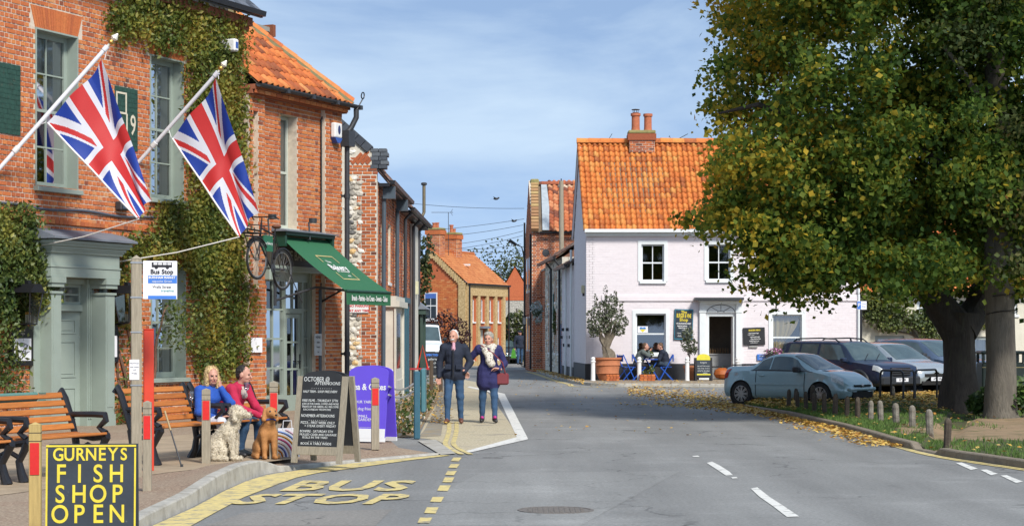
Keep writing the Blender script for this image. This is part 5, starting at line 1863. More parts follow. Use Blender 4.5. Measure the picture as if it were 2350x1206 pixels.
def flank_house(y0,y1,eave,label,m,singles,windows,doors,seed,roofm,dark=0.15,F_=None,ridge=None,depth=3.4,prot=0.0,plast=None):
 F_=F_ or RF
 L=y1-y0
 t=thing('terraced_house',label,'house',F_.world(y0,prot,0),F_.rot,None)
 ops=[(a,c,p,q)for(a,c,p,q)in windows]+[(a,c,0,q)for(a,c,q)in doors]
 wall_openings('wall',L,eave,ops,plast or MORTAR,t,0.25)
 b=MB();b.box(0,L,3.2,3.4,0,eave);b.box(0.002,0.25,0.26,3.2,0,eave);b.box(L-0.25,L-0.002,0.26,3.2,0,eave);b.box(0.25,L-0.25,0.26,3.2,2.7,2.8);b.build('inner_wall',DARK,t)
 if not plast:bricks(t,0,L,0,eave,ops,bond='stretcher',seed=seed,dark=dark)
 for(a,c,p,q)in windows:
  sash(t,a+0.01,c-0.01,p+0.01,q-0.01,0.08,2,4,WHITE)
 rz=ridge or eave+2.3
 b=MB()
 n=int(L/0.3);rows_=9
 for j in range(rows_):
  for i in range(n):
   b.t=RNG.random()
   ya,yb=-0.3+j*(depth/2+0.3)/rows_,-0.3+(j+1)*(depth/2+0.3)/rows_
   za,zb=eave-0.02+j*(rz-eave)/rows_,eave-0.02+(j+1)*(rz-eave)/rows_
   x0_,x1_=i*L/n,(i+1)*L/n
   b.add([(x0_+0.01,ya,za+0.05),((x0_+x1_)/2,ya,za+0.10),(x1_-0.01,ya,za+0.05),(x1_-0.01,yb,zb+0.03),((x0_+x1_)/2,yb,zb+0.08),(x0_+0.01,yb,zb+0.03)],[(0,1,4,5),(1,2,3,4)])
 b.quad((0,-0.28,eave-0.03),(L,-0.28,eave-0.03),(L,depth/2,rz-0.02),(0,depth/2,rz-0.02))
 b.quad((0,depth+0.2,eave-0.03),(L,depth+0.2,eave-0.03),(L,depth/2,rz),(0,depth/2,rz))
 o=b.build('roof',roofm,t,tint=True);o['kind']='stuff'
 b=MB();b.prism([(-0.40,eave-0.06),(-0.30,eave-0.06),(-0.28,eave+0.03),(-0.42,eave+0.03)],0.02,L-0.02,'x');b.box(0.02,L-0.02,-0.28,-0.02,eave-0.12,eave-0.04);b.build('gutter',BLACK,t)
 return t
DTILE=mat('dark_pantile',None,0.9,nscale=5,namt=0.3,src='attr',cols=[(0.05,0.035,0.03),(0.13,0.07,0.05),(0.22,0.11,0.07),(0.16,0.14,0.12)])
h1=flank_house(0.3,7.9,5.35,'terraced red brick house with white shopfront beyond the flint gable',None,0,[(0.9,1.8,3.0,4.5),(3.2,4.1,3.0,4.5),(5.6,6.5,3.0,4.5)],[(6.6,7.5,2.1)],31,DTILE)
h2=flank_house(8.0,17.5,5.2,'brick and cream terraced house with dark green shopfront further along',None,0,[(1.2,2.2,3.0,4.5),(4.6,5.6,3.0,4.5),(7.4,8.4,3.0,4.5)],[(3.0,3.9,2.1)],32,DTILE,dark=0.25)
OFFW=mat('off_white_render',(0.58,0.56,0.48),0.8,nscale=4,namt=0.12)
TEAL=mat('teal_paint',(0.035,0.11,0.15),0.5,nscale=6,namt=0.15)
OLIVEG=mat('deep_green_paint',(0.035,0.065,0.05),0.5,nscale=6,namt=0.15)
b=MB();b.box(1.6,4.6,-0.28,-0.02,0.5,2.35);b.box(1.5,4.7,-0.42,-0.02,2.35,2.5);b.box(1.5,4.7,-0.34,-0.02,2.5,2.62);b.box(1.6,4.6,-0.3,-0.02,0.0,0.5);b.box(1.55,1.75,-0.33,-0.28,0,2.34);b.box(4.45,4.65,-0.33,-0.28,0,2.34);b.build('shopfront',OFFW,h1)
b=MB();b.box(2.0,4.2,-0.285,-0.281,0.8,2.2);b.build('pane',mat('dark_shop_glass',(0.02,0.025,0.03),0.05),h1)
b=MB();b.box(5.0,5.25,-0.35,-0.02,0,2.5);b.box(6.2,6.45,-0.35,-0.02,0,2.5);b.box(5.0,6.45,-0.38,-0.02,2.5,2.65);b.build('door_surround',TEAL,h1)
for xx in(0.35,5.0):b=MB();b.tube([(xx,-0.33,5.25),(xx,-0.12,5.0),(xx,-0.10,0.1)],0.055,8);b.box(xx-0.12,xx+0.12,-0.4,-0.1,4.95,5.25);b.build('downpipe',mat('slate_blue_pipe',None),h1)
b=MB();b.box(7.0,8.6,-0.16,-0.02,0.3,2.3);b.box(6.8,8.8,-0.34,-0.02,2.3,2.45);b.box(6.9,7.1,-0.24,-0.16,0,2.3);b.box(8.5,8.7,-0.24,-0.16,0,2.3);b.build('shopfront',OLIVEG,h2)
b=MB();b.prism([(-0.4,2.46),(-0.02,2.46),(-0.02,2.75)],6.75,8.85,'x');b.build('lead_cap',LEAD,h2)
b=MB();b.box(4.2,6.6,-0.12,-0.02,0.0,5.0);b.build('render_band',OFFW,h2)
for xx in(0.2,4.0,6.7):b=MB();b.tube([(xx,-0.33,5.1),(xx,-0.14,4.9),(xx,-0.12,2.6 if xx>6 else 0.1)],0.05,8);b.build('downpipe',IRON,h2)
b=MB();b.box(5.2,5.6,-0.2,-0.121,2.9,3.3);b.build('meter_box',mat('cream_plastic',(0.55,0.53,0.35),0.5),h2)
w_=wp(926,750,54.5)
t=thing('hanging_sign','grey hanging shop sign on the terraced row','sign',w_,0)
b=MB();b.bbox(-0.12,0.1,-0.03,0.03,-0.2,0.2,0.01);b.build('board',mat('grey_board',(0.30,0.30,0.28),0.6,nscale=9,namt=0.15),t)
b=MB();b.tube([(-0.35,0,0.26),(0.14,0,0.26)],0.015,6);b.tube([(-0.08,0,0.26),(-0.08,0,0.19)],0.008,6);b.tube([(0.07,0,0.26),(0.07,0,0.19)],0.008,6);b.build('bracket',BLACK,t)
lettering([('6',0,0,0.2)],WHITE,t,plane_m((-0.01,-0.034,0),(1,0,0)))
t=thing('flue_pipe','tall bent flue pipe rising from the end of the terraced row','flue',(0,0,0))
b=MB();b.tube([wp(938,760,65),wp(938,520,65),wp(942,512,65),wp(970,494,65.2),wp(973,487,65.2),wp(973,425,65.2)],0.055,10);b.build('pipe',mat('flue_metal',(0.20,0.17,0.11),0.5,0.4,nscale=8,namt=0.2),t,smooth=True)
b=MB();p=wp(973,424,65.2);b.lathe([(0.05,-0.02),(0.10,0.0),(0.10,0.06),(0.05,0.08)],p,10);b.build('cowl',IRON,t)
# generic small trees (trunk + crown)
LEAFG=mat('tree_leaf',None,0.55,nscale=1.2,namt=0.2,src='attr',cols=[(0.018,0.032,0.010),(0.04,0.062,0.016),(0.085,0.10,0.022),(0.17,0.15,0.03)],translucent=0.3,world_space=True)
def blob_pts(blobs,n,seed,shell=0.55):
 """points in a union of lumpy ellipsoids, denser near the surface"""
 out=[]
 vol=np.array([b[1][0]*b[1][1]*b[1][2]for b in blobs])**(2/3)
 vol/=vol.sum()
 for(c,r),f in zip(blobs,vol):
  k=max(20,int(n*f))
  d=rand_dirs(k)
  rad=(shell+(1-shell)*NR.random(k)**0.6)
  lump=1+0.16*smooth_noise(d+np.array(c)*0.37,5,seed)+0.08*smooth_noise(d+np.array(c),13,seed+1)
  out.append(np.array(c)+d*np.array(r)*(rad*lump)[:,None])
 return np.concatenate(out)
def small_tree(label,base,hgt,blobs,n,size,m=LEAFG,trunk_r=0.12,bark=None,cat='tree',name='tree',group=None,tshift=0.0,noise_f=1.6,limbs=5):
 t=thing(name,label,cat,base,0,group)
 bk=bark or mat('dark_bark',(0.07,0.055,0.04),0.95,nscale=12,namt=0.3,bscale=25,bstr=0.5)
 b=MB()
 cz0=min(c[2]for c,r in blobs)
 b.tube([(0,0,-0.1),(0.03,0,hgt*0.35),(-0.02,0.02,cz0),(0,0,hgt*0.8)],[trunk_r*1.2,trunk_r,trunk_r*0.75,trunk_r*0.3],8)
 for c,r in blobs[:limbs]:
  b.tube([(0,0,hgt*0.35),(c[0]*0.5,c[1]*0.5,(hgt*0.35+c[2])/2),c],[trunk_r*0.6,trunk_r*0.4,trunk_r*0.12],6)
 b.build('trunk',bk,t,smooth=True)
 P=blob_pts(blobs,n,len(label))
 tt=np.clip(0.42+tshift+0.25*smooth_noise(P,noise_f,3)+NR.normal(size=len(P))*0.16,0,1)
 o=leaf_obj('crown',P,NR.uniform(0.6,1.3,len(P))*size,tt,m,t)
 o['kind']='stuff'
 return t
bt=gp(950,838)
small_tree('tree with sparse yellowing leaves rising behind the terraced row',(wp(945,700,68).x,68.0,0),6.2,[((-0.25,0,5.5),(0.55,0.6,0.5)),((0.3,0,4.6),(0.5,0.5,0.55)),((0.1,0,3.6),(0.7,0.6,0.7)),((0.0,0.1,2.6),(0.55,0.6,0.7)),((-0.1,0,1.9),(0.4,0.5,0.6)),((0.5,0,3.9),(0.22,0.3,0.3))],2600,0.13,trunk_r=0.1)
# house closing the street
GFo=(-2.43-0.92*4.0,104+0.4*4.0)
hall=thing('brick_hall','red brick hall with buff corners and orange roof closing the street','building',(-2.43,104,0),math.atan2(0.92,0.4))
HD=math.hypot(0.92,0.4)
CL=5.2;CD=4.0
REDW=mat('far_red_brick',None,0.9,nscale=18,namt=0.15,src='noise',cols=[(0.33,0.075,0.03),(0.46,0.12,0.045),(0.50,0.15,0.05)],bscale=30,bstr=0.3,stretch=(1,1,3.5))
BUFFB=mat('buff_brick',None,0.9,nscale=12,namt=0.15,src='noise',cols=[(0.36,0.24,0.10),(0.48,0.34,0.16),(0.56,0.42,0.22)],bscale=30,bstr=0.3)
ez,rz=4.35,6.15
wins=[]
for k in range(4):wins.append((0.75+1.12*k,1.05+1.12*k,2.35,3.55))
low=[(0.55,0.85,0.3,1.5),(2.9,3.2,0.3,1.5),(4.05,4.35,0.3,1.5)]
door=(1.55,2.25,0.0,1.95)
wall_openings('front_wall',CL,ez,wins+low+[door],REDW,hall,0.25)
b=MB();b.box(0,CL,1.5,1.6,0,ez);b.build('inner_wall',DARK,hall)
for(a,c,p,q)in wins+low:sash(hall,a+0.005,c-0.005,p+0.005,q-0.005,0.04,1,2,WHITE,fw=0.05)
b=MB();b.box(door[0],door[1],0.05,0.12,0,1.94);dd=b.build('door',OFFW,hall)
b=MB();b.box(door[0]-0.15,door[1]+0.15,-0.35,-0.005,2.0,2.12);b.build('door_hood',LEAD,hall)
b=MB()
for x in(0.0,1.25,2.37,3.5,4.6):
 b.box(x,x+0.28 if x else 0.5,-0.14,-0.002,0,3.75)
b.box(0,CL,-0.15,-0.002,3.75,ez);b.box(0,CL,-0.10,-0.003,0,0.25)
b.build('buff_pilaster',BUFFB,hall)
b=MB();b.prism([(0,0),(CD,0),(CD,ez),(CD/2,rz),(0,ez)],0.0,0.25,'x')
gm=b.build('gable_wall',REDW,hall)
b=MB()
b.box(-0.10,-0.002,0.0,0.42,0,ez+0.05)
n=18
for k in range(n):
 f0,f1=k/n,(k+1)/n
 for s_ in(0,1):
  ya,yb=(CD/2*f0,CD/2*f1)if s_==0 else(CD-CD/2*f0,CD-CD/2*f1)
  za=ez+(rz-ez)*f0-0.32
  b.box(-0.09-(0.02 if k%2 else 0),-0.002,min(ya,yb),max(ya,yb),za,za+0.40)
b.build('buff_corner',BUFFB,hall)
bricks(hall,0.45,CD,0.0,4.6,[(1.65,2.45,2.45,3.95)],bond='stretcher',course=0.09,joint=0.012,xf=lambda v:(v[1]-0.0,v[0],v[2]),seed=44,dark=-0.1,poly=lambda x,z:z<ez+(rz-ez)*(1-abs(x-CD/2)/(CD/2))-0.35)
wn_=MB();wn_.box(-0.08,-0.02,1.68,2.42,2.48,3.92)
wn_=wn_.build('window',WHITE,hall)
for i in range(2):
 for j in range(2):
  b=MB();b.box(-0.088,-0.0801,1.73+i*0.34,2.03+i*0.34,2.54+j*0.70,3.18+j*0.68);b.build('pane',mat('dark_shop_glass',None),wn_)
b=MB();b.box(-0.086,-0.0885,1.73,2.37,3.6,3.86);b.build('blue_blind',mat('blue_blind',(0.06,0.14,0.42),0.7),wn_)
b=MB();b.box(-0.14,-0.02,1.6,2.5,2.38,2.47);b.build('sill',WHITE,wn_)
TILE_O=mat('orange_plain_tile',None,0.85,nscale=10,namt=0.2,src='attr',cols=[(0.40,0.12,0.035),(0.54,0.19,0.06),(0.60,0.24,0.08)])
def plain_roof(parent,L,depth,ez,rz,m,over=0.15,x0=0.0,rows_=14,cols_=26,back=True,name='roof'):
 b=MB()
 for side in((0,1)if back else(0,)):
  for j in range(rows_):
   for i in range(cols_):
    b.t=min(1,max(0,RNG.gauss(0.55,0.2)))
    f0,f1=j/rows_,(j+1)/rows_+0.2/rows_
    y=lambda f:(-over+(depth/2+over)*f)if side==0 else(depth+over-(depth/2+over)*f)
    z=lambda f:ez+(rz-ez)*f
    xa,xb=x0+(L-x0)*i/cols_,x0+(L-x0)*(i+1)/cols_
    b.quad((xa+0.006,y(f0),z(f0)+0.035),(xb-0.006,y(f0),z(f0)+0.035),(xb-0.006,y(f1),z(f1)+0.01),(xa+0.006,y(f1),z(f1)+0.01))
 for s_ in((-over,depth/2),(depth+over,depth/2)):b.quad((x0,s_[0],ez),(L,s_[0],ez),(L,s_[1],rz),(x0,s_[1],rz))
 o=b.build(name,m,parent,tint=True);o['kind']='stuff'
 return o
rf=plain_roof(hall,CL+0.1,CD,ez+0.02,rz+0.02,TILE_O,0.15,-0.1)
b=MB();b.tube([(-0.1,CD/2,rz+0.03),(CL+0.1,CD/2,rz+0.03)],0.09,8);b.build('ridge',TILE_O,hall)
b=MB();b.prism([(-0.28,ez-0.05),(-0.16,ez-0.05),(-0.15,ez+0.04),(-0.30,ez+0.04)],-0.05,CL+0.1,'x');b.build('gutter',BLACK,hall)
for xx in(0.02,CL):b=MB();b.tube([(xx,-0.2,ez-0.05),(xx,-0.2,0.1)],0.045,8);b.build('downpipe',BLACK,hall)
b=MB();p_=Vector((2.2,1.1,ez+1.05));b.box(p_.x-0.06,p_.x+0.06,p_.y-0.3,p_.y+0.3,p_.z,p_.z+0.1);b.build('roof_light',WHITE,hall)
POT=mat('terracotta_pot',(0.42,0.13,0.06),0.85,nscale=9,namt=0.25)
def chimney(parent,x0,x1,y0,y1,z0,z1,pots,dark=0.1,lichen=True,seed=50,rotz=None):
 b=MB();b.box(x0,x1,y0,y1,z0,z1);c=b.build('chimney',MORTAR,parent)
 for(yy,sgn)in((y0,1),):bricks(c,x0,x1,z0,z1,[],bond='stretcher',y=yy,seed=seed,dark=dark)
 bricks(c,y0,y1,z0,z1,[],bond='stretcher',seed=seed+1,dark=dark,xf=lambda v:(x0+v[1],v[0],v[2]))
 b=MB();b.t=0.4-dark;b.box(x0-0.06,x1+0.06,y0-0.06,y1+0.06,z1-0.28,z1-0.05);b.build('oversail',BRICK,c,tint=True)
 b=MB();b.bbox(x0-0.04,x1+0.04,y0-0.04,y1+0.04,z1-0.05,z1+0.08,0.03);b.build('flaunching',mat('lichen_mortar',(0.26,0.23,0.09),0.95,nscale=9,namt=0.3),c)
 for(px_,r_,h_)in pots:
  b=MB();b.lathe([(r_*1.05,0.05),(r_*0.92,0.2),(r_*0.9,h_*0.85),(r_*1.12,h_*0.87),(r_*1.12,h_),(r_*0.85,h_),(r_*0.8,h_-0.1)],(px_,(y0+y1)/2,z1),14);b.build('chimney_pot',POT,c,smooth=True)
 return c
chimney(hall,0.1,0.75,CD/2-0.4,CD/2+0.4,rz-0.5,rz+1.15,[(0.25,0.11,0.35),(0.6,0.11,0.38)],-0.05,seed=61)
chimney(hall,2.2,2.9,CD/2-0.4,CD/2+0.4,rz-0.5,rz+1.0,[(2.4,0.11,0.5),(2.72,0.11,0.3)],-0.05,seed=63)
t=thing('tv_aerial','thin TV aerial on a mast beside the hall chimneys','aerial',wp(1029,560,105))
def aerial(t,hgt,L=0.9,tilt=0.0,n=9):
 b=MB();b.tube([(0,0,-0.6),(0,0,hgt)],0.018,6)
 c,s_=math.cos(tilt),math.sin(tilt)
 b.tube([(-L*c,0,hgt-L*s_),(0.25,0,hgt+0.25*s_)],0.014,6);
 for k in range(n):
  f=-L+k*(L+0.2)/n;b.tube([(f*c,-0.13,hgt+f*s_),(f*c,0.13,hgt+f*s_)],0.008,5)
 for q in(-0.16,0,0.16):b.tube([(0.22,-0.2,hgt+q),(0.22,0.2,hgt+q)],0.01,5);b.tube([(0.22,0,hgt+q),(0.12,0,hgt)],0.01,5)
 b.build('mast',IRON,t)
aerial(t,1.7)
PURP=mat('purple_leaf',None,0.6,nscale=2,namt=0.2,src='attr',cols=[(0.02,0.010,0.013),(0.05,0.018,0.02),(0.09,0.03,0.025),(0.08,0.09,0.02)],translucent=0.25)
pc=wp(1020,770,101)
small_tree('low dark purple creeper bush against the hall gable',(pc.x,101.5,0),2.2,[((-0.9,0,1.9),(0.6,0.5,0.7)),((0.0,0,2.1),(0.7,0.5,0.75)),((0.8,0,1.7),(0.55,0.5,0.8)),((0.4,0,1.0),(0.6,0.5,0.7))],2200,0.13,PURP,0.05,cat='bush',name='bush')
fh=thing('far_cottage','far flint cottage with red brick gable at the bend','house',(wp(1147,840,128).x,128,0),0)
b=MB();gw=2.0;b.box(0,gw,0,5,0,3.9);b.build('wall',mat('grey_flint_wall',None,0.9,nscale=12,namt=0.25,src='noise',cols=[(0.20,0.19,0.16),(0.36,0.34,0.29),(0.50,0.47,0.40)],bscale=14,bstr=0.8),fh)
b=MB();b.prism([(-0.1,4.15),(gw+0.1,4.15),(gw/2,6.1)],-0.04,5,'y');b.box(-0.1,gw+0.1,-0.03,5,3.901,4.149);b.build('gable',REDW,fh)
b=MB()
for k in range(9):
 f0,f1=k/9,(k+1)/9
 b.t=RNG.random()
 for s_ in(-1,1):
  b.quad((gw/2+s_*1.2*(1-f0),-0.12,4.13+2.05*f0),(gw/2+s_*1.2*(1-f1),-0.12,4.13+2.05*f1),(gw/2+s_*1.2*(1-f1),5,4.16+2.05*f1),(gw/2+s_*1.2*(1-f0),5,4.16+2.05*f0))
o=b.build('roof',TILE_O,fh,tint=True);o['kind']='stuff'
b=MB();b.box(0.05,0.6,-0.02,0.0,1.6,2.5);b.build('tiled_porch',TILE_O,fh)
for(x,y,Y,h,w,lab,n)in((1186,745,115,4.0,0.9,'dense green hedge tree beside the right hand houses',2600),(1150,600,150,8.0,1.8,'pale feathery tree behind the far cottage',1200),(1186,615,152,7.3,1.6,'rounded green tree behind the far cottage',1400),(1082,590,140,7.2,0.9,'bare twiggy tree behind the hall roof',260)):
 c=wp(x,y,Y)
 hh=c.z
 small_tree(lab,(c.x,Y,0),h,[((0,0,hh-0.3),(w,w,w*1.2)),((w*0.5,0,hh-1.2),(w,w,w)),((-w*0.4,0,hh-1.6),(w*1.1,w,w))],n,0.22,trunk_r=0.12)
# pink house across the road
PY=68.4
PX0=wp(1345,870,PY).x
PW=wp(1972,870,PY).x-PX0
pk=lambda x:wp(x,0,PY).x-PX0
pz=lambda y:EYE-(y-HY)*PY/FPX
pink=thing('pink_house','pale pink painted brick house with orange pantile roof across the road','building',(PX0,PY,0),0)
PINK=mat('pale_pink_paint',(0.71,0.655,0.665),0.75,nscale=3,namt=0.05,bscale=25,bstr=0.12,dirt=((0.55,0.49,0.47),1.1,0.58,0.8))
PINKB=mat('pink_painted_brick',None,0.75,nscale=12,namt=0.05,src='attr',cols=[(0.70,0.645,0.655),(0.715,0.66,0.67),(0.73,0.68,0.69)],dirt=((0.58,0.52,0.50),0.8,0.6,0.85))
PALEB=mat('pale_blue_white_paint',(0.70,0.735,0.73),0.5,nscale=4,namt=0.06)
EV=pz(527)
U1=(pk(1466),pk(1530),pz(645),pz(556));U2=(pk(1618),pk(1682),pz(643),pz(556));U3=(pk(1775),pk(1838),pz(641),pz(556))
G1=(pk(1453),pk(1534),pz(812),pz(715));G2=(pk(1766),pk(1846),pz(826),pz(717))
PD=(pk(1622),pk(1686),0.0,pz(718))
POPS=[U1,U2,U3,G1,G2,PD]
SH_=-0.062
def sheer(b):
 """left edge of the house follows the street line"""
 return b
wall_openings('wall',PW,EV,POPS,PINK,pink,0.3)
PLZ=pz(834)
BRK=[]
bricks(pink,0.0,PW,PLZ,EV-0.02,POPS,bond='stretcher',course=0.085,joint=0.008,seed=71,mats=(PINKB,PINKB),depth=0.012,flat=0.4)
BPL=mat('black_plinth',(0.02,0.022,0.026),0.6,nscale=6,namt=0.3)
b=MB();b.box(0.0,PD[0]-0.2,-0.03,-0.001,0,PLZ);b.box(PD[1]+0.2,PW,-0.03,-0.001,0,PLZ);b.build('plinth',BPL,pink)
b=MB();b.box(0.55,PW,-0.05,-0.001,pz(690),pz(680));b.box(0.55,PW,-0.035,-0.001,pz(680),pz(676));b.build('string_course',PINK,pink)
gd=4.4
V=[]
def gpnt(y,z,t=0.0):return(SH_*y+t,y,z)
rzp=8.58
b=MB()
poly=[(0,0),(gd,0),(gd,EV),(gd/2,rzp-0.05),(0,EV)]
vs=[gpnt(y,z)for y,z in poly]+[gpnt(y,z,0.3)for y,z in poly]
n=5
b.add(vs,[tuple(range(n)),tuple(range(n,2*n))[::-1]]+[(i,i+n,(i+1)%n+n,(i+1)%n)for i in range(n)])
b.build('gable_wall',PINK,pink)
bricks(pink,0.02,gd,PLZ,rzp-0.1,[],bond='stretcher',course=0.085,joint=0.008,seed=72,mats=(PINKB,PINKB),xf=lambda v:gpnt(v[0],v[2],v[1]),depth=0.012,flat=0.4,poly=lambda y,z:z<EV+(rzp-EV-0.1)*(1-abs(y-gd/2)/(gd/2)))
b=MB()
vs=[gpnt(0,0,-0.03),gpnt(gd,0,-0.03),gpnt(gd,PLZ,-0.03),gpnt(0,PLZ,-0.03),gpnt(0,0),gpnt(gd,0),gpnt(gd,PLZ),gpnt(0,PLZ)]
b.add(vs,[(0,1,2,3),(3,2,6,7),(0,3,7,4),(1,5,6,2)]);b.build('plinth',BPL,pink)
b=MB();b.box(0.3,PW,gd,gd+0.2,0,EV);b.box(PW-0.3,PW,0.3,gd,0,EV);b.box(0.3,PW-0.3,0.31,gd-0.01,pz(690),pz(684));b.box(0.3,PW-0.3,2.6,2.65,0.0,EV);b.build('inner_wall',DARK,pink)
sl_len=math.hypot(gd/2+0.25,rzp-EV+0.05)
pa=math.atan2(rzp-EV+0.05,gd/2+0.25)
PANB_RAMP=[(0.34,0.10,0.03),(0.52,0.145,0.03),(0.60,0.18,0.038),(0.64,0.215,0.045),(0.60,0.27,0.07)]
PANB=mat('orange_pantile',None,0.85,nscale=9,namt=0.25,bscale=40,bstr=0.3,cols=PANB_RAMP,src='attr',dirt=((0.38,0.27,0.07),2.6,0.58,0.72))
PANB1=mat('orange_pantile_single',None,0.85,nscale=9,namt=0.3,bscale=40,bstr=0.3,cols=PANB_RAMP,src='random',dirt=((0.40,0.28,0.08),7,0.6,0.72))
xs=SH_*0.0-0.06
M=Matrix(((1,SH_*math.cos(pa),0,-0.10),(0,math.cos(pa),-math.sin(pa),-0.25),(0,math.sin(pa),math.cos(pa),EV-0.03),(0,0,0,1)))
def pr_px(u,v):
 q=M@Vector((u,v,0));Y=q.y+PY
 return CX+(q.x+PX0)*FPX/Y,HY+(EYE-q.z)*FPX/Y
tiled_roof(pink,M,PW+0.2,sl_len-0.05,w=0.187,L=0.243,singles=300,vis=lambda u,v:pr_px(u,v)[0]<1640,score=lambda u,v:u,m=PANB,m1=PANB1,seed=9,amp=0.042,sag=lambda u,v:-0.03*math.sin(u*0.9)*math.sin(v*0.8))
b=MB()
b.sheet([tuple(M@Vector(q))for q in((0,0,-0.04),(PW+0.2,0,-0.04),(PW+0.2,sl_len,-0.04),(0,sl_len,-0.04))])
b.sheet([(-0.1+SH_*gd,gd+0.25,EV-0.06),(PW+0.1,gd+0.25,EV-0.06),(PW+0.1,gd/2,rzp-0.04),(-0.1+SH_*gd/2,gd/2,rzp-0.04)])
b.build('roof_deck',mat('old_boarding',None),pink)
ridge_tiles(pink,(-0.12+SH_*gd/2,gd/2,rzp+0.05),(PW+0.1,gd/2,rzp+0.05),23,0.15,PANB1)
b=MB();b.box(-0.02,PW,-0.14,-0.013,EV-0.22,EV-0.06);b.box(-0.06,PW,-0.34,-0.22,EV-0.10,EV+0.01);b.box(-0.04,PW,-0.22,-0.14,EV-0.06,EV-0.03);b.build('gutter_board',PALEB,pink)
b=MB();a_,c_=Vector(gpnt(-0.25,EV-0.1,-0.05)),Vector(gpnt(gd/2,rzp-0.06,-0.05));b.bar(a_,c_,0.05,0.14)
a_,c_=Vector(gpnt(gd+0.2,EV-0.1,-0.05)),Vector(gpnt(gd/2,rzp-0.06,-0.05));b.bar(a_,c_,0.05,0.14);b.build('bargeboard',PINK,pink)
def pink_window(w,cols,rows,cur=None,shelf=False,y=0.08):
 b=MB();t=0.09
 b.box(w[0]-0.03,w[0]+t,-0.03,0.10,w[2],w[3]+0.06);b.box(w[1]-t,w[1]+0.03,-0.03,0.10,w[2],w[3]+0.06);b.box(w[0]+t,w[1]-t,-0.029,0.10,w[3]-t*0.7,w[3]+0.06)
 b.build('window_surround',PALEB,pink)
 return sash(pink,w[0]+t,w[1]-t,w[2],w[3]-t*0.7,y,cols,rows,PALEB,curtain=cur,fw=0.05,bar=0.03,sill_d=0.16)
pink_window(U1,2,2);pink_window(U2,2,2);pink_window(U3,2,2)
g1w=pink_window(G1,1,2)
HESS=mat('gold_curtain',(0.42,0.30,0.12),0.9,nscale=5,namt=0.2,stretch=(8,8,0.6))
g2w=pink_window(G2,1,2)
b=MB();n=16;vs=[]
gx0,gx1,gz0,gz1=G2[0]+0.15,G2[1]-0.15,G2[2]+0.1,G2[3]-0.15
for k in range(n+1):
 f=k/n
 for j in range(7):
  h=j/6
  xt=gx0+(gx1-gx0)*f
  xb=gx0+(gx1-gx0)*(0.05+0.32*f)
  hh=h**1.6
  zb=gz1-(gz1-gz0)*(h*(1.0 if f<0.5 else 1.0-(f-0.5)*0.5))
  vs.append((xt+(xb-xt)*min(1,hh*1.2),0.2+0.03*math.sin(k*1.9),zb))
b.add(vs,[(k*7+j,(k+1)*7+j,(k+1)*7+j+1,k*7+j+1)for k in range(n)for j in range(6)])
b.build('curtain',HESS,g2w,smooth=True)
b=MB();b.box(G1[0]+0.16,G1[0]+0.16+0.36,0.066,0.07,pz(763),pz(748));ps=b.build('window_poster',PAPER,g1w)
hp=lambda s_:[(s_*0.16*math.sin(t)**3,s_*(0.13*math.cos(t)-0.05*math.cos(2*t)-0.02*math.cos(3*t)))for t in np.linspace(0,2*math.pi,25)[:-1]]
cx0,cz0=G1[0]+0.34,(pz(763)+pz(748))/2+0.012
b=MB();top=[(x,z)for x,z in hp(0.68)]
b.prism([(cx0+x,cz0+max(z,0.0))for x,z in top],0.062,0.0655);b.build('blue_half_heart',mat('heart_blue',(0.03,0.20,0.55),0.6),ps)
b=MB();b.prism([(cx0+x,cz0+min(z,-0.001))for x,z in top],0.062,0.0655);b.build('yellow_half_heart',mat('heart_yellow',(0.72,0.58,0.04),0.6),ps)
b=MB()
for(a,c)in((PD[0]-0.26,PD[0]-0.04),(PD[1]+0.04,PD[1]+0.24)):
 b.box(a,c,-0.12,-0.013,0,pz(697));b.box(a-0.02,c+0.02,-0.14,-0.013,pz(717),pz(713));b.box(a-0.02,c+0.02,-0.135,-0.013,0,0.3)
b.build('pilaster',PALEB,pink)
b=MB();b.box(PD[0]-0.04,PD[1]+0.04,-0.06,-0.013,pz(717),pz(697));b.box(PD[0]-0.26,PD[1]+0.24,-0.16,-0.013,pz(697),pz(692));b.box(PD[0]-0.3,PD[1]+0.3,-0.30,-0.013,pz(692),pz(689.5));fp=b.build('fan_panel',PALEB,pink)
b=MB();cc=((PD[0]+PD[1])/2,pz(716.5));R_=(PD[1]-PD[0])/2
arc=[(cc[0]+R_*math.cos(a),-0.066,cc[1]+0.27*math.sin(a))for a in np.linspace(0.05,math.pi-0.05,20)]
b.tube(arc,0.011,5)
for a in(0.8,math.pi/2,math.pi-0.8):b.tube([(cc[0]+0.12*math.cos(a),-0.066,cc[1]+0.05*math.sin(a)),(cc[0]+R_*math.cos(a),-0.066,cc[1]+0.27*math.sin(a))],0.008,5)
b.tube([(cc[0]+0.12*math.cos(a),-0.066,cc[1]+0.05*math.sin(a))for a in np.linspace(0,math.pi,8)],0.008,5)
b.build('fan_glazing',IRON,fp)
b=MB();b.box(PD[0]-0.45,PD[1]+0.27,-0.5,-0.013,pz(690)+0.02,pz(690)+0.11);b.build('door_canopy',IRON,pink)
b=MB();b.box(PD[0],PD[0]+0.08,0.0,0.2,0,PD[3]);b.box(PD[1]-0.06,PD[1],0,0.2,0,PD[3]);b.box(PD[0]+0.08,PD[1]-0.06,0,0.2,PD[3]-0.11,PD[3]);b.build('door_frame',PALEB,pink)
b=MB();b.X=Matrix.Translation((PD[1]-0.06,0.2,0))@Matrix.Rotation(math.radians(83),4,'Z');b.box(0.0,0.75,0.0,0.045,0.02,PD[3]-0.12);b.build('door',mat('pale_mauve_door',(0.55,0.50,0.46),0.5),pink)
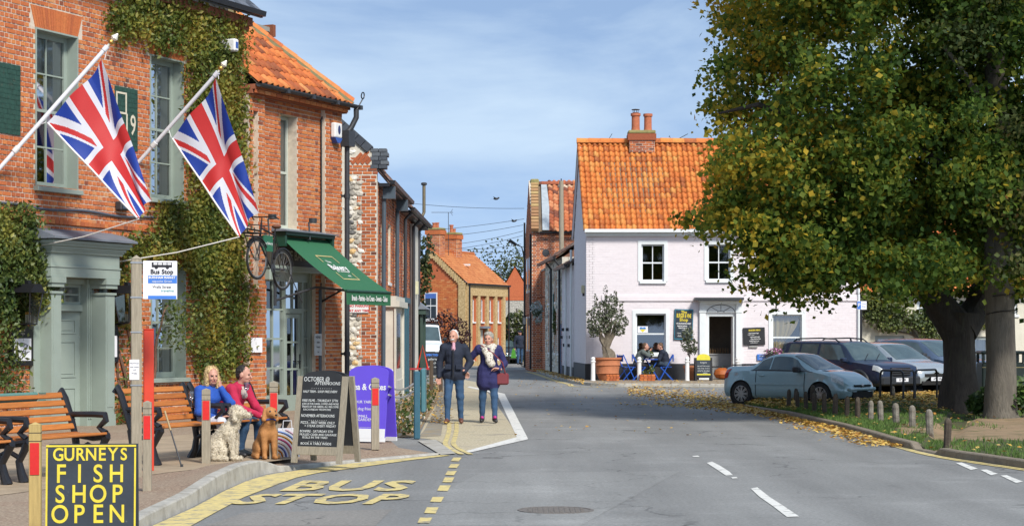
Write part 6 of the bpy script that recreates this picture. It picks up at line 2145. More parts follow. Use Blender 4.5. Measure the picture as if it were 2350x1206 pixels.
b=MB();b.box(PD[0]-0.3,PD[1]+0.6,1.7,1.72,0.1,2.5);b.build('back_wall',mat('dim_plaster',(0.16,0.13,0.10),0.9),pink)
b=MB();b.box(PD[0]+0.1,PD[1],1.0,1.4,0.1,0.95);b.box(PD[0]+0.08,PD[1],0.96,1.42,0.95,0.99);b.box(PD[0]+0.1,PD[1],0.95,0.99,0.55,0.58);b.build('counter',mat('counter_grey',(0.35,0.36,0.36),0.4),pink)
b=MB()
for k in range(9):
 x=PD[0]+0.15+k*0.09;b.lathe([(0.03,0),(0.035,0.12),(0.015,0.16),(0.02,0.2)],(x,1.2,0.99),8)
o=b.build('jars',mat('dim_jars',(0.2,0.12,0.06),0.4),pink);o['kind']='stuff'
b=MB()
def sp(y,z,out):return gpnt(y,z,-out)
b.tube([sp(gd+0.2,EV-0.5,0.1),sp(gd+0.2,0.1,0.1)],0.045,8);b.build('downpipe',PALEB,pink)
t=thing('wall_lamp','cream wall lamp on the pink house near its street corner','lamp',Vector((PX0,PY,0))+Vector(sp(0.5,pz(665),0.0)))
b=MB();b.bbox(-0.12,0.0,-0.06,0.06,-0.1,0.18,0.02);b.build('shade',mat('cream_plastic',None),t)
b=MB();b.box(-0.08,0.0,-0.02,0.02,-0.2,-0.1);b.build('stem',BLACK,t)
chimney(pink,pk(1452),pk(1511),gd/2-0.35,gd/2+0.4,rzp-0.4,pz(291)+0.0,[((pk(1468)),0.16,0.72),(pk(1497),0.15,0.70)],0.28,seed=81)
t=thing('chimney_cowl','small metal cowl on the left pot of the pink house chimney','cowl',(PX0+pk(1468),PY+gd/2+0.025,pz(291)+0.72))
b=MB();b.lathe([(0.11,-0.02),(0.11,0.03),(0.10,0.03)],seg=12)
for a in range(6):b.bar((0.1*math.cos(a),0.1*math.sin(a),0.02),(0.1*math.cos(a),0.1*math.sin(a),0.12),0.012,0.012)
b.lathe([(0.15,0.12),(0.15,0.14),(0.02,0.16)],seg=12);b.build('cap',IRON,t)
t=thing('tv_aerial','flat TV aerial over the left end of the pink house ridge','aerial',wp(1390,326,71))
aerial(t,0.12,0.85,0.0,12)
t=thing('tv_aerial','tilted TV aerial right of the pink house chimney','aerial',wp(1550,326,71));t.rotation_euler=(0,0,math.pi)
aerial(t,0.05,0.5,-0.5,8)
SIGNB=mat('navy_board',(0.016,0.028,0.042),0.6,nscale=6,namt=0.25,bscale=30,bstr=0.05)
TURQ=mat('turquoise_print',(0.03,0.22,0.32),0.6)
YPRINT=mat('yellow_print',(0.68,0.54,0.04),0.6)
BLUEP=mat('blue_print',(0.04,0.17,0.55),0.6)
def board_sign(name,label,cat,x0,x1,y0,y1,m,lines,border=None,tilt=0.0):
 a,c,z0_,z1_=pk(x0),pk(x1),pz(y1),pz(y0)
 t=thing(name,label,cat,(PX0+(a+c)/2,PY-0.02,(z0_+z1_)/2),0)
 t.rotation_euler=(0,tilt,0)
 w,h=(c-a)/2,(z1_-z0_)/2
 b=MB();b.bbox(-w,w,-0.05,0,-h,h,0.008);p=b.build('board',m,t)
 if border:
  b=MB();k=0.035
  for(p0,p1,q0,q1)in((-w,w,h-k,h),(-w,w,-h,-h+k),(-w,-w+k,-h+k,h-k),(w-k,w,-h+k,h-k)):b.box(p0+0.01,p1-0.01,-0.0535,-0.0501,q0+(0.01 if q0<-h+0.001 else 0),q1-(0.01 if q1>h-0.001 else 0))
  b.build('border',border,p)
 for ink,ls in lines:lettering(ls,ink,p,plane_m((0,-0.0525,0),(1,0,0)))
 return t
board_sign('shop_sign','tall dark shop board with yellow title left of the pink house door','sign',1547,1590,709,779,SIGNB,[(YPRINT,[('The',0,0.43,0.13,0.004),('BURGER & VINE',0,0.30,0.20,0.006,0.36),('Shop',0,0.16,0.15,0.004)]),(WHITE,[('WE ARE MORSTON STREET',0,0.03,0.075,0.002,0.55),('natural wines',-0.05,-0.05,0.08,0.002,0.8),('cheese & charcuterie',0,-0.12,0.075,0.002,0.55),('coffee',0.03,-0.19,0.07),('open',-0.15,-0.30,0.07),('daily',-0.13,-0.40,0.08)])],TURQ,0.03)
board_sign('shop_sign','square dark menu board right of the pink house door','sign',1705,1755,751,791,mat('chalkboard',(0.02,0.022,0.025),0.8,nscale=4,namt=0.4),[(YPRINT,[('BURGER MENU',0.02,0.21,0.075,0.003,0.8)]),(WHITE,[('a classic cheese burger',-0.02,0.11,0.065,0.001,0.62),('with chips',-0.1,0.05,0.055),('vegan smash burger',0.03,-0.02,0.06,0.001,0.7),('crispy chicken and slaw',0.05,-0.09,0.06,0.001,0.62),('loaded fries for two',0.0,-0.16,0.06,0.001,0.7),('milkshakes',0.0,-0.22,0.06)])],None,-0.03)
board_sign('letter_plate','thin grey plate under the square menu board','plate',1718,1738,793,797,mat('grey_board',None),[])
board_sign('notice','bright blue notice low on the pink wall behind the blue car','notice',1737,1764,812,826,BLUEP,[(WHITE,[('PARKING',0,0.04,0.075,0.002,0.75),('customers',0,-0.04,0.06)])])
b=MB();b.tube([(PW-0.03,-0.06,EV),(PW-0.03,-0.06,0.1)],0.045,8);b.build('downpipe',PALEB,pink)
# right side of the street beyond the pink house
sline=lambda Y:PX0+SH_*(Y-PY)
def street_house(Y0,Y1,eave,label,name='house',proud=0.0):
 t=thing(name,label,'house',(0,0,0))
 return t
def street_frame(Y1,proud=0.0):
 n=math.hypot(SH_,1)
 return WallFrame(sline(Y1)-proud,Y1,-SH_/n,-1/n)
def side_house(Y0,Y1,eave,ridge,label,wm,bm,roofm,wins,doors,proud=0.0,depth=3.6,seed=91,kind='stretcher',flint=0,gable_front=False):
 """house along the street from Y0 (near) to Y1 (far); local x runs from far to near"""
 F_=street_frame(Y1,proud)
 L=(Y1-Y0)*math.hypot(SH_,1)
 t=thing('terraced_house',label,'house',(F_.o[0],F_.o[1],0),F_.rot)
 ops=[w for w in wins]+[(a,c,0,q)for a,c,q in doors]
 wall_openings('wall',L,eave,ops,wm,t,0.25)
 if bm:bricks(t,0,L,0,eave,ops,bond=kind,seed=seed,mats=(bm,bm),dark=0.1)
 b=MB();b.box(0,L,depth-0.2,depth,0,eave);b.box(0.0,0.2,0.26,depth-0.2,0,eave);b.box(L-0.2,L,0.26,depth-0.2,0,eave);b.box(0.2,L-0.2,0.26,depth-0.2,2.4,2.5);b.build('inner_wall',wm if bm is None else wm,t)
 for w in wins:
  sash(t,w[0]+0.01,w[1]-0.01,w[2]+0.01,w[3]-0.01,0.06,2,2,WHITE)
 n=max(4,int(L/0.28));rows_=10
 b=MB()
 for j in range(rows_):
  for i in range(n):
   b.t=RNG.random()
   ya,yb=-0.25+j*(depth/2+0.25)/rows_,-0.25+(j+1)*(depth/2+0.25)/rows_
   za,zb=eave+j*(ridge-eave)/rows_,eave+(j+1)*(ridge-eave)/rows_
   x0_,x1_=i*L/n,(i+1)*L/n
   b.add([(x0_+0.01,ya,za+0.05),((x0_+x1_)/2,ya,za+0.10),(x1_-0.01,ya,za+0.05),(x1_-0.01,yb,zb+0.03),((x0_+x1_)/2,yb,zb+0.08),(x0_+0.01,yb,zb+0.03)],[(0,1,4,5),(1,2,3,4)])
 b.quad((0,-0.24,eave),(L,-0.24,eave),(L,depth/2,ridge-0.02),(0,depth/2,ridge-0.02))
 b.quad((0,depth+0.2,eave),(L,depth+0.2,eave),(L,depth/2,ridge),(0,depth/2,ridge))
 for xx in(0.02,L-0.02):b.add([(xx,0.02,eave-0.02),(xx,depth-0.02,eave-0.02),(xx,depth/2,ridge-0.04)],[(0,1,2)])
 o=b.build('roof',roofm,t,tint=True);o['kind']='stuff'
 b=MB();b.prism([(-0.36,eave-0.08),(-0.26,eave-0.08),(-0.25,eave+0.02),(-0.38,eave+0.02)],0.02,L-0.02,'x');b.build('gutter',BLACK,t)
 return t,F_,L
e1,F1,L1=side_house(72.85,77.9,4.25,5.2,'low pink extension behind the pink house',PINK,PINKB,DTILE,[(1.2,1.9,2.7,3.8)],[],seed=92,depth=3.0)
b=MB();b.tube([(2.6,-0.1,4.2),(2.6,-0.1,0.1)],0.045,8);b.build('downpipe',PALEB,e1)
b=MB();b.box(0.0,L1,-0.03,-0.017,0,0.45);b.build('plinth',BPL,e1)
b=MB()
for k in range(7):b.box(0.3+k*0.65,0.36+k*0.65,-0.12,-0.012,1.5+0.35*math.sin(k*2.1),1.62+0.35*math.sin(k*2.1))
o=b.build('hooks',IRON,e1);o['kind']='stuff'
b=MB();b.prism([(0.0,4.3),(3.1,4.3),(3.1,5.6),(1.5,5.35)],L1-0.3,L1,'x');b.build('parapet_wall',mat('mossy_render',(0.26,0.22,0.12),0.95,nscale=5,namt=0.35,bscale=20,bstr=0.4),e1)
e2,F2,L2=side_house(77.95,86.4,4.75,6.0,'flint fronted cottage with narrow white windows on the right of the street',mat('flint_mortar',None),None,DTILE,[(5.0,5.7,0.9,2.6),(6.7,7.3,0.9,2.6),(5.2,5.8,3.0,4.1),(1.8,2.5,3.0,4.1),(2.0,2.7,0.9,2.6)],[(7.5,8.2,2.1)],seed=93)
flints(e2,0.1,L2-0.1,0.3,4.7,700,skip=lambda x,z:any(a-0.25<x<c+0.25 and p-0.1<z<q+0.15 for a,c,p,q in[(5.0,5.7,0.9,2.6),(6.7,7.3,0.9,2.6),(5.2,5.8,3.0,4.1),(1.8,2.5,3.0,4.1),(2.0,2.7,0.9,2.6),(7.5,8.2,0,2.1)])or RNG.random()<0.62)
for(a,c,p,q)in[(5.0,5.7,0.9,2.6),(6.7,7.3,0.9,2.6),(5.2,5.8,3.0,4.1),(1.8,2.5,3.0,4.1),(2.0,2.7,0.9,2.6),(7.5,8.2,0,2.1)]:
 bricks(e2,a-0.235,a,p,q+0.12,[],bond='stretcher',seed=int(a*10),dark=0.15);bricks(e2,c,c+0.235,p,q+0.12,[],bond='stretcher',seed=int(c*10),dark=0.15)
b=MB();b.box(7.53,8.17,0.02,0.08,0.0,2.08);b.build('door',mat('blue_door',(0.06,0.17,0.36),0.5),e2)
for xx in(4.2,8.35):b=MB();b.tube([(xx,-0.3,4.66),(xx,-0.1,4.4),(xx,-0.1,0.1)],0.05,8);b.build('downpipe',BLACK,e2)
b=MB();b.box(4.55,4.85,-0.06,-0.001,2.25,3.35);b.build('shutter',mat('green_shutter',(0.04,0.11,0.10),0.5),e2)
t=thing('garden_wall','tall brick wall joining the flint cottage to the dark red house','wall',(sline(88.15),88.15,0),street_frame(88.15).rot)
b=MB();b.box(0,1.7,0,0.25,0,4.5);b.build('wall',MORTAR,t);bricks(t,0,1.7,0,4.5,[],bond='flemish',seed=99,dark=0.15)
b=MB();b.box(-0.02,1.72,-0.05,0.3,4.5,4.58);b.build('coping',CONC,t)
BY0,BY1=88.2,97.0
bx0=0.90
bh=thing('brick_house','tall dark red brick house with old pantile roof beyond the flint cottage','house',(bx0,BY0,0),0)
BHW=6.0;bez,brz=6.30,8.65;bdp=5.6
BRH=[(BHW,0)]
b=MB();b.box(0.301,BHW,0.002,0.3,0,bez);b.build('wall',MORTAR,bh)
bricks(bh,0,BHW,0,bez,[],bond='flemish',seed=101,dark=0.2)
lean=-0.045
sl=lambda y,z,t=0.0:(lean*y+t,y,z)
b=MB();poly=[(0,0),(bdp,0),(bdp,bez),(bdp/2,brz+0.15),(0,bez)]
b.add([sl(y,z)for y,z in poly]+[sl(y,z,0.3)for y,z in poly],[tuple(range(5)),tuple(range(5,10))[::-1]]+[(i,i+5,(i+1)%5+5,(i+1)%5)for i in range(5)])
b.build('gable_wall',MORTAR,bh)
bricks(bh,0,bdp,0,brz,[(0.8,1.6,0.9,2.5),(3.0,3.8,0.9,2.5),(0.8,1.6,3.6,5.2),(3.0,3.8,3.6,5.2)],bond='flemish',seed=102,dark=0.25,xf=lambda v:sl(v[0],v[2],v[1]),poly=lambda y,z:z<bez+(brz-bez)*(1-abs(y-bdp/2)/(bdp/2)))
for(a,c,p,q)in[(0.8,1.6,0.9,2.5),(3.0,3.8,0.9,2.5),(0.8,1.6,3.6,5.2),(3.0,3.8,3.6,5.2)]:
 b=MB();b.add([sl(a,p,-0.06),sl(c,p,-0.06),sl(c,q,-0.06),sl(a,q,-0.06),sl(a,p,0.0),sl(c,p,0),sl(c,q,0),sl(a,q,0)],[(0,1,2,3),(0,3,7,4),(1,5,6,2),(3,2,6,7),(0,4,5,1)]);wq=b.build('window',WHITE,bh)
 b=MB();b.add([sl(a+0.08,p+0.08,-0.065),sl(c-0.08,p+0.08,-0.065),sl(c-0.08,q-0.08,-0.065),sl(a+0.08,q-0.08,-0.065)],[(0,1,2,3)]);b.build('pane',mat('dark_shop_glass',None),wq)
sl2=math.hypot(bdp/2+0.2,brz-bez);pb_=math.atan2(brz-bez,bdp/2+0.2)
M=Matrix(((1,0,0,0.75),(0,math.cos(pb_),-math.sin(pb_),-0.2),(0,math.sin(pb_),math.cos(pb_),bez),(0,0,0,1)))
PANR=mat('red_pantile',None,0.85,nscale=9,namt=0.3,bscale=40,bstr=0.3,cols=[(0.12,0.045,0.03),(0.34,0.09,0.035),(0.47,0.14,0.05),(0.50,0.22,0.10),(0.55,0.42,0.30)],src='attr',dirt=((0.16,0.10,0.06),1.5,0.55,0.75))
PANR1=mat('red_pantile_single',None,0.85,nscale=9,namt=0.3,cols=[(0.12,0.045,0.03),(0.34,0.09,0.035),(0.47,0.14,0.05),(0.50,0.22,0.10)],src='random')
tiled_roof(bh,M,BHW-0.75,sl2,w=0.23,L=0.27,m=PANR,m1=PANR1,singles=90,vis=lambda u,v:u<1.6,seed=12,amp=0.04)
b=MB();b.sheet([tuple(M@Vector(q))for q in((-0.75,0,-0.05),(BHW-0.7,0,-0.05),(BHW-0.7,sl2,-0.05),(-0.75,sl2,-0.05))]);b.sheet([(0,bdp+0.2,bez),(BHW,bdp+0.2,bez),(BHW,bdp/2,brz-0.05),(0,bdp/2,brz-0.05)]);b.build('roof_deck',mat('old_boarding',None),bh)
b=MB();b.sheet([tuple(M@Vector(q))for q in((-0.28,0.05,0.03),(0.02,0.05,0.03),(0.05,sl2*0.5,0.05),(-0.05,sl2,0.05),(-0.30,sl2,0.05))]);b.build('lead_flashing',mat('pale_lead',(0.36,0.40,0.42),0.5,nscale=4,namt=0.25),bh)
for k in range(15):
 f=k/15
 b=MB();b.bbox(-0.17,0.17,-0.02,0.17,-0.05,0.11,0.008)
 o=b.build('coping_brick',mat('lichen_brick',None,0.9,nscale=9,namt=0.2,src='random',cols=[(0.30,0.15,0.07),(0.38,0.22,0.10),(0.42,0.30,0.12)]),bh)
 o.matrix_local=M@Matrix.Translation((-0.62+0.02*f,0.02+f*sl2,0.05))
ridge_tiles(bh,(0.1,bdp/2,brz+0.04),(BHW,bdp/2,brz+0.04),16,0.13,PANR1)
b=MB();b.bbox(-0.05,0.35,bdp/2-0.2,bdp/2+0.2,brz-0.1,brz+0.22,0.05);b.build('kneeler',mat('lichen_mortar',None),bh)
b=MB();b.prism([(-0.36,bez-0.12),(-0.24,bez-0.12),(-0.22,bez-0.02),(-0.38,bez-0.02)],0.35,BHW,'x');b.build('gutter',BLACK,bh)
for yy,zz in((0.25,6.2),(bdp-0.2,7.0)):b=MB();b.tube([sl(yy,zz,-0.06),sl(yy,0.1,-0.06)],0.045,8);b.build('downpipe',BLACK,bh)
b=MB();b.lathe([(0.0,-0.03),(0.16,-0.02),(0.16,0.0)],(0.62,-0.012,5.35),16,axis='y',caps=False);b.build('wall_tie',IRON,bh)
chimney(bh,3.1,4.0,3.2,4.0,brz-1.2,brz+0.62,[(3.5,0.1,0.15)],0.1,seed=105)
t=thing('wall_lantern','black wall lantern on the brick house down the street','lantern',(sline(91)-0.62,91,EYE-(735-HY)*91/FPX))
b=MB();b.box(-0.1,0.1,-0.1,0.1,0.16,0.22);b.box(-0.09,0.09,-0.09,0.09,-0.22,-0.18)
for i in(-1,1):
 for j in(-1,1):b.bar((i*0.085,j*0.085,-0.2),(i*0.085,j*0.085,0.18),0.02,0.02)
b.bar((0,0,0.2),(0.3,0,0.28),0.03,0.03);b.build('frame',BLACK,t)
b=MB();b.box(-0.07,0.07,-0.07,0.07,-0.17,0.15);b.build('glass',mat('frosted_lamp',(0.4,0.4,0.36),0.3),t)
c=wp(1232,712,86.5)
t=thing('hanging_basket','hanging basket of pale flowers on a bracket down the street','hanging basket',c)
b=MB();b.ell((0,0,-0.1),(0.22,0.22,0.18));b.build('basket',mat('moss_basket',(0.05,0.06,0.03),0.9,nscale=20,namt=0.4),t,smooth=True)
b=MB();b.tube([(0.0,0,0.1),(0,0,0.55)],0.01,5);b.tube([(0,0,0.55),(0.45,0,0.6)],0.015,5);b.build('bracket',BLACK,t)
P=blob_pts([((0,0,0.1),(0.30,0.30,0.32)),((0.05,0,-0.3),(0.22,0.22,0.28))],700,3)
o=leaf_obj('flowers',P,NR.uniform(0.05,0.1,len(P)),np.clip(NR.random(len(P)),0,1),mat('pale_flowers',None,0.7,src='attr',cols=[(0.07,0.11,0.06),(0.30,0.38,0.33),(0.60,0.66,0.66),(0.42,0.50,0.55)],namt=0.1),t);o['kind']='stuff'
c=gp(1235,846,0.1)
bayt=small_tree('clipped ball bay tree in a pot by the brick house',(c.x,c.y,0.1),1.7,[((0,0,1.25),(0.36,0.36,0.34))],1500,0.07,IVYD,0.03,cat='topiary',name='topiary_tree')
b=MB();b.lathe([(0.16,0.0),(0.22,0.35),(0.24,0.35),(0.24,0.4),(0.2,0.4)],seg=14);b.build('pot',POT,bayt)
c=gp(1246,838.5,0.1)
t=thing('painted_barrel','blue and white painted barrel standing on the pavement','barrel',(c.x,c.y-2,0.1))
b=MB();b.lathe([(0.27,0.0),(0.25,0.36)],seg=16);b.build('blue_band',BLUEP,t,smooth=True)
b=MB();b.lathe([(0.2495,0.361),(0.22,0.72)],seg=16);b.build('white_band',WHITE,t,smooth=True)
b=MB();b.lathe([(0.2195,0.721),(0.20,0.92),(0.1,0.93)],seg=16);b.build('blue_top',mat('deep_blue',(0.02,0.05,0.25),0.5),t,smooth=True)
c=gp(1228,843,0.1)
t=thing('leaning_plank','pale pink plank leaning on the terrace wall','plank',(c.x,c.y-1.5,0.1))
b=MB();b.bar((0,0,0),(0.18,0,0.9),0.14,0.03);b.build('board',mat('pink_wood',(0.5,0.33,0.30),0.8,nscale=12,namt=0.2),t)
c=wp(1278,745,81)
t=thing('wall_shrub','small green wreath of ivy on the flint cottage front','plant',(c.x-0.05,81,c.z))
P=blob_pts([((0,0,0),(0.14,0.3,0.42)),((0,0.1,0.4),(0.1,0.2,0.25))],500,4);o=leaf_obj('foliage',P,NR.uniform(0.06,0.1,len(P)),NR.random(len(P))*0.6,IVYD,t);o['kind']='stuff'
b=MB();b.tube([(0.03,0,-0.5),(0.03,0.05,0.5)],0.012,5);b.build('stem',STEM,t)
c=wp(1288,415,87.3)
t=thing('telegraph_pole','old grey wooden telegraph pole behind the flint cottage roof','pole',(c.x,87.3,0))
b=MB();b.tube([(0.05,0,0),(0.0,0,c.z)],[0.13,0.10],10);b.build('pole',WOODGREY,t,smooth=True)
b=MB();b.tube([(0,0,c.z),(0,0,c.z+0.1)],0.03,6);b.tube([(-0.14,-0.1,c.z-0.3),(-0.14,-0.1,c.z-0.15)],0.03,6);b.build('insulator',IRON,t)
for k,(x0,y0,x1,y1,sag)in enumerate(((905,462,1203,478,5),(1000,527,1203,502,2),(1040,540,1200,516,2),(1045,560,1200,530,3),(1045,571,1200,540,3),(1060,572,1196,560,3),(1080,577,1196,575,3))):
 A,B=wp(x0,y0,100),wp(x1,y1,96)
 b=MB();b.tube([A.lerp(B,f)-Vector((0,0,sag/45*4*f*(1-f)))for f in np.linspace(0,1,12)],0.011,5)
 o=b.build('overhead_wire',IRON)
 tag(o,['highest overhead wire crossing the whole street','second overhead wire, rising to the brick house','third overhead wire, rising from the right chimney stack','fourth overhead wire below the perched bird','fifth overhead wire, parallel to the one above','sixth overhead wire, just over the hall ridge','lowest overhead wire, nearly level over the street'][k],'wire','overhead wires across the street')
c=wp(1195,566,95.5)
t=thing('street_lamp','black lamp arm on the brick house above the lane','street lamp',(0.42,93.6,c.z))
b=MB();b.tube([(0.15,0,-0.6),(0.05,0,-0.1),(-0.25,0,0.05)],0.03,6);b.build('arm',BLACK,t)
b=MB();b.prism([(-0.62,0.18),(-0.5,0.28),(-0.18,0.06),(-0.24,-0.06)],-0.1,0.1);b.build('lamp_head',BLACK,t)
for x,y,Y,lab in((1138,456,90,'small dark bird flying over the street'),(1179,507,96,'small dark bird perched on an overhead wire')):
 t=thing('bird',lab,'bird',wp(x,y,Y))
 b=MB();b.ell((0,0,0),(0.12,0.06,0.055));b.ell((0.12,0,0.04),(0.05,0.04,0.04));b.add([(-0.1,-0.02,0),(-0.25,-0.03,-0.02),(-0.25,0.03,-0.02),(-0.1,0.02,0)],[(0,1,2,3)]);b.add([(0.05,0.03,0.02),(-0.08,0.05,0.03),(-0.12,0.2,0.10)],[(0,1,2)]);b.add([(0.05,-0.03,0.02),(-0.08,-0.05,0.03),(-0.12,-0.2,0.10)],[(0,1,2)])
 b.build('body',IRON,t,smooth=True)
# white house behind the trees
WY=70.5
wx0=wp(1976,800,WY).x
wk=lambda x:wp(x,0,WY).x-wx0
wz=lambda y:EYE-(y-HY)*WY/FPX
wh=thing('white_house','cream rendered house with grey casements behind the parked cars','building',(wx0,WY,0),0)
CRM=mat('cream_render',(0.62,0.59,0.48),0.9,nscale=3,namt=0.10,bscale=18,bstr=0.5,dirt=((0.40,0.37,0.28),1.2,0.58,0.78))
WW=14.0;we=wz(668)
WOP=[(wk(2008),wk(2075),wz(845),wz(770)),(wk(2232),wk(2300),wz(850),wz(772)),(wk(2104),wk(2146),wz(722),wz(688)),(wk(2290),wk(2335),wz(722),wz(688))]
wall_openings('wall',WW,we,WOP,CRM,wh,0.3)
b=MB();b.box(0,WW,4.0,4.2,0,we);b.box(0,WW,0.6,0.65,0,we);b.build('inner_wall',mat('dim_room',(0.25,0.24,0.2),0.9),wh)
GREYF=mat('grey_frame_paint',(0.30,0.34,0.33),0.5,nscale=5,namt=0.08)
for k,w in enumerate(WOP):sash(wh,w[0]+0.01,w[1]-0.01,w[2],w[3]-0.01,0.06,2,2,GREYF if k<2 else PALEB,curtain=[(0,1,0,1)]if k<2 else[(0,0.4,0,1)],fw=0.10 if k<2 else 0.07,bar=0.09)
M=Matrix(((1,0,0,-0.1),(0,0.64,-0.77,-0.3),(0,0.77,0.64,we-0.05),(0,0,0,1)))
tiled_roof(wh,M,WW,3.6,w=0.24,L=0.28,m=PAN,seed=22,amp=0.035)
b=MB();b.sheet([tuple(M@Vector(q))for q in((0,0,-0.03),(WW,0,-0.03),(WW,3.6,-0.03),(0,3.6,-0.03))]);b.box(-0.05,WW,-0.3,-0.003,we-0.14,we-0.06);b.build('roof_deck',mat('old_boarding',None),wh)
t=thing('climbing_plant','twisting wisteria with green leaves on the cream house','climber',(0,0,0))
b=MB()
for path in([(2130,860),(2118,800),(2098,770),(2070,762),(2030,758)],[(2118,805),(2085,745),(2060,725),(2040,700)],[(2140,860),(2160,790),(2140,740),(2110,710)],[(2160,800),(2190,745)]):
 pts=[Vector((wp(x,y,WY).x,WY-0.08-0.05*math.sin(i),wp(x,y,WY).z))for i,(x,y)in enumerate(smooth_px(path,5))]
 b.tube(pts,[0.055*(1-0.5*i/len(pts))for i in range(len(pts))],6)
b.build('stem',mat('grey_bark',(0.12,0.10,0.075),0.95,nscale=10,namt=0.3),t,smooth=True)
bl=[]
for x,y,rx,rz_ in((2005,715,0.5,0.55),(2050,700,0.6,0.5),(2040,745,0.55,0.3),(2095,735,0.5,0.4),(2130,755,0.5,0.5),(2150,800,0.3,0.4),(2000,690,0.5,0.3),(2250,730,0.5,0.4),(2140,720,0.5,0.3)):
 c=wp(x,y,WY);bl.append(((c.x,WY-0.3,c.z),(rx,0.28,rz_)))
P=blob_pts(bl,3600,6,0.3)
tt=np.clip(0.5+0.2*smooth_noise(P,3,3)+NR.normal(size=len(P))*0.15,0,1)
o=leaf_obj('foliage',P,NR.uniform(0.08,0.15,len(P)),tt,mat('wisteria_leaf',None,0.55,nscale=2,namt=0.2,src='attr',cols=[(0.03,0.05,0.018),(0.08,0.115,0.03),(0.15,0.18,0.045),(0.27,0.26,0.06)],translucent=0.3),t,out=np.tile([0.2,-1,0.5],(len(P),1)),outw=0.8);o['kind']='stuff'
t=thing('parking_sign','small blue and white parking sign on a black post by the pink house corner','sign',(wp(1976,870,66).x,66,0.05))
zt_=wp(0,694,66).z
b=MB();b.tube([(0,0,0),(0,0,zt_)],0.04,8);b.build('post',BLACK,t)
b=MB();b.box(-0.14,0.18,-0.05,-0.042,zt_-0.28,zt_);p=b.build('plate',PAPER,t)
b=MB();b.box(-0.135,-0.01,-0.054,-0.0505,zt_-0.27,zt_-0.01);b.build('blue_panel',BLUEP,p)
lettering([('P',-0.072,zt_-0.13,0.16,0.004)],WHITE,p,plane_m((0,-0.056,0),(1,0,0)))
lettering([('2 hrs',0.085,zt_-0.09,0.07),('free',0.085,zt_-0.18,0.07)],BLUEP,p,plane_m((0,-0.052,0),(1,0,0)))
# the two big trees
BARK=mat('lime_bark',(0.06,0.05,0.04),0.95,nscale=7,namt=0.35,bscale=14,bstr=0.9,stretch=(3,3,0.5),dirt=((0.10,0.10,0.06),3,0.55,0.75))
BARK2=mat('grey_trunk_bark',(0.13,0.115,0.09),0.95,nscale=8,namt=0.35,bscale=18,bstr=0.9,stretch=(3,3,0.6),dirt=((0.07,0.06,0.05),2,0.5,0.7))
LIME=mat('lime_leaf',None,0.65,spec=0.25,nscale=1.5,namt=0.2,src='attr',cols=[(0.04,0.085,0.016),(0.11,0.185,0.03),(0.20,0.25,0.038),(0.46,0.37,0.042),(0.68,0.46,0.045),(0.64,0.33,0.04)],translucent=0.6,world_space=True)
DARKL=mat('beech_leaf',None,0.65,spec=0.25,nscale=1.5,namt=0.2,src='attr',cols=[(0.035,0.065,0.02),(0.085,0.12,0.035),(0.15,0.145,0.045),(0.30,0.14,0.045)],translucent=0.5,world_space=True)
def trunk(paths,m,parent,seg=14,flute=0.06):
 b=MB()
 for pts,rs in paths:
  P,Rr=[],[]
  n=len(pts)
  for i in range(n-1):
   for k in range(4):
    P.append(Vector(pts[i]).lerp(Vector(pts[i+1]),k/4));Rr.append(rs[i]+(rs[i+1]-rs[i])*k/4)
  P.append(Vector(pts[-1]));Rr.append(rs[-1])
  st=len(b.V)
  b.tube(P,Rr,seg)
  for i in range(st,len(b.V)):
   k=(i-st)%seg;ring=(i-st)//seg
   f=1+flute*math.sin(k*2.1+ring*0.35)+flute*0.6*math.sin(k*5+ring)
   c=P[min(ring,len(P)-1)]
   v=Vector(b.V[i]);b.V[i]=tuple(c+(v-c)*f)
 return b.build('trunk',m,parent,smooth=True)
def px_blobs(outline,n,Yc,depth,r0,r1,seed,xc,hw):
 r=random.Random(seed);out=[]
 xs=[p[0]for p in outline];ys=[p[1]for p in outline]
 while len(out)<n:
  x,y=r.uniform(min(xs),max(xs)),r.uniform(min(ys),max(ys))
  if not inside(outline,x,y):continue
  R_=r.uniform(r0,r1)
  pr=R_*112*0.5
  if not all(inside(outline,x+dx*pr,y+dy*pr)for dx,dy in((-1,0),(0.2,1),(-0.6,-0.6),(-0.7,0.7))):continue
  D=depth*math.sqrt(max(0.06,1-((x-xc)/hw)**2))
  Y=Yc+D*(1-2*r.random()**0.62)
  c=wp(x,y,Y)
  out.append(((c.x,c.y,c.z),(R_*r.uniform(0.9,1.4),R_*r.uniform(0.9,1.3),R_*r.uniform(0.6,0.95))))
 return out
OUT1=[(1650,-420),(1640,-100),(1615,5),(1655,45),(1662,90),(1640,140),(1600,225),(1618,285),(1582,370),(1602,420),(1610,465),(1555,500),(1560,530),(1650,535),(1690,575),(1705,620),(1742,665),(1765,692),(1850,676),(1905,690),(1975,655),(2060,685),(2130,712),(2300,690),(2620,690),(2620,-420)]
t1=gp(2203,938,0.14)
lime=thing('lime_tree','large lime tree with yellowing leaves and dark forked trunk','tree',(0,0,0))
x1,y1=t1.x,t1.y
W_=lambda x,y,Y:tuple(wp(x,y,Y))
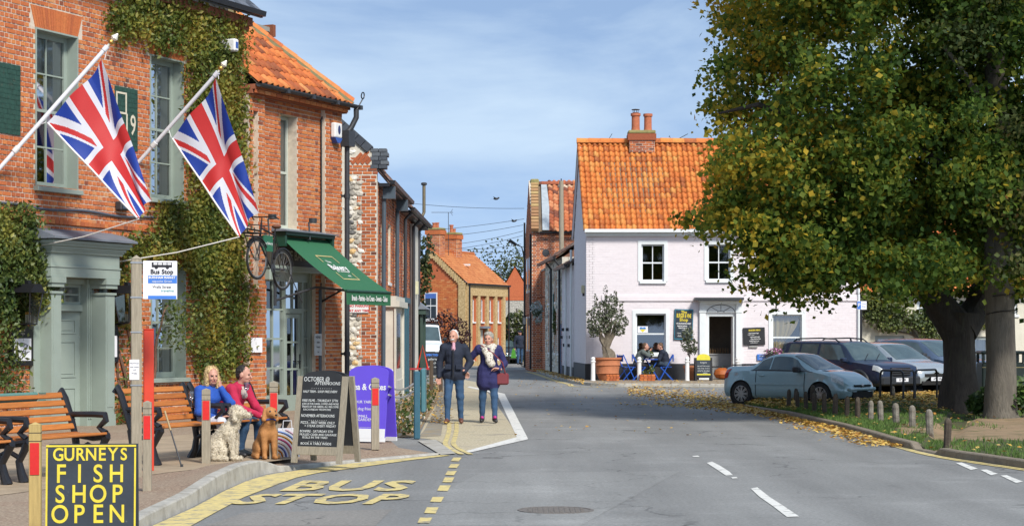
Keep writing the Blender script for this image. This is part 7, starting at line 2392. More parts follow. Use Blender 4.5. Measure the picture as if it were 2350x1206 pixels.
trunk([([(x1,y1,-0.1),(x1,y1,0.25),(x1,y1,0.9),(x1-0.02,y1,1.6),(x1,y1,2.1)],[0.55,0.42,0.335,0.33,0.37]),([(x1-0.02,y1,1.7),W_(2150,690,y1),W_(2115,600,y1+0.3),W_(2060,420,y1+0.6),W_(1990,200,y1),W_(1960,-100,y1)],[0.36,0.30,0.25,0.19,0.13,0.07]),([(x1+0.02,y1,1.7),W_(2245,700,y1+0.4),W_(2285,600,y1+0.6),W_(2300,350,y1+0.6),W_(2290,-100,y1)],[0.34,0.27,0.24,0.19,0.10]),([W_(2110,590,y1+0.3),W_(1960,500,y1-1),W_(1800,470,y1-1.6),W_(1680,490,y1-1.6)],[0.14,0.10,0.06,0.02]),([W_(2075,470,y1+0.4),W_(1900,300,y1-2),W_(1740,240,y1-2.5),W_(1650,260,y1-2)],[0.14,0.09,0.05,0.02]),([W_(2290,480,y1+0.6),W_(2120,350,y1-3),W_(1980,330,y1-4),W_(1900,380,y1-4)],[0.12,0.08,0.05,0.02]),([W_(2160,690,y1),W_(2000,640,y1-2.4),W_(1860,640,y1-3),W_(1790,660,y1-3)],[0.09,0.06,0.04,0.02])],BARK,lime)
bl=px_blobs(OUT1,300,39.6,5.4,0.40,0.9,4,2150,640)+px_blobs(OUT1,330,38.6,5.0,0.22,0.42,14,2150,640)+px_blobs([(1900,-420),(1900,560),(2000,690),(2420,690),(2420,-420)],110,37.6,2.8,0.3,0.7,5,2150,640)
P=blob_pts(bl,225000,17,0.15)
P[:,2]-=0.16*np.abs(NR.normal(size=len(P)))*(NR.random(len(P))<0.3)
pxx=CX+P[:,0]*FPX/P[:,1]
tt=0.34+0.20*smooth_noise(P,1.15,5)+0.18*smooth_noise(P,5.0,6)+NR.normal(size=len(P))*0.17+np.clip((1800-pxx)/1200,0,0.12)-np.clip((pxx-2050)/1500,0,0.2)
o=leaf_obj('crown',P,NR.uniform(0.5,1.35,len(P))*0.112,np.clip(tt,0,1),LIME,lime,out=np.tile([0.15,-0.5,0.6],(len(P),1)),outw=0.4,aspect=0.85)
o['kind']='stuff'
t2=gp(2298,955,0.14)
beech=thing('beech_tree','straight grey trunked tree at the right edge with dark rusty leaves','tree',(0,0,0))
x2,y2=t2.x,t2.y
trunk([([(x2,y2,-0.1),(x2,y2,0.25),(x2,y2,1.0),(x2-0.03,y2,2.2),W_(2290,640,y2),W_(2295,400,y2),W_(2280,50,y2),W_(2290,-300,y2)],[0.40,0.31,0.275,0.27,0.27,0.22,0.18,0.1]),([W_(2298,640,y2),W_(2340,560,y2+0.4),W_(2400,300,y2+0.6)],[0.16,0.14,0.05]),([W_(2290,300,y2),W_(2200,150,y2-1),W_(2130,60,y2-1)],[0.09,0.05,0.02])],BARK2,beech,flute=0.03)
b=MB()
for zz in(2.05,2.35):b.tube([(x2+0.29*math.cos(a),y2+0.29*math.sin(a),zz+0.05*math.cos(a+1))for a in np.linspace(0,6.28,20)[:-1]],0.010,5,closed=True)
o=b.build('trunk_wire',BLACK,beech)
OUT2=[(2230,-420),(2180,-60),(2170,120),(2230,300),(2250,420),(2290,540),(2330,650),(2620,660),(2620,-420)]
bl=px_blobs(OUT2,44,36.2,2.4,0.3,0.7,8,2400,260)
P=blob_pts(bl,13000,27,0.15)
tt=np.clip(0.36+0.22*smooth_noise(P,1.3,15)+NR.normal(size=len(P))*0.17,0,1)
o=leaf_obj('crown',P,NR.uniform(0.6,1.2,len(P))*0.11,tt,DARKL,beech,out=np.tile([0.1,-0.3,0.8],(len(P),1)),outw=0.7,aspect=0.7);o['kind']='stuff'
for lab,bs in(('leafy green suckers at the foot of the grey trunk, left side',((2245,925,36.9,0.22,0.2),(2262,905,37.3,0.15,0.15))),('leafy bright green shrub at the foot of the grey trunk, right edge',((2335,918,36.3,0.3,0.3),(2360,900,36.3,0.3,0.35),(2330,890,36.6,0.15,0.15)))):
 t=thing('shrub',lab,'shrub',(0,0,0),0,'shrubs at the foot of the trunk')
 bb_=[];b=MB()
 for x,y,Y,rx,rz_ in bs:
  c=wp(x,y,Y);bb_.append(((c.x,Y,c.z),(rx,rx,rz_)))
  b.tube([(c.x,Y,0.05),(c.x+0.03,Y,c.z)],0.012,5)
 b.build('stem',STEM,t)
 P=blob_pts(bb_,420,5,0.2);o=leaf_obj('foliage',P,NR.uniform(0.09,0.17,len(P)),np.clip(NR.normal(0.5,0.2,len(P)),0,1),mat('sucker_leaf',None,0.5,src='attr',namt=0.15,cols=[(0.02,0.045,0.012),(0.06,0.115,0.025),(0.13,0.20,0.04)],translucent=0.3),t,out=np.tile([0,-0.5,0.8],(len(P),1)),outw=1);o['kind']='stuff'
# stone posts, cycle hoops, litter bin
STONE=mat('lichened_post',(0.22,0.20,0.16),0.95,nscale=9,namt=0.35,bscale=30,bstr=0.6,dirt=((0.055,0.04,0.028),3.2,0.42,0.62))
STONED=mat('dark_wooden_post',(0.065,0.05,0.036),0.95,nscale=14,namt=0.4,bscale=30,bstr=0.5,dirt=((0.14,0.14,0.09),6,0.55,0.75))
POSTS=[(2174,1011,958,18,0),(2134,990,938,17,1),(2094,976,929,16,1),(2057,968,924,16,1),(2022,965,918,14,1),(1998,961,918,13,1),(1968,957,910,12,0),(1943,953,908,12,0),(1916,950,902,12,0),(1892,946,900,11,0),(1869,942,899,11,0),(1850,938,897,10,0),(1831,934,896,10,0),(1810,930,892,10,0),(1866,925,882,11,0),(1826,921,890,9,0),(2050,912,885,9,1)]
ORD=['nearest','second nearest','third nearest','fourth nearest','fifth','sixth','seventh','eighth','ninth','tenth','eleventh','twelfth','thirteenth','last']
for k,(x,yb,yt,w,st)in enumerate(POSTS):
 q=gp(x,yb,0.14);px_m=FPX/q.y
 h=(yb-yt)/px_m;r=w/px_m/2
 if k<14:lab=('pale lichened stone post, ' if st else 'dark weathered post, ')+ORD[k]+' of the curved row counted from the road end'
 else:lab=['dark post in front of the blue car front wheel','short dark post half hidden behind the row, before the blue car sill','pale post among the black cycle hoops'][k-14]
 t=thing('verge_post',lab,'post',(q.x,q.y,0.08),RNG.uniform(-0.3,0.3),'low posts along the verge')
 t.rotation_euler.x=RNG.uniform(-0.04,0.04);t.rotation_euler.y=RNG.uniform(-0.05,0.05)
 b=MB();n=8;hh=h+0.06
 b.lathe([(r*1.08,-0.1),(r*1.02,0.1),(r,hh*0.78),(r*0.95,hh*0.86),(r*0.7,hh*0.96),(r*0.25,hh)],seg=n)
 for i,v in enumerate(b.V):b.V[i]=(v[0]*(1+RNG.uniform(-0.07,0.07)),v[1]*(1+RNG.uniform(-0.07,0.07)),v[2])
 b.build('post',STONE if st else STONED,t,smooth=True)
for k,(xa,xb,ya,yb_)in enumerate(((2020,2073,918,921),(2045,2098,914,920),(2125,2150,917,915))):
 A,B=gp(xa,ya,0.12),gp(xb,yb_,0.12)
 if k==2:A=gp(2100,919,0.12)
 t=thing('cycle_hoop',['left black cycle parking hoop on the leafy verge','middle black cycle parking hoop on the leafy verge','right black cycle parking hoop near the lime trunk'][k],'cycle stand',((A.x+B.x)/2,(A.y+B.y)/2,0.05),math.atan2(B.y-A.y,B.x-A.x),'cycle parking hoops')
 hw_=math.hypot(B.x-A.x,B.y-A.y)/2;H_=0.78
 b=MB();rr=0.14
 b.tube([(-hw_,0,0),(-hw_,0,H_-rr)]+[(-hw_+rr-rr*math.cos(a),0,H_-rr+rr*math.sin(a))for a in np.linspace(0.2,math.pi/2,6)]+[(hw_-rr+rr*math.sin(a),0,H_-rr+rr*math.cos(a))for a in np.linspace(0,math.pi/2,7)]+[(hw_,0,0)],0.026,8)
 b.build('hoop',BLACK,t,smooth=True)
c=gp(2296,905,0.05)
t=thing('litter_bin','large dark green double litter bin behind the grey trunk','bin',(wp(2296,800,46).x,46,0.03))
BING=mat('bin_green',(0.02,0.035,0.028),0.45,nscale=6,namt=0.15)
b=MB();b.bbox(-0.5,0.5,-0.3,0.3,0.06,0.98,0.03);b.box(-0.47,0.47,-0.27,0.27,0,0.06);b.bbox(-0.52,0.52,-0.32,0.32,1.17,1.25,0.03)
for x in(-0.5,-0.24,0.18,0.44):b.box(x,x+0.06,-0.3,-0.24,0.98,1.17);b.box(x,x+0.06,0.24,0.3,0.98,1.17)
b.box(-0.18,0.18,-0.28,0.28,0.98,1.169)
b.build('body',BING,t)
b=MB();b.box(-0.5,0.5,-0.306,-0.3005,0.86,0.872);b.box(-0.5,0.5,-0.306,-0.3005,0.2,0.212);b.build('trim',mat('gold_print',None),t)
# cars
CARG=mat('car_glass',(0.055,0.085,0.09),0.03,nscale=2,namt=0.3,spec=0.9)
PLAST=mat('black_plastic',(0.022,0.024,0.027),0.55,nscale=20,namt=0.15)
LAMPC=mat('clear_lamp',(0.55,0.58,0.58),0.08,nscale=25,namt=0.35,spec=0.9)
LAMPR=mat('red_lamp',(0.42,0.025,0.02),0.15,nscale=25,namt=0.2)
ALLOY=mat('alloy',(0.48,0.48,0.47),0.3,0.85,nscale=10,namt=0.1)
class CarBody:
 """surface S(x, v): x along the car from the tail, v = 0 sill .. 3 belt .. 4 roof edge .. 6 centre line"""
 def __init__(s,st):
  s.st=st
 def sec(s,x):
  st=s.st
  for i in range(len(st)-1):
   if x<=st[i+1][0]:break
  a,c=st[i],st[i+1]
  f=min(1,max(0,(x-a[0])/(c[0]-a[0])))
  m=lambda k:[(st[min(k+1,len(st)-1)][j]-st[max(k-1,0)][j])/max(1e-6,st[min(k+1,len(st)-1)][0]-st[max(k-1,0)][0])for j in range(1,len(a))]
  m0,m1=m(i),m(i+1)
  h=c[0]-a[0];out=[]
  for j in range(1,len(a)):
   d0,d1=a[j],c[j];dl=(d1-d0)/h
   k0,k1=m0[j-1],m1[j-1]
   if dl==0 or k0*dl<0:k0=0
   if dl==0 or k1*dl<0:k1=0
   k0=max(-3*abs(dl),min(3*abs(dl),k0));k1=max(-3*abs(dl),min(3*abs(dl),k1))
   t=f
   out.append(d0*(2*t**3-3*t**2+1)+h*k0*(t**3-2*t**2+t)+d1*(-2*t**3+3*t**2)+h*k1*(t**3-t**2))
  hw,zb,zm,hb,zbelt,ht,zs,zt=out
  return[(hw*0.9,zb),(hw*0.985,zb+0.10),(hw,zm),(hb,zbelt),(ht,zs),(ht*0.80,zt-(zt-zs)*0.35),(0,zt)]
 def S(s,x,v,side=-1,off=0.0):
  p=s.sec(x);i=min(int(v),5);f=v-i
  g=lambda k:p[max(0,min(6,k))]
  def cr(j):
   a,b_,c,d=g(i-1)[j],g(i)[j],g(i+1)[j],g(i+2)[j]
   if i==5 and j==0:d=-g(5)[0]
   if i==5 and j==1:d=g(5)[1]
   if i in(3,):return b_+(c-b_)*f
   m0,m1=(c-a)/2,(d-b_)/2
   if i==2:m1=(c-b_)*0.8
   if i==4:m0=(c-b_)*1.2
   return b_*(2*f**3-3*f**2+1)+m0*(f**3-2*f**2+f)+c*(-2*f**3+3*f**2)+m1*(f**3-f**2)
  y,z=cr(0),cr(1)
  if off:
   e=0.02
   a=Vector(s.S(min(x+e,s.st[-1][0]),v,side))-Vector(s.S(max(x-e,0),v,side));b_=Vector(s.S(x,min(6,v+0.03),side))-Vector(s.S(x,max(0,v-0.03),side))
   n=a.cross(b_)*(1 if side<0 else-1)
   if n.length>1e-9:
    n.normalize();return(x+n.x*off,side*y+n.y*off,z+n.z*off)
  return(x,side*y,z)
def make_car(label,cat,st,paint,pos,ang,L,axles,wr,side_glass,screen,rear,extras=None,group=None,cladding=None,name='parked_car'):
 B=CarBody(st)
 root=thing(name,label,cat,pos,ang,group)
 NX=int(L/0.035);vv=[0,.5,1,1.5,2,2.33,2.67,3,3.33,3.67,4,4.33,4.67,5,5.5,6]
 ar=wr+0.055
 V,Fc=[],[];nv=len(vv)
 for side in(-1,1):
  base=len(V)
  for i in range(NX+1):
   for v in vv:
    p=list(B.S(L*i/NX,v,side))
    for ax in axles:
     dx,dz=p[0]-ax,p[2]-wr
     d=math.hypot(dx,dz)
     if d<ar and v<2.7 and d>1e-6:p[0]=ax+dx/d*ar;p[2]=wr+dz/d*ar
    V.append(tuple(p))
  for i in range(NX):
   for j in range(nv-1):
    q=[base+i*nv+j,base+(i+1)*nv+j,base+(i+1)*nv+j+1,base+i*nv+j+1]
    o_=[B.S(L*(i+a)/NX,vv[j+c],side)for a,c in((0,0),(1,0),(1,1),(0,1))]
    if any(all(math.hypot(p[0]-ax,p[2]-wr)<ar for p in o_)for ax in axles)and vv[j]<2.7:continue
    Fc.append(tuple(q))
  Fc.append(tuple(base+j for j in range(nv)));Fc.append(tuple(base+NX*nv+j for j in range(nv)))
 b=MB();b.add(V,Fc)
 body=b.build('body',paint,root,smooth=True)
 bm=bmesh.new();bm.from_mesh(body.data);bmesh.ops.remove_doubles(bm,verts=bm.verts,dist=1e-4);bmesh.ops.recalc_face_normals(bm,faces=bm.faces);bm.to_mesh(body.data);bm.free()
 b=MB();mz=st[len(st)//2][2]
 b.box(0.15,L-0.15,-0.55,0.55,mz+0.02,mz+0.35)
 for ax in axles:
  for sd in(-1,1):b.lathe([(ar+0.02,-0.28),(ar+0.02,0.0)],(ax,sd*(st[len(st)//2][1]-0.05)if sd>0 else-(st[len(st)//2][1]-0.05)+0.28,wr),20,axis='y')
 b.build('underbody',DARK,root)
 def patch(nm,x0,x1,v0,v1,side,m,off=0.005,nx=10,nv_=6,x0t=None,x1t=None):
  """piece of the surface; x0t, x1t: ends at the upper edge"""
  x0t=x0 if x0t is None else x0t;x1t=x1 if x1t is None else x1t
  b=MB();vs=[]
  for i in range(nx+1):
   for j in range(nv_+1):
    g=j/nv_;a=x0+(x0t-x0)*g;c=x1+(x1t-x1)*g
    vs.append(B.S(a+(c-a)*i/nx,v0+(v1-v0)*g,side,off))
  b.add(vs,[(i*(nv_+1)+j,(i+1)*(nv_+1)+j,(i+1)*(nv_+1)+j+1,i*(nv_+1)+j+1)for i in range(nx)for j in range(nv_)])
  return b.build(nm,m,root,smooth=True)
 for side in(-1,1):
  for(x0,x1,x0t,x1t)in side_glass:patch('side_window',x0,x1,3.12,3.92,side,CARG,0.006,12,4,x0t,x1t)
 for nm,(xa,xb)in(('windscreen',screen),('rear_window',rear)):
  b=MB();vs=[];cols_=[(-1,v)for v in(4.3,4.7,5,5.5)]+[(1,v)for v in(6,5.5,5,4.7,4.3)]
  for i in range(11):
   for sd,v in cols_:vs.append(B.S(xa+(xb-xa)*i/10,v,sd,0.006 if v<6 else 0.006))
  n_=len(cols_);b.add(vs,[(i*n_+j,(i+1)*n_+j,(i+1)*n_+j+1,i*n_+j+1)for i in range(10)for j in range(n_-1)]);b.build(nm,CARG,root,smooth=True)
 hw=st[len(st)//2][1]
 for ax in axles:
  for sd in(-1,1):
   b=MB();y0=sd*(hw-0.02)
   b.lathe([(wr*0.68,0.0),(wr*0.93,-0.005*sd),(wr,-0.03*sd),(wr,-0.15*sd),(wr*0.93,-0.18*sd),(wr*0.6,-0.18*sd)],(ax,y0,wr),28,axis='y');w=b.build('wheel',TYRE,root,smooth=True)
   b=MB();b.lathe([(wr*0.69,0.002*sd),(wr*0.66,0.004*sd),(wr*0.60,-0.03*sd)],(ax,y0,wr),28,axis='y',caps=False)
   for k in range(9):
    a=k*2*math.pi/9;p=lambda r_,d:(ax+r_*math.cos(a+d),y0+0.0*sd,wr+r_*math.sin(a+d))
    for d in(-0.10,0.10)if wr<0.32 else(0.0,):b.bar(p(0.05,d*2),p(wr*0.66,d),0.022,0.03,up=(0,1,0))
   b.lathe([(0.06,-0.02*sd),(0.06,0.005*sd),(0.03,0.012*sd)],(ax,y0,wr),12,axis='y');b.build('rim',ALLOY,w)
   b=MB();b.lathe([(wr*0.64,-0.06*sd),(wr*0.3,-0.061*sd)],(ax,y0,wr),20,axis='y',caps=True);b.build('brake_disc',DARK,w)
 if extras:extras(root,B,patch)
 return root
def mirror(root,x,y,z,m=PLAST):
 for sd in(-1,1):
  b=MB();b.bbox(x-0.09,x+0.09,sd*(y+0.04)if sd>0 else-(y+0.22),sd*(y+0.22)if sd>0 else-(y+0.04),z-0.07,z+0.08,0.03);b.bar((x+0.03,sd*(y-0.06),z-0.06),(x,sd*(y+0.1),z-0.03),0.05,0.04);b.build('wing_mirror',m,root,bevel=0.015)
def plate(root,x,z,txt,m=PAPER,face=1):
 b=MB();b.box(x-0.006,x+0.006,-0.26,0.26,z-0.055,z+0.055);p=b.build('number_plate',m,root)
 lettering([(txt,0,0,0.085,0.002)],INK,p,plane_m((x+0.0075*face,0,z),(0,1*face,0)))
BLUEC=mat('silver_blue_paint',(0.32,0.46,0.49),0.28,0.2,nscale=3,namt=0.05,coat=0.8)
ST1=[(0.0,0.58,0.34,0.46,0.56,0.62,0.50,0.72,0.76),(0.10,0.78,0.24,0.50,0.74,0.80,0.62,0.97,1.0),(0.5,0.82,0.21,0.54,0.785,0.88,0.64,1.01,1.03),(0.92,0.83,0.20,0.56,0.79,0.90,0.64,1.03,1.06),(1.3,0.83,0.20,0.57,0.79,0.905,0.58,1.22,1.28),(1.7,0.83,0.20,0.57,0.79,0.905,0.55,1.31,1.375),(2.1,0.83,0.20,0.57,0.79,0.90,0.56,1.29,1.35),(2.55,0.83,0.20,0.57,0.79,0.895,0.62,1.08,1.14),(2.92,0.83,0.20,0.57,0.79,0.88,0.68,0.93,0.96),(3.3,0.82,0.21,0.55,0.77,0.80,0.62,0.86,0.89),(3.6,0.77,0.23,0.50,0.70,0.68,0.54,0.74,0.77),(3.76,0.66,0.26,0.44,0.60,0.58,0.47,0.63,0.655),(3.83,0.48,0.31,0.40,0.44,0.50,0.36,0.55,0.56)]
def blue_extras(root,B,patch):
 for sd in(-1,1):
  patch('headlight',3.42,3.72,2.55,3.9,sd,LAMPC,0.008,8,5,3.28,3.62)
  patch('tail_light',0.03,0.22,2.6,3.6,sd,LAMPR,0.008,6,5,0.03,0.30)
  patch('window_seal',0.95,2.86,3.0,3.1,sd,PLAST,0.007,14,2);patch('side_trim',0.95,2.6,1.95,2.12,sd,mat('pale_trim',(0.33,0.46,0.49),0.3,0.2),0.018,14,2)
  patch('door_seam',1.12,1.138,0.6,3.0,sd,DARK,0.004,2,10);patch('door_seam',2.62,2.638,0.6,3.05,sd,DARK,0.004,2,10)
  patch('bumper_seam',3.2,3.21,0.5,2.3,sd,DARK,0.003,2,6)
  b=MB();p=B.S(1.32,2.62,sd);b.bbox(p[0]-0.08,p[0]+0.08,p[1]-0.025,p[1]+0.025,p[2]-0.02,p[2]+0.02,0.008);b.build('door_handle',BLUEC,root)
  patch('bonnet_vent',2.98,3.12,4.9,5.3,sd,PLAST,0.006,4,3)
 p=B.S(0.5,3.0,-1,0.006);b=MB();b.lathe([(0.06,0),(0.06,-0.005)],(0.5,p[1]-0.002,0.80),16,axis='y');b.build('fuel_cap',mat('pale_silver',(0.5,0.55,0.56),0.3,0.5),root)
 b=MB();b.bbox(3.74,3.87,-0.62,0.62,0.42,0.51,0.03);b.build('bumper_bar',BLUEC,root)
 b=MB();b.box(3.72,3.855,-0.46,0.46,0.25,0.40);b.box(3.76,3.85,-0.38,0.38,0.525,0.575);b.build('grille',DARK,root)
 b=MB();b.ell((3.845,0,0.56),(0.02,0.06,0.05));b.build('badge',ALLOY,root)
 b=MB();b.bbox(-0.04,0.08,-0.6,0.6,0.40,0.56,0.03);b.build('rear_bumper',BLUEC,root)
 b=MB();b.bbox(0.12,0.3,-0.5,0.5,1.03,1.06,0.012);b.build('boot_spoiler',PLAST,root)
 mirror(root,2.45,0.78,0.95);plate(root,-0.05,0.66,'AK53 VXO',mat('yellow_plate',(0.6,0.45,0.04),0.5),-1)
def place(wx,wy,ang,lx,ly):
 c,s_=math.cos(ang),math.sin(ang)
 return(wx-(lx*c-ly*s_),wy-(lx*s_+ly*c),0.0)
a1=math.radians(-42)
w0=gp(1700,929)
make_car('silver blue coupe with alloy wheels parked nose out beside the leafy verge','car',ST1,BLUEC,place(w0.x,w0.y,a1,0.66*0.9,-0.82*0.9),a1,3.83,(0.66,3.08),0.305,[(0.98,1.52,1.22,1.52),(1.56,2.78,1.56,2.30)],(2.16,2.90),(0.96,1.32),blue_extras,None).scale=(0.9,0.9,0.9)
NAVY=mat('navy_paint',(0.011,0.022,0.055),0.3,0.0,nscale=3,namt=0.05,coat=0.25)
ST2=[(0.0,0.70,0.45,0.70,0.70,1.02,0.62,1.30,1.34),(0.08,0.86,0.38,0.72,0.85,1.06,0.68,1.66,1.71),(0.5,0.90,0.34,0.74,0.86,1.08,0.68,1.68,1.745),(1.5,0.90,0.34,0.74,0.86,1.08,0.68,1.68,1.75),(2.45,0.90,0.34,0.74,0.86,1.08,0.67,1.65,1.71),(2.7,0.90,0.34,0.74,0.86,1.08,0.69,1.54,1.60),(3.25,0.90,0.34,0.74,0.86,1.08,0.78,1.10,1.13),(3.9,0.89,0.34,0.74,0.84,1.00,0.74,1.05,1.08),(4.25,0.86,0.36,0.70,0.80,0.94,0.70,0.99,1.01),(4.36,0.80,0.40,0.64,0.76,0.86,0.66,0.92,0.94),(4.38,0.70,0.42,0.60,0.68,0.80,0.6,0.88,0.90)]
def navy_extras(root,B,patch):
 for sd in(-1,1):
  patch('headlight',4.05,4.37,2.45,3.2,sd,LAMPC,0.012,8,4)
  b=MB();b.tube([(0.3,sd*0.60,1.70),(0.5,sd*0.60,1.80),(1.6,sd*0.60,1.82),(2.2,sd*0.60,1.79),(2.4,sd*0.60,1.68)],0.022,8);b.build('roof_rail',PLAST,root,smooth=True)
  patch('door_seam',1.62,1.63,0.6,3.0,sd,DARK,0.004,2,8);patch('door_seam',2.72,2.73,0.6,3.0,sd,DARK,0.004,2,8)
  b=MB();b.tube([(3.48+0.46*math.cos(a),sd*0.90,0.36+0.46*math.sin(a))for a in np.linspace(0.0,math.pi,14)],0.055,8);b.build('wheel_arch',PLAST,root,smooth=True)
  b=MB();b.bar((3.28,sd*0.25-0.15,1.14),(3.02,sd*0.25+0.25,1.33),0.02,0.02);b.build('wiper',BLACK,root)
 b=MB();b.bbox(4.1,4.46,-0.84,0.84,0.38,0.66,0.05);b.build('bumper',PLAST,root)
 b=MB();b.box(4.34,4.40,-0.42,0.42,0.68,0.92);g_=b.build('grille',DARK,root)
 b=MB()
 for k in range(3):b.box(4.40,4.425,-0.42,0.42,0.70+k*0.075,0.735+k*0.075)
 o=b.build('grille_bars',PLAST,g_);o['kind']='stuff'
 plate(root,4.467,0.55,'GZ W80');mirror(root,2.95,0.86,1.14,NAVY)
 b=MB();b.tube([(2.3,0,1.7),(2.25,0,1.8)],0.03,6);b.build('aerial_base',BLACK,root)
a2=math.radians(-55)
c2=wp(2066,900,51.5)
make_car('navy blue estate off roader with black bumper and roof rails','car',ST2,NAVY,place(c2.x,51.5,a2,4.38*0.86,0.0),a2,4.38,(0.75,3.48),0.36,[(0.2,0.75,0.3,0.75),(0.82,1.58,0.82,1.58),(1.68,3.0,1.68,2.52)],(2.55,3.22),(0.01,0.07),navy_extras).scale=(0.86,)*3
SILV=mat('pale_silver_paint',(0.42,0.46,0.475),0.25,0.5,nscale=3,namt=0.05,coat=0.8)
ST3=[(0.0,0.66,0.40,0.60,0.66,0.90,0.58,1.10,1.14),(0.1,0.82,0.28,0.62,0.80,0.94,0.66,1.30,1.34),(0.6,0.86,0.24,0.64,0.83,0.97,0.64,1.46,1.50),(1.6,0.87,0.22,0.64,0.83,0.98,0.62,1.49,1.55),(2.35,0.87,0.22,0.64,0.83,0.97,0.62,1.45,1.50),(3.3,0.87,0.22,0.64,0.82,0.94,0.72,1.0,1.03),(3.9,0.85,0.24,0.60,0.79,0.82,0.66,0.89,0.91),(4.2,0.76,0.28,0.54,0.70,0.70,0.58,0.76,0.78),(4.3,0.6,0.34,0.48,0.56,0.60,0.46,0.66,0.68)]
def silver_extras(root,B,patch):
 for sd in(-1,1):patch('headlight',3.85,4.18,2.5,3.7,sd,LAMPC,0.008,8,5,3.75,4.05)
 b=MB();b.box(4.2,4.31,-0.5,0.5,0.50,0.60);b.box(4.15,4.30,-0.6,0.6,0.26,0.38);b.build('grille',DARK,root)
 plate(root,4.325,0.44,'AP06 XEL');mirror(root,2.9,0.8,1.04,PLAST)
a3=math.radians(-58)
c3=wp(2150,900,55.5)
make_car('pale silver hatchback behind the navy off roader, partly behind the trunk','car',ST3,SILV,place(c3.x,55.5,a3,4.3*0.93,0.0),a3,4.3,(0.8,3.45),0.31,[(0.3,0.75,0.5,0.75),(0.8,1.6,0.8,1.6),(1.65,3.05,1.65,2.35)],(2.42,3.28),(0.15,0.55),silver_extras).scale=(0.93,)*3
BLU4=mat('slate_blue_car_paint',(0.09,0.13,0.20),0.25,0.4,nscale=3,namt=0.05,coat=0.8)
c4=wp(2252,900,57)
make_car('slate blue car seen between the two trunks','car',ST3,BLU4,place(c4.x,57,a3,4.3,0.0),a3,4.3,(0.8,3.45),0.31,[(0.3,0.75,0.5,0.75),(0.8,1.6,0.8,1.6),(1.65,3.05,1.65,2.35)],(2.42,3.28),(0.15,0.55),silver_extras)
a5=math.radians(-82)
c5=gp(1178,836)
make_car('small dark car coming up the street behind the walking man','car',ST1,mat('dark_car_paint',(0.03,0.045,0.06),0.3,0.3,nscale=3,namt=0.05,coat=0.7),place(c5.x-0.35,112,a5,3.83,0.0),a5,3.83,(0.66,3.08),0.305,[(0.98,1.52,1.22,1.52),(1.56,2.78,1.56,2.30)],(2.16,2.90),(0.96,1.32),blue_extras)
VANW=mat('van_white',(0.66,0.69,0.70),0.3,nscale=2,namt=0.04,coat=0.5)
ST6=[(0.0,0.85,0.45,0.8,0.86,1.3,0.80,2.05,2.12),(0.1,0.92,0.40,0.8,0.90,1.3,0.82,2.12,2.18),(3.2,0.92,0.40,0.8,0.90,1.3,0.80,2.12,2.18),(3.5,0.92,0.40,0.8,0.90,1.3,0.78,2.02,2.08),(4.1,0.92,0.40,0.8,0.90,1.25,0.84,1.32,1.36),(4.6,0.90,0.42,0.76,0.86,1.05,0.80,1.12,1.15),(4.75,0.86,0.44,0.70,0.82,0.90,0.76,0.98,1.0),(4.8,0.75,0.48,0.64,0.72,0.80,0.66,0.88,0.9)]
def van_extras(root,B,patch):
 for sd in(-1,1):patch('headlight',4.45,4.74,2.3,3.0,sd,LAMPC,0.01,6,4)
 b=MB();b.bbox(4.5,4.9,-0.86,0.86,0.36,0.64,0.05);b.build('bumper',PLAST,root)
 b=MB();b.box(4.79,4.815,-0.5,0.5,0.70,0.84);b.build('grille',DARK,root)
 b=MB();b.box(3.1,3.3,-0.78,0.78,2.2,2.24);b.build('roof_bar',PLAST,root)
 plate(root,4.907,0.5,'R 18');mirror(root,3.95,0.92,1.45)
a6=math.radians(-84)
make_car('white van facing down the street in front of the brick hall','van',ST6,VANW,place(wp(975,800,96).x,96,a6,4.8,0.0),a6,4.8,(0.9,3.95),0.33,[(3.3,4.0,3.3,3.55)],(3.52,4.08),(0.01,0.06),van_extras,name='white_van')
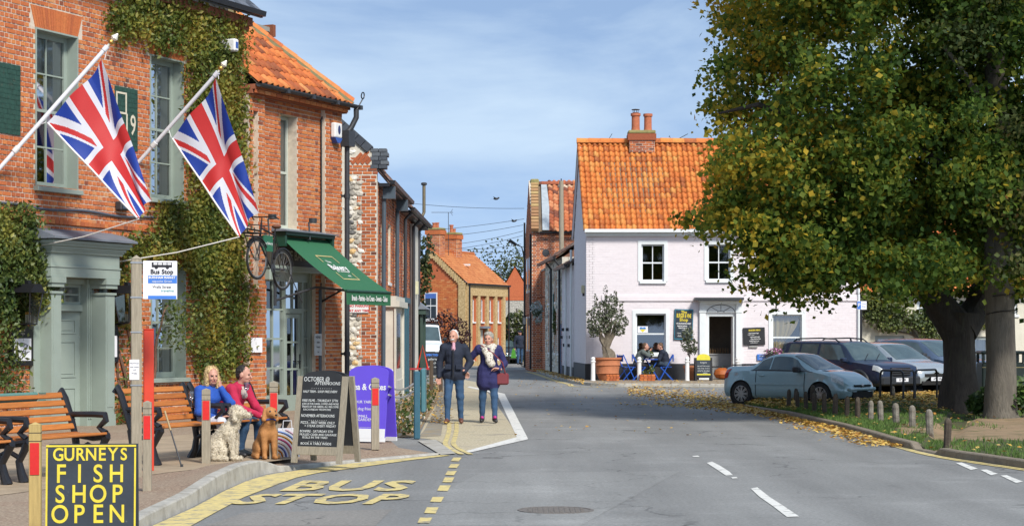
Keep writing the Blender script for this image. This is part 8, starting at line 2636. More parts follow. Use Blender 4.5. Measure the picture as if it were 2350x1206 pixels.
# people and dogs
SKIN=mat('skin',(0.52,0.27,0.19),0.55,nscale=20,namt=0.06)
EYE_M=mat('eye',(0.05,0.035,0.03),0.2)
LIP=mat('lips',(0.42,0.13,0.11),0.5)
def cloth(n,c,r=0.85):return mat(n,c,r,nscale=14,namt=0.15,bscale=45,bstr=0.35)
JEAN=cloth('blue_denim',(0.03,0.075,0.15));NAVYC=cloth('navy_jacket_cloth',(0.012,0.018,0.035));INDIGO=cloth('indigo_coat_cloth',(0.022,0.022,0.095))
BROWN=mat('brown_shoe',(0.13,0.05,0.03),0.5);BLKS=mat('black_shoe',(0.02,0.02,0.022),0.5)
def rot3(yaw,pitch=0,roll=0):return np.array(Matrix.Rotation(yaw,3,'Z')@Matrix.Rotation(pitch,3,'X')@Matrix.Rotation(roll,3,'Y'))
def head_prims(c,R,neck_to,k=1.0):
 c=np.array(c,float)
 T=lambda x,y,z:c+R@(np.array((x,y,z))*k)
 e=lambda p,r,m=0,kk=0.02:ell(T(*p),np.array(r)*k,m,kk,R)
 q=lambda a,b_,ra,rb,m=0,kk=0.01:cap(T(*a),T(*b_),ra*k,rb*k,m,kk)
 P=[e((0,0.012,0.025),(0.076,0.096,0.098)),e((0,-0.032,-0.03),(0.060,0.062,0.082)),e((0,-0.048,-0.088),(0.042,0.042,0.032)),q((0,-0.092,0.008),(0,-0.116,-0.034),0.009,0.014),q((-0.036,-0.086,0.024),(0.036,-0.086,0.024),0.011,0.011),e((-0.079,0.01,-0.015),(0.011,0.022,0.032)),e((0.079,0.01,-0.015),(0.011,0.022,0.032)),q((-0.032,-0.072,-0.035),(-0.04,-0.06,-0.04),0.022,0.02),q((0.032,-0.072,-0.035),(0.04,-0.06,-0.04),0.022,0.02),q((-0.02,-0.094,-0.066),(0.02,-0.094,-0.066),0.008,0.008,2,0.004),e((-0.031,-0.088,0.004),(0.014,0.010,0.009),1,0.003),e((0.031,-0.088,0.004),(0.014,0.010,0.009),1,0.003)]
 return P+[cap(T(0,0.012,-0.07),neck_to,0.050*k,0.058*k,0,0.03)]
def hand_prims(w,d,n,side=1):
 """wrist, finger direction, direction the fingers curl to"""
 w,d,n=(np.array(v,float)for v in(w,d,n));d/=np.linalg.norm(d);n-=d*(n@d);n/=np.linalg.norm(n);s_=np.cross(d,n)*side
 P=[cap(w-d*0.03,w+d*0.02,0.028,0.027,0,0.02)]+[cap(w+d*0.02+s_*o,w+d*0.085+s_*o*1.3,0.018,0.014,0,0.012)for o in(-0.022,0,0.022)]
 for o,L_ in((-0.033,0.07),(-0.011,0.082),(0.011,0.078),(0.032,0.06)):
  a=w+d*0.088+s_*o;b_=a+d*L_*0.5+n*L_*0.2;c=b_+d*L_*0.22+n*L_*0.42
  P+=[cap(a,b_,0.0095,0.009,0,0.003),cap(b_,c,0.009,0.0075,0,0.003)]
 a=w+d*0.03-s_*0.026;b_=a+d*0.035-s_*0.028+n*0.012
 return P+[cap(a,b_,0.013,0.0105,0,0.006),cap(b_,b_+d*0.03+n*0.018,0.0105,0.008,0,0.003)]
def person(label,pos,rotz,J,mats,yaw=0,pitch=0,roll=0,hair=None,hands=((0,0,-1),(0,-1,0),(0,0,-1),(0,-1,0)),extra=(),bulk=1.0,group=None,torso=True,k=1.0,hcol=None):
 """J: pelvis, chest, neck, head, shoulders sl sr, elbows el er, wrists wl wr, hips hl hr, knees kl kr, ankles al ar, toes tl tr; mats 0 skin 1 eye 2 lips 3 top 4 trousers 5 shoes 6.. extra"""
 g=lambda n:np.array(J[n],float)
 B_=[cap(g('pelvis'),g('chest'),0.135*bulk,0.155*bulk,3,0.05),cap(g('sl')*0.9+g('chest')*0.1,g('sr')*0.9+g('chest')*0.1,0.075*bulk,0.075*bulk,3,0.06),cap(g('chest'),g('neck'),0.11,0.062,3,0.05),cap(g('hl'),g('hr'),0.115,0.115,4 if torso else 3,0.05)]
 for s_ in 'lr':
  B_+=[cap(g('s'+s_),g('e'+s_),0.068*bulk,0.056*bulk,3,0.04),cap(g('e'+s_),g('w'+s_),0.056*bulk,0.040*bulk,3,0.03),cap(g('h'+s_),g('k'+s_),0.095,0.068,4,0.045),cap(g('k'+s_),g('a'+s_),0.068,0.050,4,0.03),cap(g('a'+s_)-(0,0,0.035),g('t'+s_),0.043,0.036,5,0.02),cap(g('a'+s_)+(g('a'+s_)-g('t'+s_))*0.3-(0,0,0.04),g('a'+s_)-(0,0,0.04),0.038,0.04,5,0.02)]
 R=rot3(yaw,pitch,roll)
 nk=g('neck')*0.7+g('chest')*0.3
 H=head_prims(J['head'],R,nk)
 layers=[(B_+list(extra),0.016,(0.006,26,3)),(H,0.0075,None)]
 for i,s_ in enumerate('lr'):layers.append((hand_prims(g('w'+s_),hands[2*i],hands[2*i+1],1 if i else-1),0.006,None))
 me=body_mesh('person',layers,mats)
 o=link(bpy.data.objects.new('person',me));o.location=pos;o.rotation_euler=(0,0,rotz);o.scale=(k,k,k)
 tag(o,label,'person',group)
 if hair:
  c=np.array(J['head'],float);hp_=[ell(c+R@np.array(p),r,0,0.02,R)for p,r in hair]
  V,Q,mi=nets(hp_,0.009,(0.005,90,4))
  link(bpy.data.objects.new('hair',mesh_from('hair',V.tolist(),Q.tolist(),[hcol],None,None,True)),o)
 if hair:tufts([c for c in o.children if c.name.startswith('hair')][0],900,0.03 if hair is LONG else 0.013,hcol,'hair_locks',lift=0.25,aspect=0.18)
 return o
SHORT=[((0,0.03,0.045),(0.081,0.088,0.088)),((0,0.065,-0.01),(0.074,0.045,0.07))]
BALD=[((0.05,0.045,0.0),(0.035,0.055,0.05)),((-0.05,0.045,0.0),(0.035,0.055,0.05)),((0,0.075,0.01),(0.065,0.035,0.07)),((0,0.03,0.055),(0.074,0.082,0.076))]
CURLY=[((0,0.03,0.055),(0.095,0.10,0.09)),((0,0.07,0.0),(0.085,0.05,0.075)),((0,-0.03,0.095),(0.07,0.05,0.035))]
LONG=[((0,0.035,0.05),(0.092,0.098,0.085)),((0.075,0.01,-0.08),(0.032,0.055,0.13)),((-0.075,0.01,-0.08),(0.032,0.055,0.13)),((0,0.075,-0.06),(0.085,0.045,0.15))]
GREYH=mat('grey_hair',(0.66,0.66,0.64),0.8,nscale=60,namt=0.3);SILVH=mat('silver_hair',(0.36,0.34,0.29),0.8,nscale=60,namt=0.35);BLOND=mat('blonde_hair',(0.58,0.42,0.20),0.6,nscale=50,namt=0.25);DKH=mat('dark_hair',(0.02,0.014,0.010),0.6)
def stand(dx=0.0,stride=0.0):
 return dict(pelvis=(0,0,0.98),chest=(0,0.0,1.28),neck=(0,0.01,1.47),head=(0,-0.02,1.61),sl=(-0.19,0.01,1.40),sr=(0.19,0.01,1.40),el=(-0.27,0.03,1.12),er=(0.27,0.03,1.12),wl=(-0.28,-0.04,0.87),wr=(0.28,-0.04,0.87),hl=(-0.09,0,0.90),hr=(0.09,0,0.90),kl=(-0.11,-0.03-stride*0.4,0.49),kr=(0.11,0.0+stride*0.2,0.49),al=(-0.12,0.0-stride*0.5,0.09),ar=(0.12,0.03+stride*0.6,0.09+0.06*abs(stride)),tl=(-0.14,-0.17-stride*0.5,0.04),tr=(0.14,-0.13+stride*0.6,0.04))
J=stand(0,0.12);J.update(er=(0.30,0.06,1.13),wr=(0.20,-0.10,0.96),head=(-0.01,-0.02,1.61))
q=gp(1042,971,0.01)
COATX=[cap((-0.09,0,0.92),(0.09,0,0.92),0.135,0.135,3,0.04),cap((-0.06,0.0,1.46),(0.06,0.0,1.46),0.066,0.066,3,0.02),cap((0,-0.145,1.38),(0,-0.09,1.48),0.028,0.03,6,0.01)]
man=person('grey haired person in navy jacket and jeans walking arm in arm',(q.x,q.y,0.01),-0.05,J,[SKIN,EYE_M,LIP,NAVYC,JEAN,BROWN,cloth('pink_check_shirt',(0.55,0.30,0.36))],yaw=-0.25,hair=BALD,hcol=GREYH,bulk=1.12,extra=COATX,hands=((0,0,-1),(0.3,-1,0),(0.3,0.6,-0.6),(0,-1,0)),k=1.0,group='couple walking on the footway')
b=MB();b.ell((-0.025,-0.118,1.555),(0.042,0.016,0.014));b.build('moustache',GREYH,man,smooth=True)
b=MB();b.box(-0.012,0.012,-0.208,-0.19,0.85,1.38);b.build('zip',BLACK,man)
for sx_ in(-1,1):b=MB();b.bbox(sx_*0.1-0.06,sx_*0.1+0.06,-0.19,-0.15,1.0,1.1,0.012);b.build('pocket_flap',NAVYC,man)
J=stand(0,-0.22);J.update(el=(-0.36,0.08,1.20),wl=(-0.42,-0.02,1.05),er=(0.31,0.05,1.12),wr=(0.20,-0.17,1.02),head=(0.0,-0.02,1.59),chest=(0.01,0,1.27))
q2=gp(1121,969,0.01)
SKIRT=[cap((-0.06,0,1.0),(-0.08,0,0.77),0.15,0.15,3,0.05),cap((0.06,0,1.0),(0.08,0,0.77),0.15,0.15,3,0.05)]
SCARF=mat('leopard_scarf',None,0.9,nscale=38,namt=0,src='noise',cols=[(0.05,0.04,0.035),(0.50,0.45,0.36),(0.62,0.58,0.50),(0.60,0.56,0.48)],detail=1)
PINKS=mat('magenta_shoe',(0.42,0.03,0.20),0.5)
wom=person('short grey haired person in indigo coat with patterned scarf walking',(q2.x,q2.y,0.01),0.02,J,[SKIN,EYE_M,LIP,INDIGO,JEAN,BLKS],yaw=-0.2,hair=CURLY,hcol=SILVH,bulk=1.08,extra=SKIRT,hands=((-0.6,-0.3,-0.5),(-0.3,-1,0),(-0.9,-0.2,0.1),(0,-0.4,-1)),k=0.985,group='couple walking on the footway')
V,Q,mi=nets([cap((-0.09,-0.02,1.43),(0.09,-0.02,1.43),0.075,0.075,0,0.03),cap((-0.07,-0.14,1.38),(0.06,-0.19,1.12),0.055,0.07,0,0.03),cap((0.07,-0.13,1.38),(0.0,-0.19,1.18),0.055,0.06,0,0.03)],0.013,(0.008,40,2))
link(bpy.data.objects.new('scarf',mesh_from('scarf',V.tolist(),Q.tolist(),[SCARF],None,None,True)),wom)
for sd,k_ in((-1,'al'),(1,'ar')):
 a=J[k_];b=MB();b.ell((a[0],a[1]-0.085,a[2]+0.005),(0.036,0.06,0.035));b.build('shoe_upper',PINKS,wom,smooth=True)
t=thing('shoulder_bag','small dark red shoulder bag at the hip of the scarfed walker','bag',(q2.x+0.26,q2.y-0.08,0.72))
b=MB();b.bbox(-0.12,0.12,-0.045,0.045,0,0.22,0.03);b.build('bag_body',mat('oxblood_leather',(0.18,0.03,0.035),0.5),t)
b=MB();b.tube([(0.06,-0.03,0.2),(0.0,-0.09,0.42),(-0.18,-0.11,0.6),(-0.40,-0.03,0.74),(-0.38,0.07,0.73)],0.012,6);b.build('strap',mat('oxblood_leather',None),t)
J=stand(0,0.2);q3=gp(1193,836,0.1)
far=person('person in dark jacket and cap carrying a green bag up the street',(q3.x,q3.y,0.1),0.2,J,[SKIN,EYE_M,LIP,NAVYC,JEAN,BLKS],yaw=0.3,hair=[((0,0.01,0.06),(0.09,0.105,0.07)),((0,-0.1,0.05),(0.06,0.05,0.012))],hcol=NAVYC,bulk=1.15,extra=COATX[:1],k=1.03)
t=thing('carrier_bag','green carrier bag hanging from the far walker','bag',(q3.x-0.33,q3.y-0.1,0.45));b=MB();b.prism([(-0.14,0),(0.14,0),(0.09,0.36),(0.03,0.5),(-0.03,0.5),(-0.09,0.36)],-0.07,0.07);b.build('bag_body',mat('green_bag',(0.06,0.25,0.02),0.5),t)
def sit(lean=0.0,h=0.46,cross=False):
 J=dict(pelvis=(0,0.02,h+0.10),chest=(0,-lean*0.55,h+0.40),neck=(0,-lean*0.95,h+0.57),head=(0,-lean*1.1-0.03,h+0.71),sl=(-0.18,-lean*0.85,h+0.51),sr=(0.18,-lean*0.85,h+0.51),el=(-0.22,-lean*0.9-0.12,h+0.26),er=(0.22,-lean*0.9-0.12,h+0.26),wl=(-0.12,-0.40-lean*0.3,h+0.18),wr=(0.12,-0.40-lean*0.3,h+0.18),hl=(-0.09,0,h+0.09),hr=(0.09,0,h+0.09),kl=(-0.12,-0.44,h+0.09),kr=(0.12,-0.44,h+0.09),al=(-0.12,-0.42,0.09),ar=(0.12,-0.46,0.09),tl=(-0.13,-0.58,0.04),tr=(0.14,-0.62,0.04))
 if cross:J.update(kr=(-0.02,-0.46,h+0.17),ar=(-0.24,-0.60,h-0.16),tr=(-0.30,-0.74,h-0.18))
 return J
FW=(math.sin(HF.rot),-math.cos(HF.rot));IN=(-0.919,0.393);AL=(0.393,0.919)
def bench_pt(o,s,y,z=0.1):return Vector((o[0]+AL[0]*s+IN[0]*y,o[1]+AL[1]*s+IN[1]*y,z))
BENC=[(-5.72,18.95),(-5.06,20.55),(-4.15,23.25),(-3.53,24.72)]
J=sit(0.10,0.40);J.update(er=(0.19,-0.30,0.74),wr=(0.09,-0.20,0.95),el=(-0.25,-0.14,0.62),wl=(-0.04,-0.34,0.54))
p_=bench_pt(BENC[3],0.04,0.42)
person('blonde person in blue jumper on the bench with chin on hand',p_,HF.rot-0.25,J,[SKIN,EYE_M,LIP,cloth('cobalt_jumper',(0.015,0.075,0.36)),cloth('striped_white_trousers',(0.55,0.57,0.62)),BLKS],yaw=-0.45,pitch=0.05,hair=LONG,hcol=BLOND,bulk=1.05,hands=((0.6,-0.6,0.2),(0,-0.5,-1),(0.0,0.1,1),(-0.2,0.4,0.1)),group='pair sitting on the bench',k=0.93)
J=sit(0.24,0.42);J.update(wl=(-0.05,-0.60,0.56),wr=(0.08,-0.62,0.54),kl=(-0.16,-0.44,0.50),al=(-0.16,-0.34,0.09),tl=(-0.18,-0.50,0.04))
p_=bench_pt(BENC[3],0.62,0.46)
person('dark haired person in raspberry jacket leaning forward on the bench',p_,HF.rot-0.05,J,[SKIN,EYE_M,LIP,cloth('raspberry_jacket',(0.42,0.012,0.055)),JEAN,mat('dark_boot',(0.02,0.028,0.035),0.6),cloth('shirt_check',(0.5,0.42,0.35))],yaw=0.25,pitch=0.1,hair=SHORT,hcol=DKH,bulk=1.08,hands=((0.4,-0.9,-0.2),(0,0,-1),(-0.2,-0.9,-0.2),(0,0,-1)),group='pair sitting on the bench',extra=[cap((0,-0.24,0.94),(0,-0.30,0.84),0.05,0.05,6,0.01)],k=0.92)
FLEECE=mat('cream_curly_coat',(0.62,0.55,0.42),0.95,nscale=40,namt=0.15,bscale=60,bstr=1.0);GOLDF=mat('golden_coat',(0.42,0.19,0.06),0.8,nscale=18,namt=0.2,bscale=60,bstr=0.4);NOSE=mat('dog_nose',(0.015,0.012,0.012),0.4)
def dog(label,pos,rotz,m,curly,k=1.0,look=0.0):
 """sitting dog, nose towards +x"""
 P=[cap((-0.16,0,0.17),(0.02,0,0.40),0.15,0.125,0,0.06),cap((0.02,0,0.38),(0.10,0,0.52),0.115,0.08,0,0.05),cap((0.10,0,0.50),(0.13,0,0.60),0.075,0.07,0,0.04)]
 for s_ in(-1,1):
  P+=[ell((-0.10,s_*0.12,0.14),(0.15,0.06,0.12),0,0.04),cap((-0.14,s_*0.15,0.05),(0.04,s_*0.16,0.035),0.045,0.035,0,0.03),cap((0.09,s_*0.075,0.36),(0.11,s_*0.075,0.16),0.06,0.04,0,0.04),cap((0.11,s_*0.075,0.18),(0.12,s_*0.075,0.04),0.040,0.034,0,0.02),cap((0.12,s_*0.075,0.035),(0.18,s_*0.08,0.03),0.035,0.03,0,0.02)]
 P.append(cap((-0.26,0.0,0.07),(-0.30,0.25,0.04),0.05,0.035,0,0.03))
 hd=[];R=rot3(look);c=np.array((0.15,0,0.68));T=lambda*p:c+R@np.array(p)
 g_=1.15 if curly else 1.0
 hd+=[ell(c,(0.095*g_,0.08*g_,0.082*g_),0,0.03,R),cap(T(0.06,0,-0.025),T(0.165,0,-0.045),0.05*g_,0.036*g_,0,0.03),ell(T(0.20,0,-0.03),(0.016,0.02,0.014),1,0.004,R),cap(T(-0.03,0,-0.05),(0.12,0,0.54),0.075,0.08,0,0.04)]
 for s_ in(-1,1):hd+=[cap(T(-0.02,s_*0.075*g_,0.035),T(0.0,s_*0.10*g_,-0.10),0.026,0.036,0,0.012),ell(T(0.082,s_*0.042,0.02),(0.012,0.012,0.012),1,0.003,R)]
 me=body_mesh('dog',[(P,0.013,(0.007 if curly else 0.003,36 if curly else 20,4)),(hd,0.0085,(0.006,42,6)if curly else None)],[m,NOSE])
 o=link(bpy.data.objects.new('dog',me));o.location=pos;o.rotation_euler=(0,0,rotz);o.scale=(k,k,k)
 return tag(o,label,'dog','dogs sitting by the bench')
q=gp(520,1056,0.105);d1=dog('curly cream dog sitting by the bench in side view',(q.x,q.y,0.105),-0.15,FLEECE,True,0.88)
tufts(d1,7000,0.024,mat('cream_locks',None,0.95,src='attr',namt=0.1,cols=[(0.58,0.51,0.38),(0.70,0.64,0.51),(0.78,0.74,0.64)],translucent=0.35),'coat',lift=0.25)
q=gp(613,1052,0.105);d2=dog('smooth golden dog sitting before the bench, facing the road',(q.x,q.y,0.105),-1.15,GOLDF,False,0.86,0.15)
b=MB();b.tube([(0.125+0.085*math.cos(a),0.085*math.sin(a),0.555+0.03*math.cos(a))for a in np.linspace(0,6.28,18)[:-1]],0.012,6,closed=True);b.build('collar',mat('blue_collar',(0.03,0.06,0.25),0.5),d2)
# benches and street furniture on the left pavement
TEAK=mat('oiled_slat',None,0.5,nscale=6,namt=0.25,bscale=30,bstr=0.15,stretch=(0.6,8,8),src='random',cols=[(0.34,0.105,0.02),(0.44,0.15,0.03),(0.50,0.18,0.04)])
def make_bench(label):
 t=thing('park_bench',label,'bench',(0,0,0.1),HF.rot,'benches along the inn front')
 L_=1.42
 for x in(0.0,L_):
  b=MB();T=lambda pts,r:b.tube([(x,y,z)for y,z in pts],[v*1.25 for v in r]if isinstance(r,list)else r*1.3,8)
  T([(0.06,0.0),(0.10,0.10),(0.13,0.22),(0.06,0.34),(0.02,0.42)],[0.045,0.035,0.03,0.032,0.04]);T([(0.50,0.0),(0.44,0.12),(0.42,0.26),(0.44,0.42)],[0.045,0.035,0.03,0.035])
  T([(0.0,0.43),(0.2,0.40),(0.44,0.43),(0.5,0.62),(0.58,0.84),(0.63,0.92),(0.66,0.86)],[0.036,0.028,0.03,0.032,0.032,0.036,0.034])
  T([(0.10,0.25),(0.27,0.33),(0.43,0.25)],0.022);T([(0.52,0.66),(0.2,0.665),(0.04,0.66),(0.03,0.60),(0.12,0.52),(0.03,0.46)],[0.026,0.028,0.03,0.03,0.026,0.03])
  for i,v in enumerate(b.V):b.V[i]=(x+(v[0]-x)*1.1,v[1],v[2])
  b.build('end_frame',BLACK,t,smooth=True)
 me=MB();me.bbox(-L_/2+0.02,L_/2-0.02,-0.033,0.033,-0.014,0.014,0.006);me=me.mesh('slat',TEAK)
 for(y,z,a)in[(0.03,0.452,-0.15),(0.12,0.45,0),(0.21,0.447,0),(0.30,0.447,0),(0.39,0.452,0.15)]+[(0.455+0.037*k,0.53+0.086*k,1.17)for k in range(5)]:
  o=link(bpy.data.objects.new('slat',me),t);o.location=(L_/2,y,z);o.rotation_euler=(a,0,0)
 return t
BL_=['wooden bench at the far left edge, mostly outside the view','wooden slatted bench before the inn door with teal cloth on its back','empty wooden bench with a walking stick, beside the bus stop post','wooden bench the seated pair and dogs are at']
b0=make_bench(BL_[0])
for k,o in enumerate(BENC):
 b_=b0 if k==0 else copy_tree(b0);b_['label']=BL_[k];b_.location=(o[0],o[1],0.1)
q=bench_pt(BENC[1],0.75,0.63,1.02);t=thing('teal_cloth','folded teal cloth with fringe over the bench back','cloth',q,HF.rot)
b=MB();b.bbox(-0.62,0.22,-0.035,0.035,-0.10,0.0,0.02);b.build('cloth',cloth('teal_wool',(0.09,0.20,0.17)),t)
b=MB()
for k in range(5):b.bar((0.22,-0.03,-0.01-k*0.02),(0.34,-0.03,-0.012-k*0.02),0.012,0.012)
o=b.build('fringe',cloth('teal_wool',None),t);o['kind']='stuff'
t=thing('walking_stick','folding walking stick leaning on the empty bench arm','walking stick',(0,0,0));b=MB();A,C=wp(378,942,23.2),gp(417,1070,0.105);b.tube([A,A.lerp(C,0.35)],0.012,8);b.tube([A.lerp(C,0.35),C],0.009,8,m=1);b.tube([C+Vector((0,0,0.03)),C],0.018,8,m=1);b.build('shaft',[mat('tan_shaft',(0.35,0.25,0.12),0.5),IRON],t)
for x,y,Y,lab in((439,934,24.3,'stemmed glass standing on the bench arm before the blonde person'),(566,912,25.2,'stemmed glass held near the raspberry jacket')):
 t=thing('wine_glass',lab,'glass',wp(x,y,Y),0,'wine glasses');b=MB();b.lathe([(0.035,0),(0.006,0.006),(0.005,0.09),(0.028,0.11),(0.038,0.15),(0.032,0.2)],seg=14,caps=False);b.build('bowl',glass_mat('clear_glass',(0.9,0.92,0.95),0.3),t,smooth=True)
q=gp(651,1048,0.105);t=thing('paper_bag','paper bag with rainbow swirls standing by the golden dog','bag',(q.x+0.02,q.y+0.1,0.105),0.3)
b=MB();b.box(-0.16,0.16,-0.08,0.08,0,0.36);bg_=b.build('bag_body',PAPER,t)
for k,c in enumerate([(0.55,0.2,0.03),(0.10,0.12,0.35),(0.62,0.45,0.35),(0.5,0.08,0.2),(0.62,0.3,0.05),(0.15,0.25,0.55),(0.65,0.4,0.45)]):
 b=MB();r_=0.10+0.045*k;pts=[(-0.16+r_*math.cos(a),0.0+r_*math.sin(a))for a in np.linspace(0,math.pi/2,22)]
 pts=[p for p in pts if p[0]<0.155 and p[1]<0.35]
 if len(pts)>1:b.tube([(p[0],-0.081,p[1])for p in pts],0.013,4);b.build('printed_band',mat('bag_band_%s'%'abcdefg'[k],c,0.6),bg_)
b=MB();b.tube([(-0.06,-0.08,0.35),(-0.05,-0.08,0.46),(0.05,-0.08,0.46),(0.06,-0.08,0.35)],0.006,5);b.build('handle',PAPER,t)
REDR=mat('red_reflector',(0.62,0.025,0.02),0.3,nscale=40,namt=0.1);PINE=mat('fresh_pine',(0.46,0.33,0.12),0.8,nscale=8,namt=0.2,bscale=30,bstr=0.2,stretch=(5,5,0.5))
for(xc,yt,w,Y,m,lab)in((81,967,31,14.2,PINE,'new yellow wooden bollard with red reflector at the left edge'),(338,918,23,19.4,WOODGREY,'grey wooden bollard in front of the red post'),(473,890,23,23.7,WOODGREY,'grey wooden bollard in front of the blonde person'),(628,873,23,24.5,WOODGREY,'grey wooden bollard in front of the golden dog'),(861,865,21,26.9,WOODGREY,'grey wooden bollard before the purple sign')):
 q=wp(xc,yt,Y);h=q.z-0.1;r=w*Y/FPX/2*0.86
 t=thing('bollard',lab,'bollard',(q.x,Y,0.1),0.12,'wooden bollards along the kerb')
 b=MB();b.box(-r,r,-r,r,-0.02,h-0.02);b.add([(-r,-r,h-0.02),(r,-r,h-0.02),(r,r,h-0.02),(-r,r,h-0.02),(0,0,h)],[(0,1,4),(1,2,4),(2,3,4),(3,0,4)]);b.build('post',m,t,bevel=0.006)
 b=MB()
 for dz in(0.075,0.135):b.box(-r-0.001,r+0.001,-r-0.001,r+0.001,h-dz-0.006,h-dz)
 b.build('groove',mat('groove_dark',(0.06,0.05,0.035),0.9),t)
 b=MB();b.box(-r*0.78,r*0.78,-r-0.006,-r-0.001,h-0.38,h-0.15);b.build('reflector',REDR,t)
t=thing('bus_stop_sign','weathered wooden post carrying a white and blue bus stop sign','bus stop',(wp(313,0,21.5).x,21.5,0.1),0.2);h=wp(0,594,21.5).z-0.1
b=MB();b.bbox(-0.058,0.058,-0.058,0.058,-0.05,h,0.01);b.add([(-0.058,-0.058,h),(0.058,-0.058,h),(0.058,0.058,h),(-0.058,0.058,h),(0,0,h+0.045)],[(0,1,4),(1,2,4),(2,3,4),(3,0,4)]);b.build('post',WOODGREY,t)
b=MB()
for zz in(h-0.04,h-0.42,h-0.8,h-1.38):b.box(-0.064,0.064,-0.064,0.064,zz-0.008,zz+0.008)
b.build('steel_band',RIM,t)
b=MB();b.bbox(0.07,0.44,-0.03,-0.012,h-0.44,h-0.02,0.004);p=b.build('sign_plate',PAPER,t)
xm=0.275
b=MB();b.box(0.125,0.437,-0.0335,-0.0305,h-0.265,h-0.18);b.box(0.125,0.43,-0.0335,-0.0305,h-0.438,h-0.40);b.build('blue_band',BLUEP,p)
M=plane_m((xm,-0.036,h),(1,0,0));Mi=plane_m((xm,-0.0345,h),(1,0,0))
lettering([('Bus Stop',0,-0.14,0.07,0.002),('Wells Street',0,-0.305,0.04)],INK,p,Mi);lettering([('BURNHAM MARKET',0,-0.203,0.036,0.001,0.9),('opposite Green',0,-0.243,0.034)],WHITE,p,M);lettering([('traveline',0.06,-0.345,0.04)],mat('teal_print',(0.02,0.3,0.3),0.5),p,Mi)
b=MB();b.box(xm-0.11,xm+0.11,-0.0335,-0.0305,h-0.09,h-0.035)
for k in(-0.06,0.06):b.lathe([(0.018,-0.003),(0.018,0.0)],(xm+k,-0.0305,h-0.092),12,axis='y')
bi=b.build('bus_symbol',INK,p);b=MB()
for k in range(4):b.box(xm-0.09+k*0.05,xm-0.05+k*0.05,-0.0345,-0.0338,h-0.062,h-0.042)
b.build('bus_window',PAPER,bi)
b=MB();b.box(-0.075,0.03,-0.064,-0.0595,h-1.32,h-1.1);p=b.build('paper_notice',PAPER,t);lettering([('NOTICE',0,0.07,0.025),('stop closed',0,0.03,0.02),('until',0,0,0.02),('Friday',0,-0.04,0.025)],INK,p,plane_m((-0.022,-0.066,h-1.21),(1,0,0)))
t=thing('red_post','bright red square post standing behind the bus stop post','post',(wp(341,0,22.4).x,22.4,0.1),0.25);h=wp(0,756,22.4).z-0.1
b=MB();b.bbox(-0.058,0.058,-0.045,0.045,0,h,0.008);b.build('post',mat('red_gloss',(0.60,0.05,0.02),0.4,nscale=5,namt=0.08),t);b=MB();b.bbox(-0.062,0.062,-0.049,0.049,h,h+0.012,0.004);b.build('cap',mat('red_gloss',None),t)
def a_board(name,label,pos,rot,w,h,lean,legm,face,arch,lines,ink,frame=0.07,depth=0.45,legs=True,back=True):
 t=thing(name,label,'A-board',pos,rot)
 for k,sg in enumerate((1,-1)if back else(1,)):
  X=(Matrix.Rotation(math.radians(-lean),4,'X')if k==0 else Matrix.Translation((0,depth,0))@Matrix.Rotation(math.radians(lean),4,'X')@Matrix.Rotation(math.pi,4,'Z'))
  b=MB();b.X=X
  if legs:b.box(-w/2,-w/2+frame,-0.02,0.02,0,h);b.box(w/2-frame,w/2,-0.02,0.02,0,h);b.box(-w/2+frame,w/2-frame,-0.018,0.018,0.10,0.20)
  else:b.box(-w/2,w/2,-0.015,0.015,0,0.06)
  b.build('frame',legm,t)
  b=MB();b.X=X;x=w/2-(frame if legs else 0);z0=0.2 if legs else 0.06
  b.prism([(-x,z0),(x,z0),(x,h-0.02)]+([(x*math.cos(a),h-0.02+arch*math.sin(a))for a in np.linspace(0.15,math.pi-0.15,11)]if arch else[(x,h),(-x,h)])+[(-x,h-0.02)],-0.012,0.012)
  p=b.build('panel',face,t)
  if k==0 and lines:
   for ink_,ls in(lines if isinstance(lines[0][1],list)else[(ink,lines)]):lettering(ls,ink_,p,X@plane_m((0,-0.0145,0),(1,0,0)),fit=w/2-(frame if legs else 0)-0.02)
 return t
CHALK=mat('chalkboard',None);CHK=mat('chalk',(0.62,0.64,0.62),0.95,nscale=90,namt=0.3)
q=gp(726,1062,0.1)
a_board('chalkboard','tall grey framed chalkboard with handwritten October menu',(q.x,q.y,0.1),-0.42,0.69,1.06,9,WOODGREY,CHALK,0.09,[('OCTOBER @',-0.1,1.02,0.08),('AFTERNOONS',0.08,0.97,0.055),('. . . . . . . . . .',0,0.925,0.06),('HALF TERM - SOUP FREE EVERY',-0.02,0.87,0.042),('FREE FILMS - THURSDAY 27TH',-0.01,0.76,0.045),('JOIN US FOR CAKES, COFFEE AND MORE',0,0.72,0.034),('TREATS BY THE GREEN, ALL WELCOME',0,0.685,0.034),('EACH FRIDAY FROM FIVE',-0.04,0.65,0.034),('NOVEMBER AFTERNOONS',-0.03,0.575,0.05),('. . . . . . . . .',-0.02,0.535,0.06),('PIZZA - FIRST WEEK ONLY',-0.02,0.49,0.045),('+ STEAK EVERY FRIDAY',0.02,0.45,0.042),('BONFIRE - SATURDAY 5TH',-0.03,0.385,0.042),('MULLED CIDER AND SAUSAGE',0,0.345,0.038),('ROLLS IN THE YARD',-0.04,0.31,0.038),('. . . . . . . . .',0,0.275,0.06),('BOOK A TABLE INSIDE',-0.02,0.235,0.042)],CHK,depth=0.48)
q=gp(838,1014,0.08)
PURPLE=mat('purple_print',(0.13,0.075,0.60),0.45,nscale=3,namt=0.04)
